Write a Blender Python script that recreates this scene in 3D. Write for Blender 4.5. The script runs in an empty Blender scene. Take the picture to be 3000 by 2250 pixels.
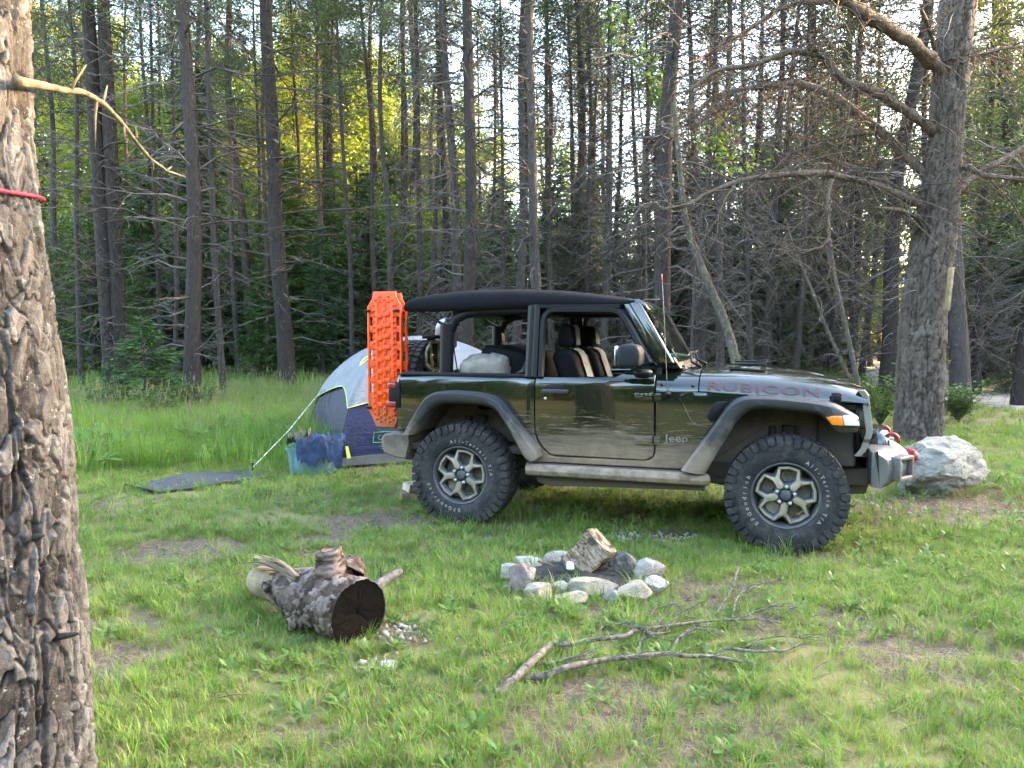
import bpy, bmesh, math, random
import numpy as np
from mathutils import Vector, Matrix
SC = bpy.context.scene
COL = SC.collection
RAD = math.radians
# ---------------------------------------------------------------- camera
F_PX, CAM_H, HORIZON = 2279.0, 1.515, 987.0         # focal length and horizon row in a 3000 x 2250 frame
PITCH = math.atan((1125 - HORIZON) / F_PX)
cam = bpy.data.cameras.new('camera'); cam_o = bpy.data.objects.new('camera', cam); COL.objects.link(cam_o)
cam.sensor_width = 36; cam.lens = 36 * F_PX / 3000; cam.clip_start = 0.05; cam.clip_end = 2000
cam_o.location = (0, 0, CAM_H); cam_o.rotation_euler = (RAD(90) - PITCH, 0, 0)
SC.camera = cam_o
# ---------------------------------------------------------------- sky, sun, exposure
SUN_AZ, SUN_EL = RAD(18), RAD(15.5)                   # azimuth measured from +x towards +y
wd = bpy.data.worlds.new('World'); SC.world = wd; wd.use_nodes = True
wn = wd.node_tree; wn.nodes.clear()
wo = wn.nodes.new('ShaderNodeOutputWorld'); wb = wn.nodes.new('ShaderNodeBackground'); ws = wn.nodes.new('ShaderNodeTexSky')
ws.sky_type = 'NISHITA'; ws.sun_disc = False; ws.sun_elevation = SUN_EL; ws.sun_rotation = RAD(90) - SUN_AZ
ws.air_density = 1.0; ws.dust_density = 3.0; ws.ozone_density = 1.0
wb.inputs[1].default_value = 0.15
wn.links.new(ws.outputs[0], wb.inputs[0]); wn.links.new(wb.outputs[0], wo.inputs[0])
sun = bpy.data.lights.new('sun', 'SUN'); sun.energy = 2.5; sun.angle = RAD(0.5); sun.color = (1.0, 0.68, 0.37)
sun_o = bpy.data.objects.new('sun', sun); COL.objects.link(sun_o)
SUN_DIR = Vector((math.cos(SUN_EL) * math.cos(SUN_AZ), math.cos(SUN_EL) * math.sin(SUN_AZ), math.sin(SUN_EL)))
sun_o.rotation_euler = (-SUN_DIR).to_track_quat('-Z', 'Y').to_euler()
SC.view_settings.view_transform = 'Standard'; SC.view_settings.look = 'None'
SC.view_settings.exposure = 4.3; SC.view_settings.gamma = 1.0; SC.view_settings.use_curve_mapping = False
SC.view_settings.use_white_balance = True; SC.view_settings.white_balance_temperature = 6950   # the phone balances for open shade
SC.render.engine = 'CYCLES'
cy = SC.cycles
cy.use_denoising = True; cy.max_bounces = 5; cy.diffuse_bounces = 2; cy.glossy_bounces = 3; cy.transmission_bounces = 4
cy.transparent_max_bounces = 6; cy.caustics_reflective = False; cy.caustics_refractive = False
cy.use_adaptive_sampling = True; cy.adaptive_threshold = 0.022
try: cy.denoiser = 'OPENIMAGEDENOISE'
except Exception: pass

# ---------------------------------------------------------------- tags
def tag(o, label=None, cat=None, group=None, kind=None):
    if label: o['label'] = label
    if cat: o['category'] = cat
    if group: o['group'] = group
    if kind: o['kind'] = kind
    return o
def empty(name, loc=(0, 0, 0), rz=0.0, parent=None):
    o = bpy.data.objects.new(name, None); COL.objects.link(o); o.empty_display_size = 0.1
    o.location = loc; o.rotation_euler = (0, 0, rz)
    if parent: o.parent = parent
    return o
def copy_tree(o, parent=None):
    c = o.copy(); COL.objects.link(c)
    if parent is not None: c.parent = parent
    for ch in list(o.children): copy_tree(ch, c)
    return c

# ---------------------------------------------------------------- numpy noise
def _h(ix, iy, iz, seed):
    n = (ix.astype(np.int64) * 374761393 + iy.astype(np.int64) * 668265263 + iz.astype(np.int64) * 2147483647 + seed * 974711) & 0xffffffff
    n = ((n ^ (n >> 13)) * 1274126177) & 0xffffffff
    n = ((n ^ (n >> 16)) * 2246822519) & 0xffffffff
    return ((n ^ (n >> 15)) & 0xffffff) / float(0xffffff)
def vnoise(x, y, z=None, seed=0):
    x = np.asarray(x, float); y = np.asarray(y, float); z = np.zeros_like(x) if z is None else np.asarray(z, float)
    ix, iy, iz = np.floor(x), np.floor(y), np.floor(z)
    fx, fy, fz = x - ix, y - iy, z - iz
    fx, fy, fz = [f * f * (3 - 2 * f) for f in (fx, fy, fz)]
    r = 0
    for a in (0, 1):
        for b in (0, 1):
            for c in (0, 1):
                w = (fx if a else 1 - fx) * (fy if b else 1 - fy) * (fz if c else 1 - fz)
                r = r + w * _h(ix + a, iy + b, iz + c, seed)
    return r
def fbm(x, y, z=None, seed=0, o=4):
    r = 0; a = 0.5; t = 0; x = np.asarray(x, float); y = np.asarray(y, float); z = np.zeros_like(x) if z is None else np.asarray(z, float)
    for i in range(o):
        r = r + a * vnoise(x * 2 ** i, y * 2 ** i, z * 2 ** i, seed + i * 7); t += a; a *= 0.5
    return r / t
def worley(x, y, seed=0, px=None):
    """F1, F2 and cell id in 2D; px = period in x cells"""
    ix, iy = np.floor(x), np.floor(y)
    f1 = np.full(x.shape, 9.0); f2 = f1.copy(); cid = np.zeros(x.shape)
    for a in (-1, 0, 1):
        for b in (-1, 0, 1):
            cx, cyy = ix + a, iy + b
            wx = np.mod(cx, px) if px else cx
            qx = cx + _h(wx, cyy, wx * 0, seed); qy = cyy + _h(wx, cyy, wx * 0, seed + 5)
            d = np.hypot(qx - x, qy - y)
            m = d < f1
            f2 = np.where(m, f1, np.minimum(f2, d)); f1n = np.where(m, d, f1)
            cid = np.where(m, _h(wx, cyy, wx * 0, seed + 9), cid); f1 = f1n
    return f1, f2, cid
def sstep(a, b, x):
    t = np.clip((np.asarray(x, float) - a) / (b - a), 0, 1); return t * t * (3 - 2 * t)

# ---------------------------------------------------------------- mesh builder
class MB:
    """collects quads / triangles with material slots and links them as ONE mesh object"""
    def __init__(s): s.V = []; s.n = 0; s.Q = []; s.T = []; s.qm = []; s.tm = []; s.N = []
    def verts(s, v):
        v = np.asarray(v, float).reshape(-1, 3); k = s.n; s.V.append(v); s.n += len(v); return k
    def quads(s, q, m=0):
        q = np.asarray(q, int).reshape(-1, 4); s.Q.append(q); s.qm.append(np.full(len(q), m))
    def tris(s, t, m=0):
        t = np.asarray(t, int).reshape(-1, 3); s.T.append(t); s.tm.append(np.full(len(t), m))
    def ngon(s, pts, m=0):
        k = s.verts(pts); s.N.append((list(range(k, k + len(pts))), m))
    def tube(s, P, R, n=6, m=0, cap=True, wob=0.0, seed=0, sq=None):
        P = np.asarray(P, float); k = len(P); R = np.broadcast_to(np.asarray(R, float), (k,))
        t = np.gradient(P, axis=0); t /= np.linalg.norm(t, axis=1, keepdims=True) + 1e-12
        d = t.mean(0); ref = np.eye(3)[np.argmin(np.abs(d))]
        u = np.cross(t, ref); u /= np.linalg.norm(u, axis=1, keepdims=True) + 1e-12; v = np.cross(t, u)
        a = np.linspace(0, 2 * np.pi, n, endpoint=False) + (np.pi / n if n == 4 else 0)
        rr = R[:, None] * np.ones(n)
        if wob: rr = rr * (1 + wob * (np.random.RandomState(seed).rand(k, n) - 0.5) * 2)
        V = P[:, None, :] + rr[:, :, None] * (np.cos(a)[None, :, None] * u[:, None, :] + np.sin(a)[None, :, None] * v[:, None, :] * (sq or 1))
        b = s.verts(V)
        i = np.arange(k - 1)[:, None] * n; j = np.arange(n)[None, :]; j2 = (j + 1) % n
        s.quads(np.stack([b + i + j, b + i + j2, b + i + n + j2, b + i + n + j], -1), m)
        if cap:
            s.N.append((list(range(b, b + n))[::-1], m)); s.N.append((list(range(b + (k - 1) * n, b + k * n)), m))
        return b
    def grid(s, G, m=0, cu=False, cv=False):
        G = np.asarray(G, float); a, c = G.shape[:2]; b = s.verts(G)
        i = np.arange(a if cu else a - 1); j = np.arange(c if cv else c - 1)
        i2 = (i + 1) % a; j2 = (j + 1) % c
        I, J = np.meshgrid(i, j, indexing='ij'); I2, J2 = np.meshgrid(i2, j2, indexing='ij')
        s.quads(np.stack([b + I * c + J, b + I2 * c + J, b + I2 * c + J2, b + I * c + J2], -1), m)
        return b
    def lathe(s, prof, n=32, axis='y', c=(0, 0, 0), m=0, closed=False):
        """prof: list of (radius, along-axis)"""
        p = np.asarray(prof, float); a = np.linspace(0, 2 * np.pi, n, endpoint=False)
        ca, sa = np.cos(a), np.sin(a)
        r = p[:, 0][:, None]; h = p[:, 1][:, None] * np.ones(n)
        if axis == 'y': G = np.stack([r * ca, h, r * sa], -1)
        elif axis == 'x': G = np.stack([h, r * ca, r * sa], -1)
        else: G = np.stack([r * ca, r * sa, h], -1)
        return s.grid(G + np.asarray(c), m, cu=closed, cv=True)
    def box(s, c, d, m=0, R=None):
        c = np.asarray(c, float); d = np.asarray(d, float) / 2
        v = np.array([(x, y, z) for x in (-1, 1) for y in (-1, 1) for z in (-1, 1)]) * d
        if R is not None: v = v @ np.asarray(R).T
        b = s.verts(v + c)
        s.quads(np.array([(0, 1, 3, 2), (4, 6, 7, 5), (0, 4, 5, 1), (2, 3, 7, 6), (0, 2, 6, 4), (1, 5, 7, 3)]) + b, m)
    def prism(s, pts, y0, y1, m=0, ax=1, ms=None):
        """polygon (x,z) extruded along y (ax=1), or (y,z) along x (ax=0), or (x,y) along z (ax=2)"""
        pts = list(pts); k = len(pts)
        def P(p, h): return (p[0], h, p[1]) if ax == 1 else ((h, p[0], p[1]) if ax == 0 else (p[0], p[1], h))
        b = s.verts([P(p, y0) for p in pts] + [P(p, y1) for p in pts])
        s.N.append((list(range(b, b + k)), m)); s.N.append((list(range(b + k, b + 2 * k))[::-1], m))
        i = np.arange(k); j = (i + 1) % k
        s.quads(np.stack([b + i, b + k + i, b + k + j, b + j], -1), m if ms is None else ms)
    def leaf(s, P, D, W, L, wid, m=0, n=None):
        """rhombic leaves: P base, D unit direction, W unit width direction (arrays)"""
        P = np.asarray(P, float); L = np.asarray(L)[:, None] * np.ones((1, 1)); wid = np.asarray(wid)[:, None] * np.ones((1, 1))
        mid = P + D * L * 0.45
        V = np.stack([P, mid + W * wid / 2, P + D * L, mid - W * wid / 2], 1)
        b = s.verts(V); i = np.arange(len(P))[:, None] * 4 + b
        s.quads(i + np.arange(4)[None, :], m)
    def mesh(s, name, mats=(), smooth=False, fixn=False):
        me = bpy.data.meshes.new(name)
        V = np.concatenate(s.V) if s.V else np.zeros((0, 3))
        Q = np.concatenate(s.Q) if s.Q else np.zeros((0, 4), int); T = np.concatenate(s.T) if s.T else np.zeros((0, 3), int)
        nl = [len(f) for f, _ in s.N]
        loops = np.concatenate([Q.ravel(), T.ravel(), np.array([i for f, _ in s.N for i in f], int)]).astype(np.int32)
        tot = np.concatenate([np.full(len(Q), 4), np.full(len(T), 3), np.array(nl, int)]).astype(np.int32)
        st = np.concatenate([[0], np.cumsum(tot)[:-1]]).astype(np.int32) if len(tot) else np.zeros(0, np.int32)
        mi = np.concatenate(s.qm + s.tm + [np.array([m for _, m in s.N], int)]).astype(np.int32) if len(tot) else np.zeros(0, np.int32)
        me.vertices.add(len(V)); me.vertices.foreach_set('co', V.ravel().astype(np.float32))
        me.loops.add(len(loops)); me.loops.foreach_set('vertex_index', loops)
        me.polygons.add(len(tot)); me.polygons.foreach_set('loop_start', st); me.polygons.foreach_set('loop_total', tot)
        for mt in (mats if isinstance(mats, (list, tuple)) else [mats]): me.materials.append(mt)
        me.polygons.foreach_set('material_index', mi)
        if smooth: me.polygons.foreach_set('use_smooth', np.ones(len(tot), bool))
        me.update(calc_edges=True); me.validate()
        if fixn:
            bm = bmesh.new(); bm.from_mesh(me); bmesh.ops.remove_doubles(bm, verts=bm.verts, dist=1e-5)
            bmesh.ops.recalc_face_normals(bm, faces=bm.faces); bm.to_mesh(me); bm.free()
        return me
    def build(s, name, mats=(), parent=None, smooth=False, bevel=0, seg=2, fixn=True, subd=0, loc=None, ang=35, autos=None):
        me = s.mesh(name, mats, smooth, fixn)
        o = bpy.data.objects.new(name, me); COL.objects.link(o)
        if parent: o.parent = parent
        if loc is not None: o.location = loc
        if bevel:
            b = o.modifiers.new('bevel', 'BEVEL'); b.width = bevel; b.segments = seg; b.limit_method = 'ANGLE'; b.angle_limit = RAD(ang); b.harden_normals = False
            me.polygons.foreach_set('use_smooth', np.ones(len(me.polygons), bool))
            autos = autos or 40
        if subd:
            b = o.modifiers.new('subdivision', 'SUBSURF'); b.levels = subd; b.render_levels = subd
            me.polygons.foreach_set('use_smooth', np.ones(len(me.polygons), bool))
        if autos and not bevel: me.set_sharp_from_angle(angle=RAD(autos))
        return o

# ---------------------------------------------------------------- materials
class NT:
    def __init__(s, name):
        s.m = bpy.data.materials.new(name); s.m.use_nodes = True; s.t = s.m.node_tree; s.t.nodes.clear()
        s.out = s.n('ShaderNodeOutputMaterial')
    def n(s, ty, **k):
        x = s.t.nodes.new(ty)
        for a, b in k.items(): setattr(x, a, b)
        return x
    def l(s, a, b): s.t.links.new(a, b)
    def co(s, kind='Object'): return s.n('ShaderNodeTexCoord').outputs[kind]
    def mapv(s, v, scale=(1, 1, 1), rot=(0, 0, 0), loc=(0, 0, 0)):
        x = s.n('ShaderNodeMapping'); s.l(v, x.inputs[0]); x.inputs['Scale'].default_value = scale; x.inputs['Rotation'].default_value = rot; x.inputs['Location'].default_value = loc
        return x.outputs[0]
    def noise(s, v, sc=5, det=4, ro=0.6, dist=0.0):
        x = s.n('ShaderNodeTexNoise'); s.l(v, x.inputs['Vector']); x.inputs['Scale'].default_value = sc; x.inputs['Detail'].default_value = det; x.inputs['Roughness'].default_value = ro; x.inputs['Distortion'].default_value = dist
        return x.outputs[0]
    def voro(s, v, sc=5, feat='F1', out='Distance', rnd=1.0):
        x = s.n('ShaderNodeTexVoronoi', feature=feat); s.l(v, x.inputs['Vector']); x.inputs['Scale'].default_value = sc; x.inputs['Randomness'].default_value = rnd
        return x.outputs[out]
    def ramp(s, f, stops, interp='LINEAR'):
        x = s.n('ShaderNodeValToRGB'); s.l(f, x.inputs[0]); e = x.color_ramp; e.interpolation = interp
        while len(e.elements) < len(stops): e.elements.new(0.5)
        for el, (p, c) in zip(e.elements, stops):
            el.position = p; el.color = (*(c if hasattr(c, '__len__') else (c, c, c)), 1)
        return x.outputs[0]
    def mix(s, f, a, b, mode='MIX'):
        x = s.n('ShaderNodeMix', data_type='RGBA', blend_type=mode)
        for i, v in ((0, f), (6, a), (7, b)):
            if hasattr(v, 'is_linked') or isinstance(v, bpy.types.NodeSocket): s.l(v, x.inputs[i])
            elif i == 0: x.inputs[0].default_value = v
            else: x.inputs[i].default_value = (*v, 1)
        return x.outputs[2]
    def math(s, op, a, b=0.0, clamp=False):
        x = s.n('ShaderNodeMath', operation=op, use_clamp=clamp)
        for i, v in ((0, a), (1, b)):
            if isinstance(v, bpy.types.NodeSocket): s.l(v, x.inputs[i])
            else: x.inputs[i].default_value = v
        return x.outputs[0]
    def mrange(s, v, a, b, c=0.0, d=1.0, smooth=True):
        x = s.n('ShaderNodeMapRange'); x.interpolation_type = 'SMOOTHSTEP' if smooth else 'LINEAR'
        s.l(v, x.inputs[0])
        for i, q in enumerate((a, b, c, d)): x.inputs[i + 1].default_value = q
        return x.outputs[0]
    def sep(s, v):
        x = s.n('ShaderNodeSeparateXYZ'); s.l(v, x.inputs[0]); return x.outputs
    def attr(s, name, out='Fac'):
        x = s.n('ShaderNodeAttribute'); x.attribute_name = name; return x.outputs[out]
    def bump(s, h, st=0.5, dist=0.01):
        x = s.n('ShaderNodeBump'); x.inputs['Strength'].default_value = st; x.inputs['Distance'].default_value = dist; s.l(h, x.inputs['Height']); return x.outputs[0]
    def bsdf(s, col=(0.5, 0.5, 0.5), rough=0.6, metal=0.0, normal=None, coat=0.0, spec=0.5, alpha=None, **kw):
        x = s.n('ShaderNodeBsdfPrincipled')
        def st(k, v):
            if isinstance(v, bpy.types.NodeSocket): s.l(v, x.inputs[k])
            elif k == 'Base Color': x.inputs[k].default_value = (*v, 1)
            else: x.inputs[k].default_value = v
        st('Base Color', col); st('Roughness', rough); st('Metallic', metal); st('Specular IOR Level', spec); st('Coat Weight', coat)
        if normal is not None: s.l(normal, x.inputs['Normal'])
        for k, v in kw.items(): st(k.replace('_', ' '), v)
        return x.outputs[0]
    def done(s, sh): s.l(sh, s.out.inputs[0]); return s.m
def simple(name, col, rough=0.6, metal=0.0, var=0.25, sc=12, bump=0.0, bsc=60, coat=0.0, spec=0.5, mud=None):
    t = NT(name); co = t.co()
    n = t.noise(co, sc, 4)
    c = t.mix(t.mrange(n, 0.3, 0.7), tuple(x * (1 - var) for x in col), tuple(min(1, x * (1 + var)) for x in col))
    r = rough
    if mud:   # mud = (colour, z at which it is gone, z at which it is full)
        z = t.sep(co)[2]
        f = t.mrange(t.math('ADD', z, t.math('MULTIPLY', t.math('SUBTRACT', t.noise(co, 9, 6, 0.7), 0.5), 0.7)), mud[1], mud[2], 0.0, mud[3] if len(mud) > 3 else 0.9)
        c = t.mix(f, c, mud[0]); x = t.n('ShaderNodeMix'); t.l(f, x.inputs[0]); x.inputs[2].default_value = rough; x.inputs[3].default_value = 0.85; r = x.outputs[0]
    nb = t.bump(t.noise(co, bsc, 5), bump, 0.01) if bump else None
    return t.done(t.bsdf(c, r, metal, nb, coat, spec))
def leafmat(name, cols, trans=0.4, rough=0.55, locscale=0.0, litter=None):
    """foliage: colour varies per instance / along the plant; part of the light passes through"""
    t = NT(name); oi = t.n('ShaderNodeObjectInfo')
    f = oi.outputs['Random']
    if locscale:
        n = t.noise(oi.outputs['Location'], locscale, 3)
        f = t.math('ADD', t.math('MULTIPLY', f, 0.55), t.math('MULTIPLY', t.mrange(n, 0.35, 0.65), 0.45))
    n2 = t.noise(t.n('ShaderNodeNewGeometry').outputs['Position'], 9.0, 2)
    f = t.math('ADD', t.math('MULTIPLY', f, 0.7), t.math('MULTIPLY', t.mrange(n2, 0.3, 0.7), 0.3))
    k = len(cols); c = t.ramp(f, [(0.08 + 0.84 * i / max(1, k - 1), cols[i]) for i in range(k)])
    p = t.bsdf(c, rough, 0, None, 0, 0.3)
    tr = t.n('ShaderNodeBsdfTranslucent'); t.l(c, tr.inputs[0])
    mx = t.n('ShaderNodeMixShader'); mx.inputs[0].default_value = trans; t.l(p, mx.inputs[1]); t.l(tr.outputs[0], mx.inputs[2])
    return t.done(mx.outputs[0])

# ---------------------------------------------------------------- places: where a point seen in the photograph stands on the ground or at a distance
_c, _s = math.cos(PITCH), math.sin(PITCH)
def ray(px, py):
    d = ((px - 1500) / F_PX, 1.0, -(py - 1125) / F_PX)
    return np.array([d[0], d[1] * _c + d[2] * _s, -d[1] * _s + d[2] * _c])
def on_ground(px, py, z=0.0):
    r = ray(px, py); t = (z - CAM_H) / r[2]; return np.array([0, 0, CAM_H]) + r * t
def at_y(px, py, y):
    r = ray(px, py); return np.array([0, 0, CAM_H]) + r * (y / r[1])
K = 3000 / 2212.0                                    # the photograph was measured on a 2212 px wide copy
def D(x, y): return x * K, y * K
# ================================================================ GROUND
def gh(x, y):
    x = np.asarray(x, float); y = np.asarray(y, float)
    r = 0.05 * (fbm(x * 0.55 + 3, y * 0.55, seed=3) - 0.5) + 0.02 * (fbm(x * 2.2, y * 2.2, seed=5) - 0.5)
    r = r + 0.55 * np.exp(-(((x - 17) / 5.5) ** 2 + ((y - 27) / 4.5) ** 2)) + 0.10 * sstep(13, 30, y) * fbm(x * 0.2, y * 0.2, seed=8)
    return r
PATCH = [(400, 1190, .55, .38, 1), (800, 1125, .55, .30, 1), (1390, 1160, .50, .16, 1), (1330, 1505, .42, .16, .9), (2040, 1092, 1.15, .42, 1), (2230, 1080, .6, .3, .8),
         (835, 1440, .16, .10, .8), (225, 1440, .25, .3, .9), (1560, 1560, .35, .15, .7), (1860, 1345, .3, .12, .8), (1260, 1330, .45, .2, .5), (600, 1075, .35, .2, .6),
         (860, 1375, .17, .16, 1), (1265, 1240, .55, .5, .75), (1600, 1010, 2.2, .7, .45), (1780, 1205, .45, .15, .9), (660, 1600, .3, .1, .7), (2100, 1370, .3, .1, .7), (1430, 1060, 1.4, .35, .55)]
PW = [(*on_ground(*D(a, b))[:2], c, d, e) for a, b, c, d, e in PATCH]
def bare(x, y):
    n = 0.6 * fbm(x * 1.1 + 7, y * 1.1, seed=21) + 0.4 * fbm(x * 4.5, y * 4.5, seed=22)
    r = 0.8 * sstep(0.515, 0.64, n)
    w = 0.35 * (fbm(x * 3, y * 3, seed=23) - 0.5)
    for a, b, c, d, e in PW:
        q = np.hypot((x - a) / c, (y - b) / d) + w * 2
        r = np.maximum(r, e * (1 - sstep(0.6, 1.25, q)))
    return r
# edge between the trodden camp lawn and the tall meadow behind it
def meadow(x, y):
    e = np.interp(x, [-40, -4.2, -2.4, -1.0, 0.6, 2.5, 5.0, 6.2, 7.5, 40], [8.2, 8.3, 8.6, 10.2, 11.2, 11.4, 12.2, 16.5, 24, 24])
    return sstep(0, 0.9, y - e + 0.8 * (fbm(x * 0.9, y * 0.9, seed=31) - 0.5))
ROAD = np.array([(34, 9.5), (24, 11.6), (16, 13.4), (12.0, 15.6), (11.2, 19), (12.2, 23.5), (15, 31), (21, 44), (28, 60)], float)
def road_d(x, y):
    d = np.full(np.shape(x), 99.0)
    for a, b in zip(ROAD[:-1], ROAD[1:]):
        ab = b - a; t = np.clip(((x - a[0]) * ab[0] + (y - a[1]) * ab[1]) / (ab @ ab), 0, 1)
        d = np.minimum(d, np.hypot(x - a[0] - t * ab[0], y - a[1] - t * ab[1]))
    return d
def _axis(lo, hi, dense0, dense1, st, g):
    a = list(np.arange(dense0, dense1, st)); s = st
    while a[-1] < hi: s *= g; a.append(a[-1] + s)
    s = st
    while a[0] > lo: s *= g; a.insert(0, a[0] - s)
    return np.array(a)
gx = _axis(-500, 500, -9, 11, 0.11, 1.13); gy = _axis(-400, 700, 1.5, 14, 0.10, 1.10)
GX, GY = np.meshgrid(gx, gy, indexing='ij')
GB = bare(GX, GY); GR = 1 - sstep(1.1, 1.7, road_d(GX, GY) + 0.5 * (fbm(GX, GY, seed=41) - 0.5))
GZ = gh(GX, GY) - 0.02 * GB * sstep(20, 12, GY) + 0.012 * (fbm(GX * 7, GY * 7, seed=4) - 0.5)
needle = np.maximum(np.exp(-(((GX - 15.5) / 4.5) ** 2 + ((GY - 24.5) / 4) ** 2) * 1.2) * 1.2, sstep(22, 30, GY) * 0.75)
needle = np.clip(np.maximum(needle, 0.9 * np.exp(-(((GX - 4.5) / 1.5) ** 2 + ((GY - 7.6) / .7) ** 2))), 0, 1)
m = MB(); m.grid(np.stack([GX, GY, GZ], -1))
def attr_f(me, name, val):
    a = me.attributes.new(name, 'FLOAT', 'POINT'); a.data.foreach_set('value', np.asarray(val, np.float32).ravel())
t = NT('ground_soil'); co = t.n('ShaderNodeNewGeometry').outputs['Position']
n1 = t.noise(co, 3.0, 5); n2 = t.noise(co, 26, 6, 0.75); n3 = t.noise(t.mapv(co, (60, 18, 20)), 1.0, 4, 0.7); n4 = t.noise(t.mapv(co, (18, 70, 20), (0, 0, 0.6)), 1.0, 4, 0.7)
soil = t.ramp(n2, [(0.25, (0.055, 0.039, 0.028)), (0.5, (0.13, 0.098, 0.070)), (0.75, (0.23, 0.185, 0.135))])
straw = t.mix(t.mrange(t.math('MAXIMUM', n3, n4), 0.60, 0.72), soil, (0.34, 0.26, 0.16))
thatch = t.mix(t.mrange(n1, 0.35, 0.65), (0.125, 0.145, 0.035), (0.23, 0.185, 0.09))
g1 = t.mix(t.mrange(t.attr('bare'), 0.1, 0.75), thatch, straw)
ndl = t.ramp(t.math('MAXIMUM', n3, n4), [(0.3, (0.055, 0.033, 0.022)), (0.6, (0.13, 0.075, 0.045)), (0.75, (0.22, 0.13, 0.075))])
g2 = t.mix(t.attr('needle'), g1, ndl)
gv = t.voro(co, 42, 'F1', 'Distance')
grv = t.ramp(t.noise(co, 30, 5, 0.7), [(0.3, (0.22, 0.20, 0.18)), (0.7, (0.48, 0.45, 0.41))])
g3 = t.mix(t.attr('road'), g2, grv)
nb = t.bump(t.math('ADD', n2, t.math('MULTIPLY', n3, 0.6)), 0.8, 0.025)
soil_m = t.done(t.bsdf(g3, 0.9, 0, nb, 0, 0.2))
gme = m.mesh('ground', soil_m, True)
attr_f(gme, 'bare', GB); attr_f(gme, 'needle', needle); attr_f(gme, 'road', GR * 0)
ground = bpy.data.objects.new('ground', gme); COL.objects.link(ground); tag(ground, 'grassy forest clearing floor of soil and litter', kind='structure')
# gravel track at the right
c = []
from itertools import accumulate
tt = np.linspace(0, len(ROAD) - 1, 90); rx = np.interp(tt, range(len(ROAD)), ROAD[:, 0]); ry = np.interp(tt, range(len(ROAD)), ROAD[:, 1])
for _ in range(6): rx[1:-1] = (rx[:-2] + rx[1:-1] * 2 + rx[2:]) / 4; ry[1:-1] = (ry[:-2] + ry[1:-1] * 2 + ry[2:]) / 4
dx, dy = np.gradient(rx), np.gradient(ry); L = np.hypot(dx, dy); nx, ny = -dy / L, dx / L
off = np.linspace(-1, 1, 15); wdt = 1.55 + 0.35 * (fbm(rx * 0.8, ry * 0.8, seed=44) - 0.5)
RX = rx[:, None] + nx[:, None] * off * wdt[:, None]; RY = ry[:, None] + ny[:, None] * off * wdt[:, None]
RZ = gh(RX, RY) + 0.035 * (1 - off ** 4)[None, :] - 0.012
m = MB(); m.grid(np.stack([RX, RY, RZ], -1))
t = NT('track_gravel'); co = t.n('ShaderNodeNewGeometry').outputs['Position']
cc = t.ramp(t.noise(co, 24, 6, 0.75), [(0.3, (0.20, 0.18, 0.155)), (0.7, (0.46, 0.42, 0.37))]); cc = t.mix(t.mrange(t.noise(co, 1.1, 3), 0.45, 0.65), cc, (0.17, 0.13, 0.085))
tag(m.build('gravel_track', t.done(t.bsdf(cc, 0.95, 0, t.bump(t.noise(co, 40, 4), 0.6, 0.02), 0, 0.2)), smooth=True), 'pale gravel track curving behind the big pine', kind='structure')
# ================================================================ FOREST
def bark_mat(name, lo, hi, lich=0.25, vs=26, moss=0.0, bst=0.9):
    t = NT(name); co = t.co(); oi = t.n('ShaderNodeObjectInfo').outputs['Random']
    st = t.mapv(co, (1, 1, 0.28))
    n = t.noise(st, vs, 6, 0.7); v = t.voro(st, vs * 0.7, 'F1')
    c = t.ramp(n, [(0.3, lo), (0.68, hi)])
    c = t.mix(t.math('MULTIPLY', oi, 0.5), c, tuple(x * 0.6 for x in hi))
    c = t.mix(t.mrange(t.noise(co, 7, 5, 0.75), 0.60, 0.70, 0, lich), c, (0.36, 0.37, 0.34))
    if moss: c = t.mix(t.mrange(t.noise(co, 3.1, 4, 0.7), 0.5, 0.7, 0, moss), c, (0.12, 0.13, 0.05))
    return t.done(t.bsdf(c, 0.92, 0, t.bump(t.math('ADD', n, t.math('MULTIPLY', v, 0.8)), bst, 0.03), 0, 0.15))
B_DARK = bark_mat('bark_dark', (0.017, 0.014, 0.0125), (0.064, 0.053, 0.048))
B_GREY = bark_mat('bark_grey', (0.028, 0.024, 0.022), (0.092, 0.080, 0.073), 0.42)
B_RED = bark_mat('bark_red', (0.028, 0.021, 0.018), (0.092, 0.070, 0.058), 0.15)
B_PALE = bark_mat('bark_pale', (0.026, 0.022, 0.018), (0.12, 0.105, 0.085), 0.75, 22, 0.35, 1.0)
TWIG = simple('dead_twig', (0.080, 0.068, 0.060), 0.9, 0, 0.5, 2.5)
TWIG_P = simple('dead_twig_pale', (0.125, 0.110, 0.097), 0.9, 0, 0.5, 2.5)
N_PINE = leafmat('needles_pine', [(0.030, 0.055, 0.022), (0.055, 0.085, 0.030), (0.10, 0.125, 0.035)], 0.25)
N_SPRUCE = leafmat('needles_spruce', [(0.022, 0.055, 0.022), (0.038, 0.085, 0.030), (0.065, 0.12, 0.036)], 0.3)
N_CEDAR = leafmat('fronds_cedar', [(0.045, 0.10, 0.030), (0.070, 0.14, 0.036), (0.12, 0.18, 0.04)], 0.4)
L_POP = leafmat('leaves_poplar', [(0.15, 0.225, 0.026), (0.24, 0.315, 0.042), (0.35, 0.39, 0.065)], 0.55)  # colour brightened so the crowns look sunlit even where they stand in shade
L_GRN = leafmat('leaves_green', [(0.045, 0.10, 0.022), (0.075, 0.15, 0.03), (0.13, 0.20, 0.035)], 0.45)

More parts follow.
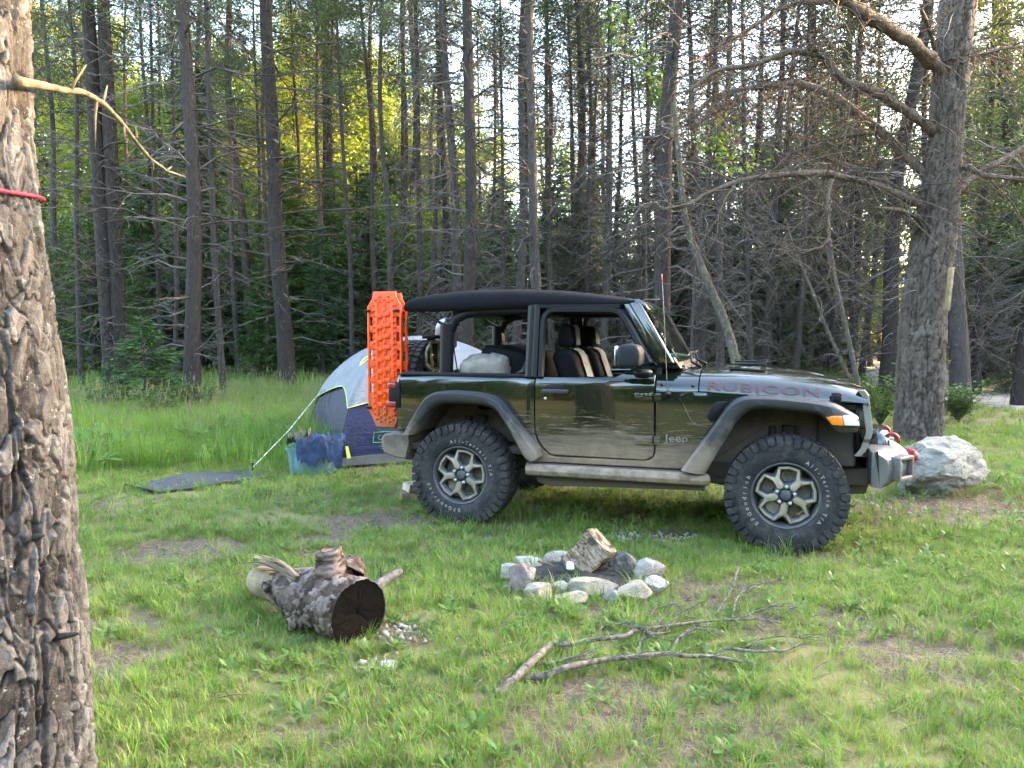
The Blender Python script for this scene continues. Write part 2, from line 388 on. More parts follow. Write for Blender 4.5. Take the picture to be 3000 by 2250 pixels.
def rdir(rs, n):
    v = rs.normal(size=(n, 3)); return v / np.linalg.norm(v, axis=1, keepdims=True)
def perp(d, rs):
    w = np.cross(d, rdir(rs, len(d))); return w / (np.linalg.norm(w, axis=1, keepdims=True) + 1e-9)
def dead_branch(mb, p0, az, L, r, el, dr, rs, nt=5, sub=True, k=6, ns=3, m=0):
    t = np.linspace(0, 1, k); h = np.array([math.cos(az), math.sin(az), 0]); s = np.array([-h[1], h[0], 0])
    wig = np.cumsum(rs.normal(0, 0.045 * L, k)) * (t > 0); wz = np.cumsum(rs.normal(0, 0.03 * L, k)) * (t > 0)
    P = np.asarray(p0)[None] + L * t[:, None] * h + wig[:, None] * s
    P[:, 2] += L * (math.tan(el) * t - dr * t ** 2) + wz
    mb.tube(P, r * (1 - 0.82 * t), ns, m, cap=False)
    if sub:
        for i in range(nt):
            f = rs.uniform(0.2, 0.97); q = np.array([np.interp(f, t, P[:, j]) for j in range(3)])
            a2 = az + rs.choice([-1, 1]) * rs.uniform(0.4, 1.1)
            dead_branch(mb, q, a2, L * rs.uniform(0.18, 0.45) * (1.15 - f * 0.5), r * (1 - 0.8 * f) * 0.6, el * 0.3 + rs.uniform(-0.5, 0.4), rs.uniform(-0.3, 0.5), rs, 0, False, 4, 3, m)
    return P
def trunk_tube(mb, H, r0, rs, bend=0.12, n=12, k=30, flare=1.35, rtop=0.25, base=-0.25):
    z = np.linspace(base, H, k); f = (z - base) / (H - base)
    x = bend * (vnoise(z * 0.22, z * 0 + rs.rand() * 99, seed=2) - 0.5) * 2; y = bend * (vnoise(z * 0.22, z * 0 + rs.rand() * 99, seed=9) - 0.5) * 2
    x -= x[0]; y -= y[0]
    r = r0 * (1 - (1 - rtop) * f) * (1 + (flare - 1) * np.exp(-np.maximum(z, 0) / 0.35))
    mb.tube(np.stack([x, y, z], -1), r, n, 0, cap=True, wob=0.045, seed=rs.randint(9999))
    return lambda zz: np.array([np.interp(zz, z, x), np.interp(zz, z, y), zz])
def needle_clump(mb, C, rs, n, L, w, spread, up=0.2):
    C = np.repeat(np.asarray(C).reshape(-1, 3), n, 0)
    d = rdir(rs, len(C)); d[:, 2] = d[:, 2] * 0.6 + up; d /= np.linalg.norm(d, axis=1, keepdims=True)
    P = C + rs.normal(0, spread, C.shape)
    mb.leaf(P, d, perp(d, rs), L * rs.uniform(0.6, 1.3, len(C)), w * rs.uniform(0.7, 1.3, len(C)))
PINE_V = []
def pine_variant(seed, H=17, r0=0.17, nb=95, crown0=9.0, bark=None, zlo=1.0, Lmax=2.3, nt=6, tw=TWIG, pend=0.35, nclump=420, bend=0.30):
    rs = np.random.RandomState(seed)
    a = MB(); axis = trunk_tube(a, H, r0, rs, bend); tm = a.mesh('trunk', bark, True)
    b = MB()
    for i in range(nb):
        z = zlo + (crown0 + 1 - zlo) * (i + rs.rand()) / nb; az = rs.uniform(0, 6.283)
        L = rs.uniform(0.45, 1.0) * Lmax * (0.65 + 0.35 * math.sin(min(1, z / crown0) * 2.4))
        if rs.rand() < 0.12: L *= 0.25
        dead_branch(b, axis(z) , az, L, 0.010 + 0.007 * L, rs.uniform(-0.15, 0.45), rs.uniform(0.05, pend * 2), rs, nt)
    bm_ = b.mesh('dead_branches', tw, False)
    c = MB(); cb = []
    for i in range(60):
        z = crown0 + (H - crown0) * (i + rs.rand()) / 60; az = rs.uniform(0, 6.283); f = (z - crown0) / (H - crown0)
        L = 2.3 * (1 - f) ** 0.7 * rs.uniform(0.6, 1.1) + 0.4
        P = dead_branch(c, axis(z), az, L, 0.022, 0.35, 0.1, rs, 0, False, 5, 3, 1)
        for q in range(max(2, int(nclump / 60))): cb.append(P[0] + (P[-1] - P[0]) * rs.uniform(0.3, 1.05) + rs.normal(0, 0.18, 3))
    needle_clump(c, cb, rs, 14, 0.24, 0.035, 0.12)
    return tm, bm_, c.mesh('crown', [N_PINE, tw], False)
PINE_V.append(pine_variant(11, bark=B_DARK)); PINE_V.append(pine_variant(12, bark=B_GREY, Lmax=1.8, nb=110))
PINE_V.append(pine_variant(13, bark=B_DARK, H=19, Lmax=2.9, nb=105, pend=0.2, crown0=11)); PINE_V.append(pine_variant(14, bark=B_RED, H=20, Lmax=1.3, nb=60, crown0=12, zlo=2.5))
PINE_V.append(pine_variant(15, bark=B_GREY, H=14, Lmax=2.4, nb=190, crown0=10.5, zlo=0.5, nt=9, tw=TWIG_P, pend=0.5, nclump=120))
PINE_V.append(pine_variant(16, bark=B_GREY, H=15, Lmax=2.0, nb=230, crown0=11.5, zlo=0.4, nt=9, tw=TWIG, pend=0.6, nclump=120))
PINE_V.append(pine_variant(17, bark=B_DARK, H=15, Lmax=1.9, nb=120, crown0=3.2, zlo=0.6, nt=8, pend=0.5, nclump=640))
VR = 0.17
def tree_obj(name, parts, loc, rz, sc, label, cat, group, lean=(0, 0), names=('trunk', 'dead_branches', 'crown')):
    o = empty(name, loc, rz); o.scale = sc
    o.rotation_mode = 'XYZ'
    M3 = Matrix.Rotation(lean[0], 4, 'Y') @ Matrix.Rotation(lean[1], 4, 'X') @ Matrix.Rotation(rz, 4, 'Z'); o.rotation_euler = M3.to_euler()
    for nm, me in zip(names, parts):
        c = bpy.data.objects.new(nm, me); COL.objects.link(c); c.parent = o
        if nm in ('dead_branches', 'crown', 'foliage'): c['kind'] = 'stuff'
    tag(o, label, cat, group); return o
frng = np.random.RandomState(5)
PL = ['tall pine with a straight bare dark trunk, standing in the forest behind the camp', 'slim pine with grey lichened bark, standing in the forest behind the camp', 'thick dark pine with long bare side branches, standing in the forest behind the camp', 'slender reddish pine trunk with few low twigs, standing in the forest behind the camp', 'dead-looking pine wrapped in a tangle of pale grey twigs behind the camp', 'grey pine with dense drooping dead twigs behind the camp', 'pine with green needled boughs reaching low among the bare trunks']
PG = ['straight dark pines of the forest', 'slim grey pines of the forest', 'thick branchy pines of the forest', 'slender reddish pines of the forest', 'pines tangled in pale dead twigs', 'pines with drooping dead twigs', 'pines with low green boughs']
def pine_px(xe, xt, w, dep, v, label=None, group=None):
    X = (xe * K - 1500) / F_PX * dep; dia = w * K / F_PX * dep
    zt = 0.4357 * dep; lean = frng.normal(0, 0.008) + math.atan(((xt - xe) * K / F_PX * dep) / zt)
    s = dia / (2 * VR * 0.93); z = float(gh(X, dep)) - 0.02; X -= math.tan(lean) * 1.5
    sv = max(0.85, min(1.15, s ** 0.3))
    return tree_obj('pine_tree', PINE_V[v], (X, dep, z), frng.uniform(0, 6.28), (max(s, 0.42), max(s, 0.42), sv), label or PL[v], 'tree', group or PG[v], (lean, frng.uniform(-0.01, 0.01)))
# trunk positions: (x at eye level, x at the top edge, width, distance, variant, own label)
TR = [(100, 88, 22, 17, 0, None), (138, 130, 15, 24, 1, None), (172, 160, 12, 20, 1, None), (378, 372, 10, 22, 1, None),
      (411, 406, 33, 15.5, 2, 'straight dark pine trunk between the small spruce sapling and the ground mat'), (434, 437, 12, 25, 0, None),
      (480, 470, 14, 16.5, 1, 'slim lichen-spotted pine trunk beside the thick pine behind the spruce sapling'), (621, 612, 34, 19.5, 2, 'thick dark pine whose bare trunk stands directly behind the tent guy line'),
      (655, 648, 10, 28, 3, None), (692, 690, 12, 24, 1, None), (706, 702, 10, 31, 3, None), (758, 722, 11, 22, 1, 'thin pine trunk leaning gently to one side behind the tent'), (795, 804, 11, 27, 3, None),
      (812, 790, 12, 23, 3, None), (846, 838, 14, 21, 1, None), (905, 893, 14, 18, 0, None), (985, 968, 24, 17, 5, None), (1003, 1002, 29, 16.5, 2, 'thick grey-brown pine trunk rising behind the rear of the soft top'),
      (1112, 1118, 20, 20, 1, None), (1128, 1131, 12, 28, 3, None), (1172, 1170, 24, 16, 1, None), (1192, 1186, 15, 22, 5, None), (1250, 1252, 10, 30, 3, None), (1300, 1305, 18, 20, 5, None),
      (1340, 1330, 14, 26, 4, None), (1428, 1432, 39, 14, 0, 'stout dark pine rising behind the windscreen of the green car'), (1500, 1490, 20, 22, 4, None), (1558, 1570, 19, 18, 5, None), (1655, 1660, 20, 21, 5, None),
      (1690, 1710, 18, 24, 4, None), (1760, 1750, 14, 29, 4, None), (1800, 1815, 13, 26, 5, None), (1865, 1880, 14, 24, 4, None), (1925, 1958, 34, 19.5, 0, 'pine trunk half hidden behind the big pine beside the white boulder'),
      (2076, 2062, 38, 15.5, 1, 'grey pine trunk standing close behind the big pine with the nailed board'), (2150, 2138, 44, 23.5, 0, 'broad dark trunk rising from the brown needle mound beyond the track'), (2192, 2196, 44, 24.5, 2, None), (2112, 2100, 14, 31, 4, None), (1230, 1225, 14, 25, 4, None), (1620, 1630, 18, 25, 6, None), (1735, 1740, 20, 27, 6, None), (1840, 1850, 20, 22, 6, None), (1980, 1985, 18, 26, 6, None), (2110, 2120, 20, 20, 6, None), (2205, 2230, 24, 17, 6, None), (1530, 1520, 16, 29, 6, None), (1280, 1275, 16, 30, 6, None), (1405, 1410, 15, 31, 6, None), (1270, 1262, 13, 23, 5, None), (1620, 1600, 14, 19, 4, None), (1720, 1730, 14, 20, 5, None), (1845, 1838, 13, 21, 4, None), (1520, 1535, 14, 20, 5, None), (1370, 1362, 13, 21, 4, None), (1090, 1080, 12, 22, 4, None), (930, 935, 12, 23, 1, None), (870, 868, 11, 25, 3, None), (515, 510, 11, 24, 1, None), (580, 585, 10, 23, 3, None), (215, 200, 11, 25, 1, None), (60, 52, 13, 22, 1, None), (350, 345, 11, 21, 0, None), (730, 733, 11, 26, 3, None), (1460, 1440, 14, 26, 5, None), (1390, 1400, 13, 24, 4, None), (1060, 1066, 11, 26, 5, None), (560, 556, 11, 27, 1, None), (330, 322, 11, 26, 3, None), (280, 290, 10, 29, 3, None)]
for xe, xt, w, dep, v, lb in TR: pine_px(xe, xt, w, dep, v, lb)
# the double trunk: one tree
rs = np.random.RandomState(3); a = MB(); b = MB()
dep = 19.0; X0 = (250 * K - 1500) / F_PX * dep
def _st(xs, zs, r0):
    P = np.stack([xs, np.zeros_like(xs) , zs], -1); a.tube(P, r0 * np.linspace(1.1, 0.55, len(zs)), 12, 0, True, 0.05, 4); return P
zs = np.linspace(-0.2, 17, 26)
for sgn, xt, r0 in ((-1, 213, 0.185), (1, 246, 0.175)):
    xo = (np.array([238, xt])[None] if sgn < 0 else np.array([262, xt])[None]).ravel()
    xx = np.interp(zs, [0, 1.5, 9.8, 17], np.array([250 + sgn * 8, xo[0], xo[1], xo[1] - sgn * 3]) ) * K
    P = _st((xx - 1500) / F_PX * dep - X0, zs, r0)
    for i in range(80):
        z = rs.uniform(0.8, 12); q = np.array([np.interp(z, zs, P[:, j]) for j in range(3)]); L = rs.uniform(0.5, 2.4)
        dead_branch(b, q, rs.uniform(0, 6.28), L, 0.010 + 0.007 * L, rs.uniform(-0.1, 0.4), rs.uniform(0.05, 0.6), rs, 6)
tw = empty('pine_tree', (X0, dep, float(gh(X0, dep)))); tag(tw, 'double-trunked dark pine standing just behind the small spruce sapling', 'tree', 'pines of the forest behind the camp')
a.build('trunk', B_DARK, tw, True, fixn=False); b.build('dead_branches', TWIG, tw, fixn=False)['kind'] = 'stuff'
# deeper rows
for i in range(70):
    dep = 25 + 32 * frng.rand() ** 1.2; X = frng.uniform(-0.75, 0.75) * dep
    if road_d(np.array([X]), np.array([dep]))[0] < 2.2: continue
    v = int(frng.choice([0, 1, 3, 3, 4, 5])); s = frng.uniform(0.55, 1.15)
    if X < 0 and v > 3: v = 3
    tree_obj('pine_tree', PINE_V[v], (X, dep, float(gh(X, dep))), frng.uniform(0, 6.28), (s, s, frng.uniform(0.9, 1.15)), 'far ' + ['dark bare', 'grey lichened', '', 'reddish slender', 'twig-tangled', 'drooping-twigged'][v] + ' pine trunk among the deeper rows of the dark forest', 'tree', 'deeper rows: ' + PG[v], (frng.normal(0, .02), frng.normal(0, .02)))

# ---- dense evergreens: spruces and cedars filling the dark understorey
def spruce_variant(seed, H, mat, rmax, nb=150, droop=0.25, leafL=0.26, per=34, z0=0.25, bark=B_GREY):
    rs = np.random.RandomState(seed)
    a = MB(); axis = trunk_tube(a, H, 0.012 * H + 0.02, rs, 0.06, 8, 14, 1.2, 0.15)
    c = MB(); PP = []; DD = []
    for i in range(nb):
        f = (i + rs.rand()) / nb; z = z0 + (H - z0) * f; az = rs.uniform(0, 6.283); L = rmax * (1 - f) ** 0.8 * rs.uniform(0.6, 1.1) + 0.08 * rmax
        P = dead_branch(c, axis(z), az, L, 0.012 * (1 - f) + 0.005, 0.15, droop * rs.uniform(0.5, 1.5), rs, 0, False, 5, 3, 1)
        n = max(8, int(per * (L / rmax) ** 0.8)); u = rs.uniform(0.12, 1.02, n)
        Q = np.stack([np.interp(u, np.linspace(0, 1, 5), P[:, j]) for j in range(3)], -1)
        ax_ = (P[-1] - P[0]) / np.linalg.norm(P[-1] - P[0]); sd = np.cross(ax_, [0, 0, 1.0]); sd /= np.linalg.norm(sd)
        sg = rs.choice([-1, 1], n)[:, None]
        d = ax_[None] * rs.uniform(0.5, 1.0, (n, 1)) + sg * sd[None] * rs.uniform(0.2, 0.9, (n, 1)) + np.array([0, 0, -1.0]) * rs.uniform(-0.15, 0.45, (n, 1))
        PP.append(Q + rs.normal(0, 0.03, Q.shape)); DD.append(d / np.linalg.norm(d, axis=1, keepdims=True))
    PP = np.concatenate(PP); DD = np.concatenate(DD); n = len(PP)
    up = np.array([0, 0, 1.0]) + rs.normal(0, 0.45, (n, 3)); W = np.cross(DD, up); W /= np.linalg.norm(W, axis=1, keepdims=True)
    c.leaf(PP, DD, W, leafL * rs.uniform(0.6, 1.25, n), leafL * 0.24 * rs.uniform(0.7, 1.3, n))
    return a.mesh('trunk', bark, True), c.mesh('foliage', [mat, TWIG], False)
SPR = [spruce_variant(31, 8.0, N_SPRUCE, 1.9, 210, per=60), spruce_variant(32, 6.5, N_CEDAR, 1.5, 200, 0.1, 0.24, 60), spruce_variant(33, 10.0, N_SPRUCE, 2.2, 250, 0.35, 0.30, 64)]
def spruce(X, Y, v, s, label, group, sz=None):
    return tree_obj('spruce_tree', SPR[v], (X, Y, float(gh(X, Y)) - 0.05), frng.uniform(0, 6.28), (s, s, sz or s), label, 'tree', group, (0, 0), ('trunk', 'foliage'))
UE = ('dark green evergreen filling the understorey of the forest', 'evergreens in the forest understorey')
for i in range(96):
    Y = frng.uniform(24, 46); X = (-0.76 + 1.52 * (i + frng.rand()) / 96) * Y
    if road_d(np.array([X]), np.array([Y]))[0] < 3: continue
    spruce(X, Y, int(frng.choice([0, 1, 1, 2])), frng.uniform(0.6, 1.2), *UE)
for px, Y, v, s in ((560, 22, 1, .55), (300, 23, 1, .6), (700, 23, 0, .6), (860, 24, 1, .7), (1080, 23, 1, .75), (1250, 24, 0, .7), (1690, 24, 0, .7), (1780, 27, 1, .8), (2140, 30, 0, .9), (2205, 20.5, 2, .6), (1460, 26, 1, .8), (120, 21, 1, .6)):
    spruce((px * K - 1500) / F_PX * Y, Y, v, s, 'dark green evergreen filling the understorey of the forest', 'evergreens in the forest understorey')
# far evergreens that close the view
for i in range(80):
    Y = frng.uniform(50, 80); X = (-0.85 + 1.7 * (i + frng.rand()) / 80) * Y
    spruce(X, Y, int(frng.choice([0, 2])), frng.uniform(1.0, 1.5), 'far evergreen closing the view at the back of the forest', 'far evergreens at the back of the forest', frng.uniform(0.62, 0.88))

# ---- broadleaf trees whose yellow-green crowns catch the low sun, helped by brightened leaf colour
def broad_variant(seed, H, z0, R, ncl, per, lf, mat, bark=B_PALE):
    rs = np.random.RandomState(seed); a = MB(); axis = trunk_tube(a, H, 0.14, rs, 0.3, 9, 20, 1.3, 0.12)
    c = MB(); cl = []
    for i in range(34):
        f = (i + rs.rand()) / 34; z = z0 + (H - z0) * f * 0.92; L = R * (0.5 + 0.7 * math.sin(math.pi * min(1, f * 0.9 + 0.1))) * rs.uniform(0.5, 1.0)
        P = dead_branch(c, axis(z), rs.uniform(0, 6.28), L, 0.035 * (1 - f) + 0.01, rs.uniform(0.3, 0.8), 0.1, rs, 4, True, 6, 3, 1)
        for q in range(int(ncl / 34) + 1): cl.append(P[0] + (P[-1] - P[0]) * rs.uniform(0.25, 1.1) + rs.normal(0, 0.3, 3))
    cl = np.array(cl); C = np.repeat(cl, per, 0); P = C + rs.normal(0, 1, C.shape) * np.array([0.42, 0.42, 0.30])
    d = rdir(rs, len(P)); d[:, 2] -= 0.3; d /= np.linalg.norm(d, axis=1, keepdims=True)
    c.leaf(P, d, perp(d, rs), lf * rs.uniform(0.6, 1.3, len(P)), lf * 0.8 * rs.uniform(0.7, 1.2, len(P)))
    return a.mesh('trunk', bark, True), c.mesh('crown', [mat, TWIG], False)
BRD = [broad_variant(41, 18, 3.0, 2.8, 190, 52, 0.19, L_POP), broad_variant(42, 15, 2.0, 2.6, 180, 52, 0.19, L_POP), broad_variant(43, 9, 1.0, 2.0, 130, 46, 0.15, L_GRN), broad_variant(44, 16, 2.5, 2.6, 170, 50, 0.18, L_GRN)]
def broad(X, Y, v, s, label, group):
    return tree_obj('broadleaf_tree', BRD[v], (X, Y, float(gh(X, Y)) - 0.05), frng.uniform(0, 6.28), (s, s, s), label, 'tree', group, (0, 0), ('trunk', 'crown'))
for px, Y, v, s in ((40, 38, 1, .9), (180, 44, 0, .95), (300, 36, 1, .9), (430, 48, 0, 1.0), (520, 40, 1, .9), (600, 46, 0, .95), (690, 42, 1, .95), (760, 50, 0, 1.0), (850, 44, 0, .95), (960, 52, 1, .9), (90, 33, 0, .9), (230, 40, 0, 1.0), (360, 42, 1, 1.0), (470, 35, 0, .85), (570, 37, 1, 1.0), (650, 34, 0, .85), (730, 38, 1, 1.0), (800, 40, 0, .9), (20, 46, 0, 1.0), (1050, 46, 0, .75), (910, 40, 1, .85), (1830, 52, 0, 1.0), (2060, 48, 0, .9), (1240, 50, 1, .8), (1760, 50, 0, .8), (1900, 46, 1, .8), (2160, 44, 0, .9)):
    broad((px * K - 1500) / F_PX * Y, Y, v, s, 'sunlit yellow-green broadleaf tree beyond the dark pine trunks', 'broadleaf trees beyond the pines')
for px, Y, s in ((800, 30, .8), (1120, 32, .75), (1000, 34, .8), (640, 32, .8), (500, 29, .7), (340, 31, .75), (180, 30, .7), (730, 27, .6), (890, 29, .75), (1060, 28, .7), (560, 33, .9), (1330, 33, .8), (1480, 32, .7), (1210, 28, .6), (80, 28, .7)):
    broad((px * K - 1500) / F_PX * Y, Y, 2, s, 'bushy mid-green young tree between the pine trunks', 'young green trees between the pines')
for px, Y, s in ((140, 45, 1.1), (280, 47, 1.1), (480, 44, 1.05), (720, 46, 1.1), (840, 43, 1.0), (1010, 42, .9), (1180, 41, .8), (1290, 45, .7), (1480, 48, .75), (1680, 46, .85), (1790, 41, .95), (1880, 38, .9), (1990, 42, 1.0), (2090, 40, .95), (2190, 36, .9), (930, 47, 1.05), (620, 49, 1.05), (380, 50, 1.1)):
    broad((px * K - 1500) / F_PX * Y, Y, 3, s, 'tall mid-green broadleaf tree standing far behind the pine trunks', 'tall green trees far behind the pines')
# ---- the forest goes on round the clearing: behind the camera and to the right, where it keeps the low sun off the camp
def sun_wall(n, r0, r1, a0, a1, smin, smax, vs=(0, 2)):
    for i in range(n):
        a = a0 + (a1 - a0) * (i + frng.uniform(0.1, 0.9)) / n; r = frng.uniform(r0, r1); X, Y = r * math.cos(a), r * math.sin(a)
        if road_d(np.array([X]), np.array([Y]))[0] < 1.5: continue
        spruce(X, Y, int(frng.choice(vs)), frng.uniform(smin, smax), 'dense evergreen of the forest edge on the other sides of the clearing', 'evergreens round the clearing')
sun_wall(42, 40, 47, RAD(-14), RAD(42), 1.35, 1.6, (2,))
sun_wall(40, 47, 56, RAD(-14), RAD(42), 1.5, 1.8, (2,))
sun_wall(24, 34, 40, RAD(-25), RAD(36), 1.1, 1.35, (0, 2))
sun_wall(66, 16, 30, RAD(170), RAD(345), 0.9, 1.4)
# ================================================================ THE TWO BIG PINES
def bark_trunk(name, rows, H0, H1, nu, nv, plates, amp, mat, parent, seed, px_u, vs, knots=(), warp=0.5):
    """rows: function z -> (centre x, centre y, radius). Plated bark is real relief."""
    z = np.linspace(H0, H1, nv); u = np.arange(nu) / nu
    U, Zz = np.meshgrid(u, z, indexing='ij'); cx, cy_, r = rows(Zz)
    a = U * 2 * np.pi; R_ = r
    ca, sa = np.cos(a), np.sin(a)
    w1 = fbm(ca * 2.2 + 5, sa * 2.2, Zz * 1.6, seed=seed, o=4) - 0.5; w2 = fbm(ca * 4 + 9, sa * 4, Zz * 4, seed=seed + 3, o=3) - 0.5
    uu = U * px_u + w1 * warp * 2.2 + w2 * 1.1; vv = Zz * vs + w1 * 1.0 + w2 * 1.9 + 0.5 * np.mod(np.floor(U * px_u), 2)
    f1, f2, cid = worley(uu, vv, seed, px_u)
    g = sstep(0.01, 0.11, f2 - f1)
    f1b, f2b, cidb = worley(uu * 2.6, vv * 2.6, seed + 50, None); g2 = sstep(0.02, 0.22, f2b - f1b)
    fine = fbm(ca * 14, sa * 14, Zz * 34, seed=seed + 8, o=3)
    big = fbm(ca * 1.3 + 3, sa * 1.3, Zz * 0.9, seed=seed + 12, o=3) - 0.5
    h = amp * (1.0 * g * (0.30 + 0.8 * cid) + 0.34 * g2 * cidb + 0.30 * (fine - 0.5)) + big * 0.10 * r
    # long vertical furrows
    fur = np.abs(fbm(ca * 3.2 + 1.7, sa * 3.2, Zz * 0.55 + w1 * 0.5, seed=seed + 20, o=3) - 0.5); h = h - amp * 0.9 * (1 - sstep(0.0, 0.040, fur))
    for ku, kz, kr, kh in knots:
        d = np.hypot((np.mod(U - ku + 0.5, 1) - 0.5) * 2 * np.pi * r, Zz - kz); h = h + kh * np.exp(-(d / kr) ** 2) - kh * 1.6 * np.exp(-(d / (kr * 0.45)) ** 2)
    R_ = r - amp * 0.6 + h
    G = np.stack([cx + R_ * ca, cy_ + R_ * sa, Zz], -1)
    m = MB(); m.grid(G, cu=True); o = m.build(name, mat, parent, smooth=False, fixn=False)
    a_ = o.data.attributes.new('plate', 'FLOAT', 'POINT'); a_.data.foreach_set('value', np.clip(0.5 * cid + 0.5 * cidb, 0, 1).ravel().astype(np.float32))
    return o
def plate_mat(name, cols, lich=0.5):
    t = NT(name); co = t.co(); p = t.attr('plate'); n = t.noise(co, 30, 6, 0.75); n2 = t.noise(t.mapv(co, (1, 1, .35)), 9, 5, 0.7)
    f = t.math('ADD', t.math('MULTIPLY', p, 0.5), t.math('MULTIPLY', n, 0.5))
    c = t.ramp(f, [(0.25, cols[0]), (0.48, cols[1]), (0.75, cols[2])])
    c = t.mix(t.mrange(t.noise(co, 22, 5, 0.8), 0.60, 0.68, 0, lich), c, (0.40, 0.40, 0.37))
    c = t.mix(t.mrange(n2, 0.5, 0.72, 0, 0.30), c, (0.09, 0.066, 0.052))
    return t.done(t.bsdf(c, 0.92, 0, t.bump(t.math('ADD', n, t.noise(co, 90, 4, .7)), 0.6, 0.012), 0, 0.15))
# ---- near trunk at the left edge, red cord round it
lt = empty('pine_tree', (-1.52, 2.32, 0)); tag(lt, 'near pine trunk with thick plated bark and a red cord tied round it', 'tree')
LZ = np.array([-0.3, 0.0, 0.33, 0.6, 0.95, 1.30, 1.60, 1.85, 2.1, 2.6, 4.0, 9.0, 14.0]); 
def lt_edge(px, py, d): return at_y(px, py, d)
# right silhouette measured at several heights -> centre = edge - radius
EP = [(201, 1659), (190, 1400), (172, 1200), (146, 870), (118, 640), (103, 520), (97, 430), (80, 250), (76, 0)]
ez, ex = [], []
for a_, b_ in EP: q = at_y(*D(a_, b_), 2.34); ez.append(q[2]); ex.append(q[0])
ez = np.array(ez); ex = np.array(ex); rr = np.interp(ez, [0.0, 0.6, 1.4, 2.6], [0.262, 0.245, 0.228, 0.205])
def lt_rows(z):
    r = np.interp(z, [-0.3, 0.0, 0.6, 1.4, 2.6, 14], [0.34, 0.285, 0.245, 0.228, 0.205, 0.06])
    e = np.interp(z, [-0.3, 0.0] + list(ez) + [14.0], [ex[0] + 0.08, ex[0] + 0.03] + list(ex) + [ex[-1] + 0.2])
    return e - r - (-1.52) - np.interp(z, [0, 2.6], [0.026, 0.044]), 0 * z, r
LBARK = plate_mat('bark_plates_near', [(0.018, 0.0155, 0.0145), (0.066, 0.059, 0.055), (0.165, 0.155, 0.147)], 0.6)
trunk = bark_trunk('trunk', lt_rows, -0.3, 3.6, 420, 760, None, 0.021, LBARK, lt, 3, 24, 9.0, [(0.86, 1.56, 0.05, 0.03), (0.97, 0.95, 0.035, 0.02), (0.93, 1.22, 0.03, 0.02)])
m = MB(); z = np.linspace(3.55, 13, 24); q = lt_rows(z); m.tube(np.stack([q[0], q[1], z], -1), q[2], 16, 0, True, 0.04, 5); m.build('upper_trunk', B_DARK, lt, True, fixn=False)
rs = np.random.RandomState(9)
# the long dead branch reaching over
BR = [(72, 183), (110, 190), (165, 196), (215, 215), (250, 250), (290, 300), (325, 345), (372, 374), (398, 380)]
P = np.array([at_y(*D(a_, b_), 2.34 + 0.9 * i / 8 + (0.25 if i > 3 else 0)) for i, (a_, b_) in enumerate(BR)]) - np.array([-1.52, 2.32, 0]); P[0] += (P[0] - P[1]) * 0.9
m = MB(); t_ = np.linspace(0, 1, 40); PS = np.stack([np.interp(t_, np.linspace(0, 1, len(P)), P[:, i]) for i in range(3)], -1)
for _ in range(3): PS[1:-1] = (PS[:-2] + PS[1:-1] * 2 + PS[2:]) / 4
PS += np.stack([fbm(t_ * 14, t_ * 0 + k, seed=5) - 0.5 for k in (1, 7, 13)], -1) * 0.012
m.tube(PS, np.interp(t_, [0, .15, .6, 1], [0.016, 0.0105, 0.0085, 0.0035]), 8, 0, True, 0.10, 3)
for f, az, el, L in ((.16, 2.6, .5, .10), (.22, .4, .9, .09), (.36, -2.0, -1.35, .16), (.40, 1.5, 1.0, .08), (.55, -1.2, -1.2, .05), (.62, .5, 1.1, .05), (.75, -1.3, -1.0, .06), (.85, 1.2, .6, .05)):
    q = np.array([np.interp(f, t_, PS[:, i]) for i in range(3)]); d = np.array([math.cos(az) * math.cos(el), 0.5 * math.sin(az) * math.cos(el), math.sin(el)])
    m.tube([q, q + d * L * .5 + rs.normal(0, .006, 3), q + d * L + rs.normal(0, .01, 3)], [0.006, 0.0045, 0.002], 5)
m.build('dead_branch', simple('branch_ochre', (0.16, 0.125, 0.075), 0.9, 0, 0.45, 25, 0.5, 60), lt, smooth=True)
for z_, az, L in ((0.93, -0.45, 0.07), (1.24, 0.1, 0.05), (0.62, -0.25, 0.10)):
    q = lt_rows(np.array([z_])); p = np.array([q[0][0] + q[2][0] * .9 * math.cos(az), q[2][0] * .9 * math.sin(az), z_]); d = np.array([math.cos(az), math.sin(az), .25]); m = MB(); m.tube([p, p + d * L * .6, p + d * L], [0.014, 0.010, 0.004], 6, 0, True, .15, 2); m.build('twig_stub', B_GREY, lt, smooth=True)
c = MB(); cb = []
for i in range(50):
    zz = 5.5 + 7.5 * (i + rs.rand()) / 50; Pq = dead_branch(c, (float(lt_rows(np.array([zz]))[0][0]), 0, zz), rs.uniform(0, 6.28), 2.0 * (1 - (zz - 5) / 10) + .5, .02, .3, .1, rs, 0, False, 5, 3, 1)
    for q in range(6): cb.append(Pq[0] + (Pq[-1] - Pq[0]) * rs.uniform(.3, 1.05) + rs.normal(0, .15, 3))
needle_clump(c, cb, rs, 14, .22, .03, .12); c.build('crown', [N_PINE, TWIG], lt, fixn=False)['kind'] = 'stuff'
# red cord
zc = at_y(*D(97, 425), 2.34)[2]; m = MB(); P = []
for a_ in np.linspace(0, 2 * np.pi, 73):
    zz = zc + 0.006 * math.sin(3 * a_) + 0.030 * (1 - math.cos(a_)) * 0.5; q = lt_rows(np.array([zz])); r_ = q[2][0] + 0.012; P.append((-1.52 + q[0][0] + r_ * math.cos(a_), 2.32 + r_ * math.sin(a_), zz))
m.tube(P, 0.0052, 8, 0, False); tag(m.build('red_cord', simple('cord_red', (0.62, 0.015, 0.04), 0.6, 0, 0.2, 80, 0.4, 300), None, smooth=True), 'thin red cord tied round the near pine trunk', 'cord')

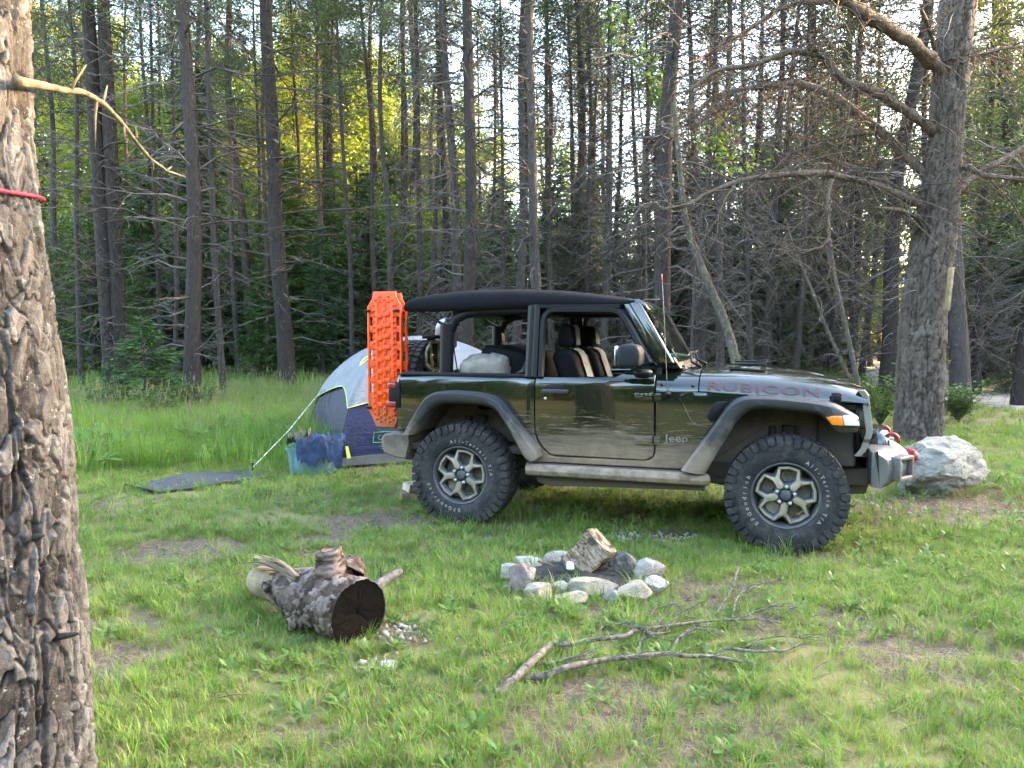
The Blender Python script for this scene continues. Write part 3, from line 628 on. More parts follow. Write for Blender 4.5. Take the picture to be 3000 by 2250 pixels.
# ---- the big limby pine at the right
TY = 11.2; Z8 = lambda x, y: (1950 + x / 1.5086, y / 1.5086)
TE = [(1295, 0, 68), (1262, 300, 67), (1238, 600, 66), (1205, 900, 80), (1178, 1100, 86), (1137, 1400, 90), (1128, 1659, 93)]
tz, tx, tr = [], [], []
for cx_, cy_, hw_ in TE:
    q = at_y(*Z8(cx_, cy_), TY); tz.append(q[2]); tx.append(q[0]); tr.append(hw_ / 1.5086 / F_PX * TY)
tz, tx, tr = [np.array(v)[::-1] for v in (tz, tx, tr)]
RX0 = tx[0] - 0.02
rt = empty('pine_tree', (RX0, TY, 0)); tag(rt, 'big limby pine with thick crooked dead branches, beside the white boulder', 'tree')
def rt_rows(z):
    return np.interp(z, [-.3] + list(tz) + [16], [tx[0] - .02] + list(tx) + [tx[-1] + .6]) - RX0, 0 * z, np.interp(z, [-.3, 0.0] + list(tz) + [16], [tr[0] * 1.25, tr[0] * 1.08] + list(tr) + [.08])
RBARK = plate_mat('bark_plates_right', [(0.030, 0.0225, 0.0185), (0.088, 0.070, 0.058), (0.15, 0.126, 0.107)], 0.28)
bark_trunk('trunk', rt_rows, -.3, 7.2, 150, 420, None, 0.036, RBARK, rt, 13, 21, 6.0, [(0.72, 1.5, .07, .03), (0.8, 0.9, .06, .03)])
m = MB(); z = np.linspace(7.15, 15, 20); q = rt_rows(z); m.tube(np.stack([q[0], q[1], z], -1), q[2], 14, 0, True, .04, 5); m.build('upper_trunk', B_RED, rt, True, fixn=False)
LIMB = [  # points in the enlarged view, radius start / end (m), distance at the tip relative to the trunk
    ([(1225, 320), (1170, 270), (1110, 210), (1010, 140), (900, 70), (810, 15), (740, -30), (640, -60)], .088, .05, -1.4),
    ([(800, 12), (700, 2), (600, 10), (480, 50), (420, 95), (330, 150), (250, 215), (150, 260)], .035, .012, -0.6),
    ([(1200, 590), (1165, 565), (1080, 500), (960, 420), (880, 385), (800, 370), (740, 310), (705, 255), (660, 232), (560, 225), (440, 275), (310, 300), (200, 320), (110, 400)], .070, .014, -1.0),
    ([(1180, 790), (1130, 755), (1060, 690), (960, 590), (850, 500), (760, 430), (640, 380), (560, 365), (440, 385), (300, 395), (200, 430), (130, 510)], .066, .015, 0.9),
    ([(1180, 930), (1120, 905), (1050, 870), (930, 820), (800, 785), (700, 765), (560, 765), (430, 780), (300, 805), (180, 855), (80, 915), (-10, 922)], .052, .012, -0.9),
    ([(1150, 900), (1010, 830), (930, 770), (850, 745), (740, 705), (680, 700), (560, 690)], .035, .010, 1.0),
    ([(1150, 985), (1100, 955), (1040, 930), (930, 918)], .036, .014, -0.5), ([(1150, 1010), (1085, 985), (1060, 950)], .05, .02, .3),
    ([(735, 790), (718, 840), (715, 900), (722, 990), (720, 1060), (690, 1095), (620, 1110), (560, 1112), (470, 1100)], .024, .007, -0.75), ([(708, 1085), (715, 1130), (730, 1185), (770, 1205), (815, 1225)], .012, .005, -0.8),
    ([(965, 595), (860, 590), (760, 610), (640, 650), (560, 672), (480, 750), (420, 770)], .020, .007, 0.4), ([(700, 925), (640, 950), (570, 1005), (480, 1100)], .012, .004, -.7),
    ([(1290, 840), (1340, 800), (1400, 750), (1500, 700), (1590, 645), (1700, 600)], .042, .02, .6), ([(1265, 745), (1300, 735), (1345, 740), (1400, 775), (1440, 780), (1590, 792), (1700, 800)], .034, .02, -.8), ([(1285, 842), (1350, 852), (1400, 872), (1442, 905)], .016, .007, -.4),
    ([(1345, 262), (1400, 240), (1460, 220), (1590, 200)], .03, .014, .5), ([(1205, 255), (1180, 180), (1150, 100), (1130, 40)], .03, .016, -.6), ([(705, 250), (670, 232), (655, 215), (645, 170)], .016, .006, -.8), ([(900, 75), (820, 90), (720, 145), (640, 200)], .02, .006, -1.0), ([(640, 380), (540, 410), (430, 440), (330, 520)], .016, .006, .9), ([(560, 300), (470, 345), (360, 400), (250, 480), (100, 560)], .014, .005, -.7), ([(1050, 690), (980, 720), (900, 790), (830, 800)], .012, .004, .2)]
rs = np.random.RandomState(21)
DBARK = bark_mat('bark_limb', (0.05, 0.036, 0.028), (0.19, 0.145, 0.11), 0.35, 30)
for pts, r0, r1, dy in LIMB:
    r0, r1 = r0 * 1.08 + .002, r1 * 1.3 + .003
    n = len(pts); y0 = TY - (0.0 if pts[0][0] > 1040 else 0); st = 0.0 if pts[0][0] > 1040 else dy * 0.8
    P = np.array([at_y(*Z8(a_, b_), TY + st + (dy - st) * (i / (n - 1)) ** 0.9) for i, (a_, b_) in enumerate(pts)]) - np.array([RX0, TY, 0])
    k = n * 6; t_ = np.linspace(0, 1, k); PS = np.stack([np.interp(t_, np.linspace(0, 1, n), P[:, i]) for i in range(3)], -1)
    for _ in range(4): PS[1:-1] = (PS[:-2] + PS[1:-1] * 2 + PS[2:]) / 4
    PS = PS + np.stack([fbm(t_ * n * 1.5, t_ * 0 + c_ + n, seed=int(r0 * 1000)) - 0.5 for c_ in (1, 7, 13)], -1) * (0.02 + r0 * 0.25)
    L = np.linalg.norm(np.diff(PS, axis=0), axis=1).sum(); m = MB(); m.tube(PS, (r0 + (r1 - r0) * t_ ** 1.25) * (1 + 0.6 * (fbm(t_ * n * 3, t_ * 0, seed=n) - 0.5)), 10, 0, True, 0.12, n)
    for i in range(int(5 + L * 17)):
        f = rs.uniform(0.06, 1.0); q = np.array([np.interp(f, t_, PS[:, j]) for j in range(3)]); ll = rs.uniform(0.12, 0.95) * (0.5 + min(1, L / 3))
        dead_branch(m, q, rs.uniform(0, 6.28), ll, min(0.013, 0.006 + 0.007 * ll), rs.uniform(-0.9, 0.7), rs.uniform(-.2, .9), rs, 5, True, 6, 3)
    m.build('limb', DBARK, rt, smooth=True, fixn=False)
b = MB()
for i in range(90):
    zz = rs.uniform(1.9, 7.0); q = rt_rows(np.array([zz])); ll = rs.uniform(.3, 1.5); az = rs.uniform(0, 6.28)
    dead_branch(b, (q[0][0] + q[2][0] * .9 * math.cos(az), q[2][0] * .9 * math.sin(az), zz), az, ll, .004 + .006 * ll, rs.uniform(-.5, .5), rs.uniform(0, .7), rs, 6)
b.build('dead_twigs', TWIG_P, rt, fixn=False)['kind'] = 'stuff'
c = MB(); cb = []
for i in range(46):
    zz = 6.5 + 8 * (i + rs.rand()) / 46; Pq = dead_branch(c, (float(rt_rows(np.array([zz]))[0][0]), 0, zz), rs.uniform(0, 6.28), 3.0 * (1 - (zz - 6) / 11) + .5, .03, .3, .1, rs, 0, False, 5, 3, 1)
    for q in range(7): cb.append(Pq[0] + (Pq[-1] - Pq[0]) * rs.uniform(.3, 1.05) + rs.normal(0, .2, 3))
needle_clump(c, cb, rs, 14, .22, .03, .14); c.build('crown', [N_PINE, TWIG], rt, fixn=False)['kind'] = 'stuff'
# board nailed to its side
p0 = at_y(*Z8(1243, 1372), TY - .42); p1 = at_y(*Z8(1264, 1182), TY - .42); m = MB(); dz = p1 - p0; Lb = np.linalg.norm(dz); m.box((0, 0, Lb / 2), (0.10, 0.035, Lb)); 
bo = m.build('wooden_board', simple('board_wood', (0.30, 0.225, 0.12), 0.8, 0, 0.35, 6, 0.5, 40), None, bevel=0.004); bo.location = tuple(p0); bo.rotation_euler = Vector(dz).to_track_quat('Z', 'Y').to_euler(); tag(bo, 'weathered yellow-brown board nailed upright to the big limby pine', 'board')
# ---- leaning thin stems behind the bonnet
def leaning(pts, dep, r0, r1, label, bark, seed, tw=10):
    P = np.array([at_y(a_, b_, dep + 0.3 * i) for i, (a_, b_) in enumerate(pts)]); base = P[0].copy(); base[2] = float(gh(base[0], base[1]))
    d0 = (P[1] - P[0]) / np.linalg.norm(P[1] - P[0]); P = np.concatenate([[P[0] - d0 * (P[0][2] - base[2] + .1) / max(.3, d0[2])], P]); base = P[0].copy()
    k = len(P) * 6; t_ = np.linspace(0, 1, k); PS = np.stack([np.interp(t_, np.linspace(0, 1, len(P)), P[:, i]) for i in range(3)], -1) - base
    for _ in range(4): PS[1:-1] = (PS[:-2] + PS[1:-1] * 2 + PS[2:]) / 4
    o = empty('leaning_tree', tuple(base)); tag(o, label, 'tree'); m = MB(); m.tube(PS, r0 + (r1 - r0) * t_, 10, 0, True, .06, seed); m.build('trunk', bark, o, True, fixn=False)
    rs = np.random.RandomState(seed); b = MB()
    for i in range(tw * 3):
        f = rs.uniform(.25, 1); q = np.array([np.interp(f, t_, PS[:, j]) for j in range(3)]); ll = rs.uniform(.2, 1.0); dead_branch(b, q, rs.uniform(0, 6.28), ll, .004 + .005 * ll, rs.uniform(-.3, .8), rs.uniform(0, .6), rs, 5)
    b.build('dead_branches', TWIG_P, o, fixn=False)['kind'] = 'stuff'; return o
leaning([(2160, 1075), (2128, 950), (2075, 830), (2035, 730), (2005, 640), (1990, 480), (1975, 300)], 11.6, .080, .04, 'pale lichen-covered tree leaning over behind the windscreen of the green car', B_PALE, 4)
leaning([(2487, 1105), (2420, 960), (2375, 840), (2329, 739), (2300, 640)], 12.8, .030, .018, 'thin dead pole leaning steeply behind the bonnet of the green car', B_PALE, 5, 4)
leaning([(2512, 1118), (2485, 990), (2460, 880), (2443, 802), (2430, 700)], 12.6, .045, .03, 'thicker crooked dead stem standing beside the leaning pole behind the bonnet', B_PALE, 6, 4)

# ---- leafy saplings: bright leaves hanging among the dead branches
def sapling(pts, dep, cl, mat, label, seed, lf=.10, n=60, sp=.16):
    P = np.array([at_y(*D(a_, b_), dep) for a_, b_ in pts]); base = P[0].copy(); base[2] = float(gh(base[0], base[1])); P[0] = base
    o = empty('leafy_sapling', tuple(base)); tag(o, label, 'tree'); rs = np.random.RandomState(seed); t_ = np.linspace(0, 1, 30); PS = np.stack([np.interp(t_, np.linspace(0, 1, len(P)), P[:, i]) for i in range(3)], -1) - base
    for _ in range(3): PS[1:-1] = (PS[:-2] + PS[1:-1] * 2 + PS[2:]) / 4
    m = MB(); m.tube(PS, .022 * (1 - .75 * t_), 7, 0, True, .05, seed); c = MB(); LP = []
    for a_, b_ in cl:
        q = at_y(*D(a_, b_), dep + rs.uniform(-.4, .4)) - base; k = PS[np.argmin(np.linalg.norm(PS - (q - np.array([0, 0, .25])), axis=1))]; m.tube([k, (k + q) / 2 + np.array([0, 0, .05]), q], [.007, .005, .002], 4, 0, False); LP.append(q + rs.normal(0, sp, (n, 3)))
    m.build('trunk', B_GREY, o, True, fixn=False); LP = np.concatenate(LP); d = rdir(rs, len(LP)); d[:, 2] = d[:, 2] * .4 - .35; d /= np.linalg.norm(d, axis=1, keepdims=True); c.leaf(LP, d, perp(d, rs), lf * rs.uniform(.6, 1.3, len(LP)), lf * .8 * rs.uniform(.7, 1.2, len(LP))); c.build('foliage', mat, o, fixn=False)['kind'] = 'stuff'
sapling([(1490, 760), (1500, 560), (1520, 420), (1545, 330), (1560, 250)], 12.6, [(1548, 275), (1530, 315), (1560, 310), (1580, 290), (1600, 350), (1570, 340), (1545, 345), (1620, 335)], leafmat('leaves_sapling', [(0.07, 0.15, 0.02), (0.12, 0.21, 0.025), (0.18, 0.26, 0.03)], 0.5), 'slim sapling with a few bright yellow-green leaves among the dead branches', 3, .085, 26, .15)
sapling([(1400, 760), (1395, 500), (1390, 300), (1370, 120), (1340, 20)], 15.0, [(1335, 60), (1345, 100), (1400, 165), (1420, 215), (1425, 190), (1380, 130), (1330, 30)], L_GRN, 'thin sapling with mid-green leaves climbing beside the stout dark pine', 4, .12, 40, .16)
# ================================================================ THE GREEN CAR
JO, JA = (-0.1176, 7.0357, 0.0), -0.33322
jeep = empty('off_road_car', JO, JA); tag(jeep, 'dusty dark green two-door off-road car with black soft top, parked behind the fire ring', 'car')
MUD = (0.255, 0.182, 0.118)
def paint_mat(name, base, rough=0.08, mudtop=0.94, mudbot=0.58, mmax=0.95, dust=0.02):
    t = NT(name); co = t.co(); s = t.sep(co)
    n = t.noise(co, 5, 6, 0.7); st = t.noise(t.mapv(co, (3.5, 1, 40), (0, 0.30, 0)), 1.0, 5, 0.75); st2 = t.noise(t.mapv(co, (5, 1, 60), (0, -0.22, 0)), 1.0, 5, 0.75)
    zz = t.math('ADD', s[2], t.math('MULTIPLY', t.math('SUBTRACT', n, 0.5), 0.22))
    zz = t.math('ADD', zz, t.math('MULTIPLY', t.math('SUBTRACT', t.math('MAXIMUM', st, st2), 0.55), -0.55))
    # splash is thickest behind the front wheel and round the rear wheel
    sp = t.math('MULTIPLY', t.math('ABSOLUTE', t.math('SUBTRACT', s[0], 1.15)), 0.10)
    f = t.mrange(t.math('ADD', zz, sp), mudtop, mudbot, 0, mmax)
    scr = t.math('MULTIPLY', t.mrange(t.math('MAXIMUM', st, st2), 0.585, 0.65), t.mrange(s[2], 1.04, 0.80, 0, 0.85))
    f2 = t.math('MAXIMUM', f, scr); f2 = t.math('ADD', f2, t.mrange(t.noise(co, 40, 4, 0.8), 0.35, 0.8, 0, dust), True)
    c = t.mix(f2, base, t.mix(t.mrange(n, 0.35, 0.65), tuple(x * .75 for x in MUD), tuple(x * 1.2 for x in MUD)))
    rg = t.mrange(f2, 0, 0.7, rough, 0.85, False); ct = t.mrange(f2, 0, 0.5, 1.0, 0.0, False)
    p = t.bsdf(c, rg, 0.0, None, ct, 0.5, Coat_Roughness=0.015)
    return t.done(p)
PAINT = paint_mat('car_paint', (0.0034, 0.0092, 0.0046))
PLAST = simple('black_plastic', (0.028, 0.029, 0.032), 0.55, 0, 0.2, 8, 0.12, 200, mud=(MUD, 0.92, 0.42, 0.75))
FLARE = simple('flare_plastic', (0.025, 0.0265, 0.030), 0.5, 0, 0.15, 6, 0.12, 220, mud=((0.24, 0.19, 0.14), 0.96, 0.56, 0.85))
BLACK = simple('black_trim', (0.0055, 0.0055, 0.0065), 0.5, 0, 0.3, 20, spec=0.25)
DARK = simple('dark_underbody', (0.022, 0.020, 0.018), 0.9, 0, 0.5, 9, mud=((0.16, 0.125, 0.095), 0.95, 0.3, 0.6))
MUDDY = simple('mud_coated', (0.225, 0.168, 0.118), 0.85, 0, 0.3, 14, 0.4, 50)
CLOTH = simple('soft_top_cloth', (0.0060, 0.0058, 0.0075), 0.9, 0, 0.2, 30, 0.3, 500, spec=0.15)
SEATB = simple('seat_black', (0.006, 0.006, 0.0068), 0.6, 0, 0.3, 12, 0.1, 150, spec=0.06)
SEATG = simple('seat_grey', (0.20, 0.188, 0.168), 0.75, 0, 0.12, 12, 0.1, 150)
RUBBER = simple('tyre_rubber', (0.040, 0.040, 0.042), 0.75, 0, 0.25, 10, 0.2, 120, spec=0.4)
t_ = NT('tyre_rubber_dusty'); co = t_.co(); n = t_.noise(co, 11, 5, 0.7)
RUBBER = t_.done(t_.bsdf(t_.mix(t_.mrange(n, 0.35, 0.75), (0.014, 0.014, 0.0155), (0.062, 0.056, 0.050)), 0.8, 0, t_.bump(t_.noise(co, 150, 3), 0.1, 0.003), 0, 0.35))
RIMF = simple('rim_bronze_face', (0.31, 0.255, 0.175), 0.55, 0.15, 0.15, 14, 0.1, 90)
RIMG = simple('rim_grey', (0.085, 0.085, 0.09), 0.5, 0.35, 0.25, 10)
CHROME = simple('steel', (0.50, 0.49, 0.46), 0.35, 0.6, 0.2, 12)
WLET = simple('white_letter', (0.24, 0.225, 0.195), 0.8, 0, 0.2, 40)
BUMP = simple('bumper_steel', (0.12, 0.12, 0.122), 0.48, 0.5, 0.25, 9, 0.15, 70, mud=((0.22, 0.195, 0.165), 0.74, 0.42, 0.6))
RED = simple('red_metal', (0.30, 0.018, 0.02), 0.4, 0, 0.2, 20)
def glassmat(name, col, rough=0.0, mixf=0.12, tint=(0.8, 0.86, 0.84)):
    t = NT(name); tr = t.n('ShaderNodeBsdfTransparent'); tr.inputs[0].default_value = (*tint, 1); gl = t.n('ShaderNodeBsdfGlossy'); gl.inputs['Roughness'].default_value = rough; gl.inputs[0].default_value = (*col, 1)
    fr = t.n('ShaderNodeFresnel'); fr.inputs[0].default_value = 1.5; mx = t.n('ShaderNodeMixShader'); t.l(t.math('ADD', t.math('MULTIPLY', fr.outputs[0], 1.2), mixf * 0.3, True), mx.inputs[0]); t.l(tr.outputs[0], mx.inputs[1]); t.l(gl.outputs[0], mx.inputs[2])
    return t.done(mx.outputs[0])
GLASS = glassmat('windscreen_glass', (1, 1, 1))
LENSW = simple('lens_clear', (0.75, 0.75, 0.75), 0.15, 0.0, 0.05, 10, coat=1.0)
LENSO = simple('lens_amber', (0.80, 0.20, 0.015), 0.25, 0.0, 0.12, 60, coat=1.0)
LENSR = simple('lens_red', (0.26, 0.012, 0.018), 0.2, 0.0, 0.12, 60, coat=1.0)

# ---- body surface: half width along the car and its bulge with height
def hw(x): return np.interp(x, [-0.64, -0.3, 0.6, 1.54, 1.83, 2.4, 2.75, 3.02], [0.760, 0.785, 0.795, 0.792, 0.772, 0.728, 0.690, 0.640])
def side_y(x, z):
    z = np.asarray(z, float); b = 0.014 * (1 - np.clip((z - 0.92) / 0.38, -1, 1) ** 2)
    return -(hw(x) + b - 0.9 * np.clip(z - 1.150, 0, 1) ** 2 * 9.0 * 0.9 - 0.10 * np.clip(0.64 - z, 0, 1))
def panel(name, poly, mat, parent=jeep, off=0.0, thick=0.022, bev=0.006, side=-1, ysurf=side_y, zs=0.03, xs=0.12, wn=True):
    bm = bmesh.new(); vs = [bm.verts.new((x, 0, z)) for x, z in poly]; bm.faces.new(vs); bm.normal_update()
    bmesh.ops.triangulate(bm, faces=bm.faces[:], ngon_method='EAR_CLIP')
    P = np.array(poly); z0, z1, x0, x1 = P[:, 1].min(), P[:, 1].max(), P[:, 0].min(), P[:, 0].max()
    for zc in np.arange(math.floor(z0 / zs) * zs + zs, z1, zs): bmesh.ops.bisect_plane(bm, geom=bm.verts[:] + bm.edges[:] + bm.faces[:], plane_co=(0, 0, zc), plane_no=(0, 0, 1), dist=1e-5)
    for xc in np.arange(math.floor(x0 / xs) * xs + xs, x1, xs): bmesh.ops.bisect_plane(bm, geom=bm.verts[:] + bm.edges[:] + bm.faces[:], plane_co=(xc, 0, 0), plane_no=(1, 0, 0), dist=1e-5)
    for v in bm.verts: v.co.y = (float(ysurf(v.co.x, v.co.z)) - off) * (1 if side < 0 else -1)
    bmesh.ops.recalc_face_normals(bm, faces=bm.faces)
    f0 = max(bm.faces, key=lambda f: f.calc_area())
    if f0.normal.y * side < 0: bmesh.ops.reverse_faces(bm, faces=bm.faces[:])
    for f in bm.faces: f.smooth = True
    me = bpy.data.meshes.new(name); bm.to_mesh(me); bm.free(); me.materials.append(mat)
    o = bpy.data.objects.new(name, me); COL.objects.link(o); o.parent = parent
    sm = o.modifiers.new('solid', 'SOLIDIFY'); sm.thickness = thick; sm.offset = -1
    if bev: bv = o.modifiers.new('bevel', 'BEVEL'); bv.width = bev; bv.segments = 2; bv.limit_method = 'ANGLE'; bv.angle_limit = RAD(50)
    if wn: w = o.modifiers.new('weighted', 'WEIGHTED_NORMAL'); w.keep_sharp = False
    return o
R_ARCH = [(-0.423, 0.735), (-0.33, 0.85), (-0.249, 0.936), (-0.153, 0.979), (0.06, 0.98), (0.256, 0.966), (0.321, 0.929), (0.423, 0.775), (0.55, 0.552)]
F_ARCH = [(1.914, 0.545), (1.944, 0.60), (2.125, 0.918), (2.194, 0.994), (2.299, 1.016), (2.674, 0.985)]
DOOR = [(0.600, 1.200), (1.215, 1.214), (1.25, 1.222), (1.293, 1.245), (1.35, 1.280), (1.40, 1.303), (1.46, 1.316), (1.524, 1.320), (1.526, 0.66), (1.515, 0.625), (1.49, 0.602), (1.451, 0.592), (0.76, 0.590), (0.715, 0.603), (0.67, 0.640), (0.625, 0.705), (0.602, 0.770), (0.596, 0.853)]
QUARTER = [(-0.625, 0.725), (-0.630, 1.10), (-0.622, 1.16), (-0.600, 1.200), (0.586, 1.193), (0.584, 0.853), (0.590, 0.765), (0.614, 0.697), (0.660, 0.630), (0.705, 0.592), (0.755, 0.579), (1.451, 0.581), (1.495, 0.591), (1.524, 0.617), (1.537, 0.66), (1.536, 1.117), (1.70, 1.117), (1.84, 1.108), (2.2, 1.088), (2.56, 1.068), (2.70, 1.02), (2.674, 0.985), (2.299, 1.016), (2.194, 0.994), (2.125, 0.918), (1.944, 0.60), (1.914, 0.530), (0.56, 0.530)] + R_ARCH[::-1][1:]
for sd in (-1, 1):
    b = panel('body_side', QUARTER, PAINT, side=sd, bev=0)
    d = panel('door', DOOR, PAINT, side=sd, off=0.004, bev=0)
    if sd < 0: door_r = d
    else: d['label'] = 'far side door'
# inner shell behind the panel gaps, floor, tailgate
m = MB()
m.box((0.42, 0, 0.60), (2.1, 1.46, 0.06)); m.box((1.53, 0, 0.85), (0.05, 1.46, 0.50))
for sd in (-1, 1):
    m.box((1.06, sd * 0.735, 0.88), (0.95, 0.05, 0.58)); m.box((0.0, sd * 0.60, 1.08), (1.18, 0.30, 0.2))
m.build('tub_floor', DARK, jeep, bevel=0.01)
m = MB(); m.prism([(-0.735, 0.72), (0.735, 0.72), (0.745, 1.195), (-0.745, 1.195)], -0.638, -0.600, 0, 0); m.build('tailgate', PAINT, jeep, bevel=0.012, seg=3)
for sd in (-1, 1):
    m = MB(); m.prism([(-0.612, 1.196), (0.50, 1.191), (0.56, 1.212), (0.50, 1.222), (-0.58, 1.224)], sd * 0.775, sd * 0.70); m.build('top_rail', BLACK, jeep, bevel=0.006)
# ---- cowl and bonnet: a lofted shell
HZC = ([1.50, 1.60, 1.85, 2.10, 2.344, 2.60, 2.726, 2.80, 2.888, 2.95, 3.00, 3.020], [1.288, 1.288, 1.291, 1.288, 1.278, 1.254, 1.231, 1.217, 1.192, 1.168, 1.140, 1.105])
HZS = ([1.50, 1.84, 2.75, 3.02], [1.119, 1.112, 1.060, 1.046])
def hood_z(x, u):
    zc = np.interp(x, *HZC); zs = np.interp(x, *HZS)
    dome = 0.016 * (1 - sstep(0.36, 0.52, np.abs(u))) * sstep(1.95, 2.2, x) * (1 - sstep(2.62, 2.86, x))
    return zs + (zc - 0.012 - zs) * np.clip(1 - np.abs(u) ** 5.5, 0, 1) ** 0.62 + dome
def hood_y_at(x, z):
    zc = np.interp(x, *HZC) - 0.012; zs = np.interp(x, *HZS); f = np.clip((z - zs) / (zc - zs), 0, 0.999)
    return -hw(x) * (1 - f ** (1 / 0.62)) ** (1 / 5.5)
def hood_part(name, x0, x1, nx, front=False):
    us = np.sin(np.linspace(-1, 1, 61) * np.pi / 2); us = np.sign(us) * np.abs(us) ** 0.8; us[0], us[-1] = -1, 1
    xs = np.linspace(x0, x1, nx); G = np.zeros((nx, len(us), 3))
    for i, x in enumerate(xs): G[i, :, 0] = x + (0.028 * (1 - us ** 2) * sstep(2.7, 3.0, x)); G[i, :, 1] = hw(x) * us; G[i, :, 2] = hood_z(x, us)
    m = MB(); m.grid(G)
    for i in (0, -1): # folded edge
        E = G[i].copy(); E2 = E.copy(); E2[:, 2] -= 0.03; E2[:, 0] += 0.012 if i == 0 else -0.012
        m.grid(np.stack([E, E2], 0) if i else np.stack([E2, E], 0))
    o = m.build(name, PAINT, jeep, smooth=True, autos=40)
    return o
hood_part('cowl', 1.535, 1.838, 14); bonnet = hood_part('bonnet', 1.847, 3.0, 60)
# windscreen base panel (slanting band between cowl and glass)
m = MB(); m.prism([(1.50, 1.27), (1.70, 1.275), (1.655, 1.335), (1.60, 1.375), (1.53, 1.36)], -0.64, 0.64); m.build('scuttle', BLACK, jeep, bevel=0.01)
# ---- windscreen frame
def ws(x0f, z, y):  # helper keeps frame and glass on one raked plane
    return (x0f, y, z)
m = MB()
def pillar(s):
    A = [(1.512, 1.312), (1.625, 1.318), (1.66, 1.318), (1.405, 1.752), (1.375, 1.785), (1.30, 1.792), (1.252, 1.772)]
    y0 = s * 0.742; y1 = s * 0.680
    b = m.verts([(x, y0 - s * 0.13 * (z - 1.31), z) for x, z in A] + [(x, y1 - s * 0.13 * (z - 1.31), z) for x, z in A]); k = len(A)
    m.N.append((list(range(b, b + k)), 0)); m.N.append((list(range(b + k, b + 2 * k))[::-1], 0)); i = np.arange(k); j = (i + 1) % k; m.quads(np.stack([b + i, b + k + i, b + k + j, b + j], -1))
pillar(-1); pillar(1)
m.prism([(1.262, 1.772), (1.300, 1.805), (1.38, 1.802), (1.432, 1.765), (1.455, 1.722), (1.40, 1.718), (1.30, 1.74)], -0.665, 0.665)
m.prism([(1.585, 1.316), (1.675, 1.318), (1.655, 1.362), (1.62, 1.368)], -0.69, 0.69)
m.build('windscreen_frame', PAINT, jeep, bevel=0.014, seg=3)
m = MB(); G = []
for z in np.linspace(1.345, 1.748, 8):
    xx = np.interp(z, [1.345, 1.748], [1.648, 1.418]); yy = np.linspace(-1, 1, 15) * np.interp(z, [1.345, 1.748], [0.675, 0.625]); G.append(np.stack([xx + 0.03 * (1 - np.linspace(-1, 1, 15) ** 2), yy, np.full(15, z)], -1))
m.grid(np.array(G)); gl = m.build('windscreen_glass', GLASS, jeep, smooth=True)
for (x0, y0, x1, y1) in ((1.665, 0.10, 1.80, -0.38), (1.665, 0.48, 1.79, 0.20)):
    m = MB(); m.tube([(x1 + 0.02, y1, 1.285), (x1 - 0.06, y1 + 0.1, 1.315), (x0 + 0.02, y0, 1.395)], [0.012, 0.010, 0.006], 6); m.tube([(x0 + 0.03, y0 - 0.25, 1.375), (x0 + 0.022, y0 + 0.20, 1.39)], 0.007, 5); m.build('wiper', BLACK, jeep, smooth=True)
for yy in (-0.36, 0.36):     # bonnet vents
    m = MB(); m.box((2.17, yy, 1.307), (0.26, 0.13, 0.012)); m.box((2.26, yy - 0.03, 1.315), (0.09, 0.015, 0.014)); m.box((2.26, yy + .035, 1.315), (0.09, 0.015, 0.014)); m.build('bonnet_vent', BLACK, jeep, bevel=0.004)
for yy in (-0.50, 0.50): m = MB(); m.lathe([(0.0, 0.016), (0.012, 0.014), (0.016, 0.0)], 10, 'z', (1.70, yy, 1.283)); m.build('washer_nozzle', BLACK, jeep, smooth=True)
# ---- grille
m = MB()
def gx_(z, y): return np.interp(z, [0.66, 0.72, 0.84, 1.10, 1.14], [2.975, 3.02, 3.055, 3.02, 2.99]) + 0.035 * (1 - (y / 0.62) ** 2) - 0.02
def gpoly(y0, y1, z0, z1, ny=4, nz=10, t=0.045):
    Y = np.linspace(y0, y1, ny); Z = np.linspace(z0, z1, nz); YY, ZZ = np.meshgrid(Y, Z, indexing='ij'); X = gx_(ZZ, YY)
    Fr = np.stack([X, YY, ZZ], -1); Bk = Fr - np.array([t, 0, 0])
    m.grid(Fr); m.grid(Bk[::-1]); m.grid(np.stack([Fr[0], Bk[0]], 0)); m.grid(np.stack([Bk[-1], Fr[-1]], 0)); m.grid(np.stack([Fr[:, 0], Bk[:, 0]], 1)); m.grid(np.stack([Bk[:, -1], Fr[:, -1]], 1))
SL = [-0.273 + 0.091 * i for i in range(7)]
ed = [-0.318] + [s_ + 0.0455 for s_ in SL]
for e_ in ed: gpoly(e_ - 0.016, e_ + 0.016, 0.765, 1.070, 3)
gpoly(-0.62, 0.62, 1.070, 1.135, 20, 6); gpoly(-0.60, 0.60, 0.665, 0.765, 20, 6)
for s_ in (-1, 1):      # plate round each lamp: ring from circle to rectangle
    a = np.linspace(0, 2 * np.pi, 33); cyy, czz = s_ * 0.468, 0.945
    ci = np.stack([cyy + 0.100 * np.cos(a), czz + 0.100 * np.sin(a)], -1)
    mxx = np.maximum(np.abs(np.cos(a)) / 0.152, np.abs(np.sin(a)) / np.where(np.sin(a) > 0, 0.125, 0.180)); sqr = np.stack([cyy + np.cos(a) / mxx, czz + np.sin(a) / mxx], -1)
    P2 = lambda q, dx=0: np.stack([gx_(q[:, 1], q[:, 0]) + dx, q[:, 0], q[:, 1]], -1)
    m.grid(np.stack([P2(ci), P2(sqr)], 0)); m.grid(np.stack([P2(ci), P2(ci, -0.10)], 0)); m.grid(np.stack([P2(sqr), P2(sqr, -0.045)], 0))
m.build('grille', simple('grille_paint', (0.055, 0.062, 0.05), 0.4, 0.2, 0.3, 8, mud=((0.36, 0.33, 0.28), 1.6, 0.5, 0.75)), jeep, smooth=True, autos=35)
m = MB(); m.box((2.93, 0, 0.91), (0.03, 1.2, 0.42)); m.build('radiator', BLACK, jeep)
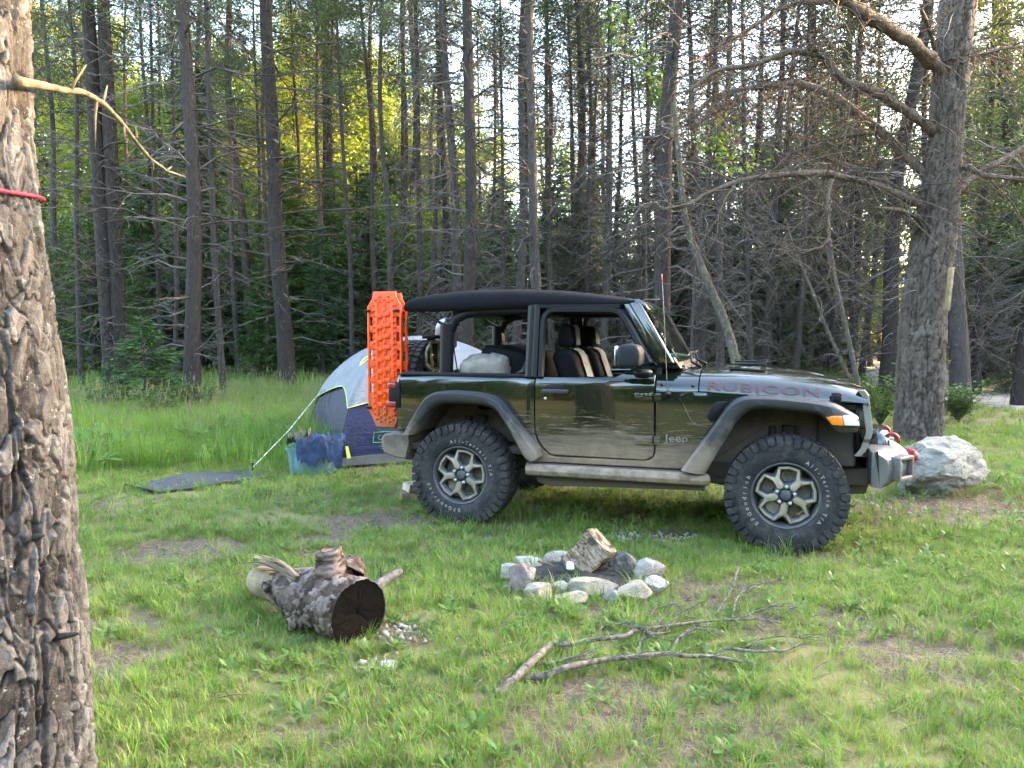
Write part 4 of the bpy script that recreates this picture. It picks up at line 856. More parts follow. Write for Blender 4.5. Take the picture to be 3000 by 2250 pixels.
m = MB(); m.box((2.35, 0, 0.83), (1.05, 0.84, 0.40)); m.box((2.80, 0, 0.80), (0.26, 1.16, 0.44)); m.box((2.86, 0, 1.02), (0.14, 1.22, 0.06)); m.build('engine_bay', DARK, jeep, bevel=0.02)
for s_ in (-1, 1):
    m = MB(); m.lathe([(0.098, -0.055), (0.09, -0.02), (0.05, 0.004), (0.0, 0.010)], 28, 'x', (3.005, s_ * 0.468, 0.945)); hl = m.build('headlight', glassmat('headlight_lens', (1, 1, 1), 0.05, 0.3), jeep, smooth=True)
    m = MB(); m.lathe([(0.098, 0.0), (0.085, -0.04), (0.04, -0.075), (0.0, -0.08)], 24, 'x', (2.955, s_ * 0.468, 0.945)); m.build('reflector', LENSW, hl, smooth=True)
# ---- wheel-arch flares
def resample(P, n):
    P = np.asarray(P, float); d = np.concatenate([[0], np.cumsum(np.hypot(*np.diff(P, axis=0).T))]); u = np.linspace(0, d[-1], n)
    Q = np.stack([np.interp(u, d, P[:, i]) for i in range(2)], -1)
    for _ in range(3): Q[1:-1] = (Q[:-2] + 2 * Q[1:-1] + Q[2:]) / 4
    return Q
RO = [(-0.500, 0.725), (-0.438, 0.83), (-0.34, 0.984), (-0.284, 1.048), (-0.216, 1.075), (-0.068, 1.084), (0.13, 1.073), (0.26, 1.049), (0.325, 1.015), (0.401, 0.92), (0.641, 0.642), (0.655, 0.583)]
RI = [(-0.423, 0.715), (-0.33, 0.84), (-0.249, 0.936), (-0.153, 0.979), (0.06, 0.98), (0.256, 0.966), (0.321, 0.929), (0.423, 0.775), (0.545, 0.565), (0.585, 0.545)]
FO = [(1.735, 0.547), (1.79, 0.627), (2.052, 1.014), (2.099, 1.065), (2.169, 1.092), (2.356, 1.097), (2.75, 1.065), (2.805, 1.037), (2.866, 1.003), (2.920, 0.968)]
FI = [(1.905, 0.525), (1.944, 0.597), (2.125, 0.918), (2.194, 0.994), (2.299, 1.016), (2.674, 0.985), (2.715, 0.94), (2.75, 0.892), (2.795, 0.857), (2.918, 0.860)]
def flare(O_, I_, sd, front):
    n = 70; A = resample(O_, n); B = resample(I_, n)
    rows = [(0.0, 0.775), (0.0, 0.88), (0.05, 0.922), (0.16, 0.938), (0.62, 0.940), (0.80, 0.930), (0.93, 0.915), (1.0, 0.900), (1.0, 0.80)]
    G = []
    for f, y in rows:
        Q = A + (B - A) * f; yy = np.full(n, y)
        if front: yy = yy - np.clip(Q[:, 0] - 2.6, 0, 1) ** 2 * 0.9 - (0.06 * sstep(2.3, 2.9, Q[:, 0]) if y < 0.80 else 0)
        G.append(np.stack([Q[:, 0], sd * yy, Q[:, 1]], -1))
    G = np.array(G); m = MB(); m.grid(G)
    for e in (0, -1): m.ngon(G[:, e][::-1] if e else G[:, e])
    return m.build('wheel_arch_flare', FLARE, jeep, smooth=True, autos=38)
for sd in (-1, 1):
    flare(RO, RI, sd, False); ff = flare(FO, FI, sd, True)
    L = [(2.700, 0.978), (2.808, 0.980), (2.822, 0.914), (2.750, 0.914)]; m = MB(); m.prism(L, sd * 0.925, sd * 0.880); m.build('side_lamp', LENSO, jeep, bevel=0.006)
    L = [(2.812, 0.981), (2.868, 0.985), (2.915, 0.940), (2.922, 0.914), (2.826, 0.914)]; m = MB(); m.prism(L, sd * 0.912, sd * 0.70); m.build('side_lamp', LENSW, jeep, bevel=0.006)
    # wheel wells
    for I_, nm in ((RI, 0), (FI[:-2], 1)):
        B = resample(I_, 40); m = MB(); G = np.array([np.stack([B[:, 0], np.full(40, sd * y), B[:, 1] + (0.0 if y > 0.8 else 0.015)], -1) for y in (0.90, 0.75, 0.45)]); m.grid(G)
        w_ = [(q[0], q[1] + 0.015) for q in B] ; m.ngon([(x, sd * 0.45, z) for x, z in w_] + [(w_[-1][0], sd * 0.45, 0.55), (w_[0][0], sd * 0.45, 0.55)])
        m.build('wheel_well', simple('wheel_well_liner', (0.05, 0.042, 0.035), 0.95, 0, 0.4, 6, mud=((0.22, 0.175, 0.135), 1.15, 0.6, 0.7)), jeep, smooth=True, autos=40)
    m = MB(); m.tube([(0.545, sd * 0.855, 0.478), (1.0, sd * 0.862, 0.479), (1.90, sd * 0.855, 0.477), (1.915, sd * 0.84, 0.477)], [0.048] * 4, 8, sq=None); o = m.build('rock_rail', MUDDY, jeep, bevel=0.01); o.scale = (1, 1, 1)
    m = MB(); m.box((1.2, sd * 0.80, 0.50), (1.36, 0.05, 0.05)); m.prism([(0.58, 0.46), (0.62, 0.37), (0.72, 0.345), (1.0, 0.36), (1.9, 0.385), (1.9, 0.46)], sd * 0.80, sd * 0.77); m.build('rail_bracket', DARK, jeep, bevel=0.006)
# ---- underbody
m = MB()
for sd in (-1, 1):
    m.box((1.15, sd * 0.42, 0.49), (3.75, 0.075, 0.125)); m.box((1.2, sd * 0.36, 0.40), (1.3, 0.10, 0.10))
    for xx in (0.0, 2.46): m.tube([(xx, sd * 0.52, 0.40), (xx + 0.02, sd * 0.50, 0.86)], 0.055, 10); m.tube([(xx - 0.12, sd * 0.55, 0.36), (xx - 0.10, sd * 0.48, 0.85)], 0.028, 8)
    m.tube([(2.40, sd * 0.50, 0.36), (1.55, sd * 0.42, 0.45)], 0.03, 8); m.tube([(0.05, sd * 0.50, 0.36), (0.65, sd * 0.42, 0.45)], 0.03, 8)
m.box((1.45, 0.0, 0.395), (0.6, 0.7, 0.05)); m.box((0.55, 0.25, 0.44), (0.5, 0.5, 0.16)); m.tube([(0.05, 0, 0.42), (1.2, 0.05, 0.45)], 0.035, 8); m.tube([(2.4, 0.2, 0.42), (1.5, 0.1, 0.45)], 0.03, 8)
m.tube([(-0.5, 0.45, 0.42), (-0.35, -0.45, 0.45)], 0.09, 10)
m.build('chassis_frame', DARK, jeep, bevel=0.008)
for xx, yo in ((0.0, 0.0), (2.46, 0.22)):
    m = MB(); m.tube([(xx, -0.70, 0.40), (xx, 0.70, 0.40)], 0.042, 12); m.lathe([(0.0, -0.14), (0.08, -0.11), (0.135, -0.03), (0.135, 0.03), (0.08, 0.11), (0.0, 0.14)], 16, 'x', (xx, yo, 0.40)); m.build('axle', DARK, jeep, smooth=True, autos=50)
# ---- wheels
R0 = 0.416
def tyre_mesh():
    m = MB(); rs = np.random.RandomState(8)
    prof = [(0.222, -0.098), (0.232, -0.118), (0.250, -0.133), (0.285, -0.1425), (0.315, -0.1435), (0.345, -0.140), (0.375, -0.134), (0.395, -0.122), (0.401, -0.09), (0.402, 0.0)]
    prof = prof + [(r, -y) for r, y in prof[::-1][1:]]; m.lathe(prof, 72, 'y')
    N = 42
    def rotv(v, th):
        c_, s_ = math.cos(th), math.sin(th); v = np.asarray(v); return np.stack([v[:, 0] * c_ - v[:, 2] * s_, v[:, 1], v[:, 0] * s_ + v[:, 2] * c_], -1)
    def blockp(th, poly, r0, r1):   # poly in (tangential, y); sits on the tread
        k = len(poly); lo = np.array([(r0, y, t_) for t_, y in poly]); hi = np.array([(r1, y * 0.985, t_ * 0.94) for t_, y in poly])
        b = m.verts(rotv(np.concatenate([lo, hi]), th)); i = np.arange(k); j = (i + 1) % k
        m.quads(np.stack([b + i, b + j, b + k + j, b + k + i], -1)); m.N.append((list(range(b + k, b + 2 * k)), 0))
    for i in range(N):
        th = 2 * math.pi * i / N; w = 2 * math.pi * R0 / N
        for s_ in (-1, 1):
            t2 = th + (0 if s_ < 0 else math.pi / N); e = 0.0 if i % 2 else 0.010
            blockp(t2, [(-w * .40, s_ * (.137 + e * .3)), (w * .36, s_ * (.141 + e * .3)), (w * .38, s_ * .092), (w * .10, s_ * .082), (-w * .36, s_ * .090)], 0.392, R0)
            # side lug reaching down the sidewall
            rr = 0.352 if i % 2 else 0.335; a1 = np.array([(0.400, s_ * .132, -w * .38), (0.400, s_ * .132, w * .34), (rr + .012, s_ * .136, w * .30), (rr, s_ * .137, -w * .05), (rr + .018, s_ * .136, -w * .36)])
            a2 = a1 + np.array([0.004, s_ * 0.0125, 0]); a2[0, 0] = a2[1, 0] = 0.412; k = 5; b = m.verts(rotv(np.concatenate([a1, a2]), t2)); ii = np.arange(k); jj = (ii + 1) % k
            m.quads(np.stack([b + ii, b + jj, b + k + jj, b + k + ii], -1)); m.N.append((list(range(b + k, b + 2 * k)), 0))
            blockp(t2 + .03, [(-w * .38, s_ * .078), (-w * .05, s_ * .070), (w * .36, s_ * .076), (w * .30, s_ * .036), (0, s_ * .030), (-w * .36, s_ * .040)], 0.395, R0)
        blockp(th + .05, [(-w * .36, -.024), (w * .2, -.026), (w * .38, .02), (-w * .2, .026)], 0.395, R0)
    return m.mesh('tyre', RUBBER, True, True)
TYRE = tyre_mesh(); TYRE.set_sharp_from_angle(angle=RAD(32))
def rim_mesh():
    m = MB()
    # barrel and lip
    m.lathe([(0.236, -0.112), (0.238, -0.119), (0.233, -0.124), (0.224, -0.122), (0.218, -0.108), (0.212, -0.085), (0.205, -0.05), (0.200, 0.10), (0.226, 0.112)], 60, 'y', m=1)
    m.lathe([(0.212, -0.040), (0.150, -0.030), (0.05, -0.02)], 5, 'y', m=1) if False else None
    def pl(r, deg, y): return (r * math.sin(RAD(deg)), y, r * math.cos(RAD(deg)))
    yf = -0.102
    half = {'O0': (.2065, 0), 'O1': (.2065, 20.5), 'W0': (.188, 0), 'W1': (.187, 17.5), 'W2': (.127, 25.5), 'T1': (.162, 28.0), 'N': (.143, 36), 'W3': (.073, 17), 'W4': (.066, 0), 'H': (.052, 36), 'H0': (.050, 0)}
    dep = {'O0': .004, 'O1': .004, 'W0': 0.002, 'W1': 0.002, 'W2': -.004, 'T1': -.002, 'N': -.004, 'W3': .0, 'W4': .004, 'H': .006, 'H0': .006}
    polys = [('W0', 'W1', 'O1', 'O0'), ('W1', 'W2', 'T1', 'O1'), ('W2', 'W3', 'H', 'N', 'T1'), ('W3', 'W4', 'H0', 'H')]
    for s5 in range(5):
        for sg in (-1, 1):
            for pg in polys:
                fr = [pl(half[q][0], 72 * s5 + sg * half[q][1], yf + dep[q]) for q in pg]; m.ngon(fr if sg > 0 else fr[::-1], 1 if pg[0] == 'W3' else 0)
            # walls: window edge and outer edge, leading down to the painted pockets
            def wall(seq, dr, y2):
                A = [pl(half[q][0], 72 * s5 + sg * half[q][1], yf + dep[q]) for q in seq]; B = [pl(half[q][0] + dr(q)[0], 72 * s5 + sg * (half[q][1] + dr(q)[1]), y2(q)) for q in seq]
                G = np.array([A, B]); m.grid(G if sg > 0 else G[::-1], 1)
            wall(['W0', 'W1', 'W2', 'W3', 'W4'], lambda q: {'W0': (-.016, 0), 'W1': (-.018, -2.5), 'W2': (-.002, -4), 'W3': (.018, -3), 'W4': (.028, 0)}[q], lambda q: -0.045)
            wall(['O0', 'O1', 'T1', 'N'], lambda q: {'O0': (.006, 0), 'O1': (.006, 1), 'T1': (.022, 2.0), 'N': (.022, 0)}[q], lambda q: -0.055)
    m.lathe([(0.0, -0.106), (0.030, -0.106), (0.036, -0.103), (0.040, -0.088), (0.062, -0.078)], 24, 'y', m=1)
    me = m.mesh('wheel', [RIMF, RIMG], False, True); return me
RIM = rim_mesh()
def nut_mesh():
    m = MB(); m.lathe([(0.0, -0.119), (0.008, -0.118), (0.0125, -0.113), (0.0135, -0.100), (0.0135, -0.07)], 10, 'y', (0.062, 0, 0)); me = m.mesh('lug_nut', CHROME, True, True); return me
NUT = nut_mesh()
m = MB(); m.lathe([(0.0, -0.02), (0.165, -0.02), (0.165, 0.0), (0.07, 0.02), (0.0, 0.03)], 40, 'y'); m.box((0.13, -0.02, 0.06), (0.10, 0.09, 0.13), 0, np.array(Matrix.Rotation(0.5, 3, 'Y'))); DISC = m.mesh('brake_disc', simple('brake_iron', (0.20, 0.175, 0.135), 0.6, 0.3, 0.35, 10), True, True); DISC.set_sharp_from_angle(angle=RAD(35))
def text_mesh(txt, size, offset=0.0, extr=0.0015, shear=0.0, spc=1.0):
    cu = bpy.data.curves.new('txt', 'FONT'); cu.body = txt; cu.size = size; cu.extrude = extr; cu.offset = offset; cu.shear = shear; cu.resolution_u = 4; cu.space_character = spc; cu.fill_mode = 'BOTH'
    o = bpy.data.objects.new('txt', cu); COL.objects.link(o); dg = bpy.context.evaluated_depsgraph_get(); dg.update()
    me = bpy.data.meshes.new_from_object(o.evaluated_get(dg)); bpy.data.objects.remove(o); bpy.data.curves.remove(cu); return me
def mesh_vf(me):
    V = np.zeros(len(me.vertices) * 3); me.vertices.foreach_get('co', V); return V.reshape(-1, 3), [list(p.vertices) for p in me.polygons]
def arc_text(mb, txt, size, r, a0, a1, y):
    """letters set clockwise from angle a0 to a1 (degrees, seen from the right side), tops outwards"""
    n = len(txt)
    for i, ch in enumerate(txt):
        if ch == ' ': continue
        V, Fc = mesh_vf(text_mesh(ch, size, 0.0008, 0.001)); cx_ = (V[:, 0].min() + V[:, 0].max()) / 2
        a = RAD(a0 + (a1 - a0) * i / (n - 1)); th = math.pi / 2 - a       # rotation clockwise from the top
        u = (V[:, 0] - cx_); v = V[:, 1] - size * 0.33 + r
        X = u * math.cos(th) + v * math.sin(th); Z = -u * math.sin(th) + v * math.cos(th)
        b = mb.verts(np.stack([X, np.full(len(u), y) - V[:, 2], Z], -1))
        for f in Fc: mb.N.append(([b + q for q in f], 0))
def lettering(rot):
    m = MB(); arc_text(m, 'BFGoodrich', 0.040, 0.277, 227 + rot, 154 + rot, -0.1425); arc_text(m, 'All-Terrain T/A', 0.036, 0.277, 60 + rot, -37 + rot, -0.1425); return m.mesh('tyre_lettering', WLET, False)
LETF, LETR = lettering(0), lettering(43)
def wheel(name, loc, rz, rot, let, parent=jeep, disc=True, rx=None):
    w = bpy.data.objects.new(name, RIM); COL.objects.link(w); w.parent = parent; w.location = loc
    M3 = Matrix.Rotation(rz, 4, 'Z') @ Matrix.Rotation(rot, 4, 'Y'); w.rotation_euler = M3.to_euler()
    def ch(nm, me, ry=0.0, loc=(0, 0, 0)):
        o = bpy.data.objects.new(nm, me); COL.objects.link(o); o.parent = w; o.rotation_euler = (0, ry, 0); o.location = loc; return o
    ch('tyre', TYRE, 0.3)
    for i in range(5): ch('lug_nut', NUT, RAD(90 + 36 + 72 * i))
    ch('tyre_lettering', let, -rot)
    if disc: ch('brake_disc', DISC, -rot + 2.6, (0, 0.02, 0))
    return w
YW = 0.797
wheel('wheel', (0, -YW, 0.408), 0, RAD(12), LETR); wheel('wheel', (2.46, -YW, 0.408), 0, RAD(6), LETF)
wheel('wheel', (0, YW, 0.408), math.pi, RAD(30), LETR); wheel('wheel', (2.46, YW, 0.408), math.pi, RAD(20), LETF)
sp = wheel('spare_wheel', (-0.80, 0.02, 1.07), -math.pi / 2, 0.2, LETR, disc=False)
m = MB(); a = np.linspace(0, 2 * np.pi, 9)[:-1] + 0.39
A = np.stack([np.full(8, -0.645), 0.02 + 0.20 * np.cos(a), 1.33 + 0.15 * np.sin(a)], -1)
for i in range(8): m.tube([A[i], A[(i + 1) % 8]], 0.017, 6)
m.tube([(-0.66, -0.05, 1.45), (-0.64, -0.05, 1.20)], 0.02, 6); m.tube([(-0.66, 0.12, 1.45), (-0.64, 0.12, 1.20)], 0.02, 6)
m.build('spare_carrier', simple('carrier_bronze', (0.42, 0.34, 0.20), 0.45, 0.5, 0.2, 10), jeep, smooth=True)
m = MB(); m.box((-0.66, 0.02, 1.515), (0.13, 0.22, 0.035)); m.box((-0.68, 0.02, 1.49), (0.05, 0.10, 0.04)); m.build('high_brake_light', BLACK, jeep, bevel=0.006)
m = MB(); m.box((-0.66, 0.02, 1.08), (0.06, 0.30, 0.30)); m.build('tailgate_bracket', BLACK, jeep, bevel=0.01)
# ---- bumpers
RB = [(-0.783, 0.600), (-0.783, 0.665), (-0.76, 0.695), (-0.658, 0.714), (-0.51, 0.707), (-0.505, 0.64), (-0.545, 0.490), (-0.66, 0.500), (-0.76, 0.535)]
m = MB(); RBp = np.array(RB); Gs = []
for y, sx, dz in [(-0.80, 0.86, 0), (-0.785, 0.95, 0), (-0.74, 1.0, 0), (0.74, 1.0, 0), (0.785, 0.95, 0), (0.80, 0.86, 0)]:
    q = RBp.copy(); c0 = np.array([-0.55, 0.60]); q = c0 + (q - c0) * np.array([sx, sx]); Gs.append(np.stack([q[:, 0], np.full(len(q), y), q[:, 1]], -1))
Gs = np.array(Gs); m.grid(Gs, cv=True); m.ngon(Gs[0]); m.ngon(Gs[-1][::-1]); m.build('rear_bumper', PLAST, jeep, smooth=True, autos=30)
m = MB()
def bprof(y):
    k = abs(y); fx = np.interp(k, [0, .30, .50, .62, .73], [0.09, 0.06, 0.0, -0.05, -0.13]); zt = np.interp(k, [0, .3, .5, .73], [0.70, 0.72, 0.725, 0.722]); zb = np.interp(k, [0, .4, .73], [0.50, 0.47, 0.462])
    return [(3.02, zb + .01), (3.02, zt - .01), (3.06, zt), (3.13 + fx * .7, zt - .005), (3.245 + fx, zt - .055), (3.262 + fx, zt - .11), (3.25 + fx, zb + .06), (3.18 + fx * .8, zb + .005), (3.08, zb)]
ys = [-.73, -.70, -.62, -.50, -.40, -.30, 0, .30, .40, .50, .62, .70, .73]; Gs = np.array([[(x, y, z) for x, z in bprof(y)] for y in ys]); m.grid(Gs, cv=True); m.ngon(Gs[0]); m.ngon(Gs[-1][::-1])
m.build('front_bumper', BUMP, jeep, smooth=True, autos=32, bevel=0.012, seg=2)
for s_ in (-1, 1):
    # fog lamp pocket: a frame standing proud of the bumper corner with a recessed plate
    R3 = np.array(Matrix.Rotation(-s_ * (-0.55), 3, 'Z')); c0 = np.array((3.196, s_ * 0.575, 0.597)); m = MB()
    for dy, dz, sy, sz in ((0, 0.070, 0.21, 0.026), (0, -0.070, 0.21, 0.026), (0.095, 0, 0.026, 0.16), (-0.095, 0, 0.026, 0.16)): m.box(c0 + R3 @ np.array((0.02, dy, dz)), (0.11, sy, sz), 0, R3)
    pk = m.build('fog_lamp_pocket', BUMP, jeep, bevel=0.006); m = MB(); m.box(c0 + R3 @ np.array((0.02, 0, 0)), (0.04, 0.17, 0.12), 0, R3); m.build('fog_lamp', simple('fog_lens', (0.17, 0.20, 0.22), 0.3, 0.2, 0.2, 30), pk)
    m = MB(); a = np.linspace(-0.3, math.pi * 0.75, 8); P = [(3.20 + 0.045 * math.cos(q), s_ * 0.26, 0.745 + 0.052 * math.sin(q)) for q in a]; m.tube(P, 0.014, 8); m.build('tow_hook', RED, jeep, smooth=True)
    m = MB(); m.tube([(2.75, s_ * 0.43, 0.66), (3.05, s_ * 0.43, 0.66)], 0.025, 8); m.build('bumper_mount', CHROME, jeep, smooth=True)
m = MB(); m.box((3.36, 0.0, 0.60), (0.06, 0.10, 0.11)); m.lathe([(0.03, -0.02), (0.045, 0), (0.03, .02)], 12, 'x', (3.392, 0, 0.60)); m.build('winch_hook', RED, jeep, bevel=0.008)
m = MB(); P = resample([(-0.30, 0.69), (-0.295, 0.745), (-0.275, 0.785), (-0.23, 0.812), (-0.15, 0.822), (0.15, 0.822), (0.23, 0.812), (0.275, 0.785), (0.295, 0.745), (0.30, 0.69)], 40); Q = resample([(-0.265, 0.69), (-0.262, 0.735), (-0.245, 0.765), (-0.20, 0.782), (-0.15, 0.787), (0.15, 0.787), (0.20, 0.782), (0.245, 0.765), (0.262, 0.735), (0.265, 0.69)], 40)
def hp(q, x): return np.stack([np.full(40, x) - (0.03 if x > 3.1 else 0) * (q[:, 1] - 0.69) * 3, q[:, 0], q[:, 1]], -1)
m.grid(np.array([hp(P, 3.05), hp(P, 3.185), hp(Q, 3.185), hp(Q, 3.05)]), cu=True)
m.build('winch_hoop', simple('hoop_black', (0.03, 0.033, 0.04), 0.12, 0.3, 0.2, 9, coat=1.0), jeep, smooth=True)
m = MB(); m.prism([(2.90, 0.50), (3.05, 0.47), (3.02, 0.36), (2.86, 0.345), (2.72, 0.40)], -0.40, 0.40); m.build('skid_plate', DARK, jeep, bevel=0.01)
# ---- lights, handle, hinges, mirror, aerial, badges
for sd in (-1, 1):
    m = MB(); m.prism([(-0.700, 0.925), (-0.700, 1.133), (-0.600, 1.138), (-0.595, 0.922)], sd * 0.795, sd * 0.66); tl = m.build('tail_light', BLACK, jeep, bevel=0.012, seg=3)
    for z0, z1 in ((1.085, 1.130), (0.928, 0.975)): m = MB(); m.box((-0.668, sd * 0.735, (z0 + z1) / 2), (0.075, 0.125, z1 - z0)); m.build('red_lens', LENSR, tl, bevel=0.008)
m = MB(); m.box((0.765, -0.835, 1.094), (0.215, 0.030, 0.036)); m.box((0.675, -0.822, 1.094), (0.035, 0.03, 0.030)); m.box((0.855, -0.822, 1.094), (0.035, 0.03, 0.030)); m.build('handle', PLAST, door_r, bevel=0.010, seg=3)
m = MB(); m.box((0.765, -0.808, 1.115), (0.12, 0.006, 0.05)); m.build('handle_recess', BLACK, door_r, bevel=0.012)
m = MB(); m.lathe([(0.0, -0.815), (0.012, -0.814), (0.014, -0.80)], 14, 'y', (0.681, 0, 1.037)); m.build('key_lock', CHROME, door_r, smooth=True)
for zc in (1.066, 0.745):
    m = MB(); m.box((1.44, -0.822, zc), (0.115, 0.018, 0.062)); m.box((1.55, -0.814, zc), (0.05, 0.016, 0.062)); m.tube([(1.505, -0.825, zc - 0.036), (1.505, -0.825, zc + 0.036)], 0.012, 8); m.box((1.42, -0.832, zc), (0.06, 0.006, 0.022)); m.build('hinge', PAINT, door_r, bevel=0.005)
for sd in (-1, 1):
    m = MB(); X = (1.28, 1.305, 1.44, 1.465); Gs = []
    for y, s1 in ((-0.845, .80), (-0.86, .95), (-0.93, 1.0), (-1.055, 0.97), (-1.08, .86)):
        sh = [(1.282, 1.30), (1.288, 1.448), (1.312, 1.468), (1.425, 1.468), (1.455, 1.44), (1.468, 1.395), (1.462, 1.32), (1.44, 1.296), (1.39, 1.288), (1.30, 1.288)]
        Gs.append([(1.375 + (x - 1.375) * s1, y, 1.378 + (z - 1.378) * s1) for x, z in sh])
    Gs = np.array(Gs) * np.array([1, -sd, 1]); m.grid(Gs, cv=True); m.ngon(Gs[0]); m.ngon(Gs[-1][::-1])
    mr = m.build('mirror', simple('mirror_plastic', (0.018, 0.019, 0.022), 0.55, 0, 0.15, 10, 0.1, 200, spec=0.18), jeep, subd=2)
    m = MB(); m.lathe([(0.0, -0.045), (0.05, -0.04), (0.075, -0.005), (0.078, 0.02), (0.06, 0.035), (0.0, 0.04)], 18, 'z', (0, 0, 0)); b = m.build('mirror_base', BLACK, mr, smooth=True); b.location = (1.447, sd * 0.875, 1.247); b.scale = (0.95, 1.05, 0.85)
    m = MB(); m.box((1.272, sd * 0.95, 1.378), (0.008, 0.17, 0.14)); m.build('mirror_glass', CHROME, mr)
m = MB(); m.lathe([(0.0, -0.835), (0.014, -0.833), (0.022, -0.822), (0.026, -0.795)], 14, 'y', (1.625, 0, 1.09)); ab = m.build('aerial', BLACK, jeep, smooth=True)
m = MB(); m.tube([(1.625, -0.83, 1.09), (1.618, -0.83, 1.2), (1.598, -0.83, 1.60), (1.575, -0.83, 1.95)], [0.005, 0.0026, 0.0022, 0.002], 6); m.build('aerial_rod', simple('aerial_grey', (0.16, 0.155, 0.15), 0.5), ab, smooth=True)
m = MB(); m.tube([(1.577, -0.83, 1.915), (1.574, -0.83, 1.975)], [0.003, 0.003], 6); m.build('aerial_tip', simple('aerial_red', (0.6, 0.15, 0.12), 0.6), ab, smooth=True)
def flat_text(txt, size, x0, z0, ysurf, mat, name, dy=0.002, stretch=1.0, slope=0.0, off=0.0, width=None, extr=0.001, spc=1.0):
    tm_ = text_mesh(txt, size, off, extr, 0.0, spc); bm = bmesh.new(); bm.from_mesh(tm_); bmesh.ops.triangulate(bm, faces=bm.faces[:])
    for q in np.arange(-0.02, size, 0.009): bmesh.ops.bisect_plane(bm, geom=bm.verts[:] + bm.edges[:] + bm.faces[:], plane_co=(0, q, 0), plane_no=(0, 1, 0), dist=1e-6)
    bm.to_mesh(tm_); bm.free(); V, Fc = mesh_vf(tm_); w0 = V[:, 0].max() - V[:, 0].min()
    k = width / w0 if width else stretch; X = x0 + (V[:, 0] - V[:, 0].min()) * k; Z = z0 + V[:, 1] + slope * (X - x0)
    mb = MB(); mb.verts(np.stack([X, ysurf(X, Z) - dy - V[:, 2], Z], -1))
    for f in Fc: mb.N.append((f, 0))
    return mb.build(name, mat, jeep, fixn=False)
flat_text('Jeep', 0.078, 1.600, 0.738, side_y, simple('badge_grey', (0.24, 0.19, 0.18), 0.5, 0.2), 'badge', 0.002, width=0.172, extr=0.002)
flat_text('RUBICON', 0.088, 1.902, 1.1285, hood_y_at, simple('decal_red', (0.14, 0.026, 0.023), 0.5), 'decal', 0.0015, width=0.775, slope=-0.052, off=0.0030, spc=1.12)
flat_text('RUBICON', 0.088, 1.907, 1.1285, hood_y_at, simple('decal_grey', (0.034, 0.032, 0.032), 0.5), 'decal', 0.0032, width=0.765, slope=-0.052, off=0.0, spc=1.12)
# fender vent and shield-shaped recess line
m = MB(); V = [(1.905, 0.930), (1.935, 1.005), (1.975, 1.045), (2.05, 1.050), (2.02, 0.99), (1.965, 0.90), (1.93, 0.895)]
m.prism(V, -0.792, -0.75); m.build('fender_vent', BLACK, jeep, bevel=0.006)
m = MB(); L = [(1.74, 1.092), (1.715, 1.085), (1.71, 1.06), (1.75, 0.985), (1.79, 0.90), (1.83, 0.865), (1.90, 0.855), (1.925, 0.87)]
m.tube([(x, float(side_y(x, z)) - 0.001, z) for x, z in L], 0.0045, 6); m.build('fender_emboss', PAINT, jeep, smooth=True)
for xx, zz in ((1.575, 1.155), (1.80, 1.150)): m = MB(); m.lathe([(0.0, -0.006), (0.010, -0.005), (0.013, 0.0), (0.013, .01)], 12, 'y', (xx, float(hood_y_at(xx, zz)), zz)); m.build('body_bolt', BLACK, jeep, smooth=True)
for sd in (-1, 1): m = MB(); m.box((2.785, sd * 0.705, 1.075), (0.065, 0.035, 0.095)); m.box((2.785, sd * 0.724, 1.085), (0.035, 0.014, 0.05)); m.build('bonnet_latch', BLACK, jeep, bevel=0.008)
# ---- soft top, door frames, roll cage
m = MB(); TX = [-0.605, -0.598, -0.56, -0.45, -0.31, -0.02, 0.35, 0.70, 0.97, 1.18, 1.30, 1.345]; TM = [1.790, 1.838, 1.868, 1.892, 1.912, 1.930, 1.927, 1.905, 1.874, 1.842, 1.818, 1.806]
TB = [1.755, 1.750, 1.747, 1.745, 1.742, 1.752, 1.764, 1.766, 1.762, 1.758, 1.768, 1.785]; G = []
for x, zm, zb in zip(TX, TM, TB):
    hh = zm - zb; row = []
    for yy, f in ((.685, 0), (.688, .22), (.678, .50), (.645, .70), (.56, .82), (.40, .92), (.20, .98), (0, 1.0)): row.append((yy, zb + hh * f))
    row = [(x, -y, z) for y, z in row] + [(x, y, z) for y, z in row[::-1][1:]]; G.append(row)
G = np.array(G); Gi = G.copy(); Gi[:, :, 2] = np.minimum(G[:, :, 2] - 0.02, Gi[:, :, 2]); Gi[:, :, 1] *= 0.97
m.grid(G); m.grid(Gi[::-1]); m.grid(np.stack([G[:, 0], Gi[:, 0]], 0)); m.grid(np.stack([Gi[:, -1], G[:, -1]], 0)); m.grid(np.stack([Gi[0], G[0]], 0)); m.grid(np.stack([G[-1], Gi[-1]], 0))
m.build('soft_top', CLOTH, jeep, smooth=True, autos=60)
def tumble(pts, s, y0=0.775, k=0.17): return [(x, s * (y0 - k * (z - 1.2)), z) for x, z in pts]
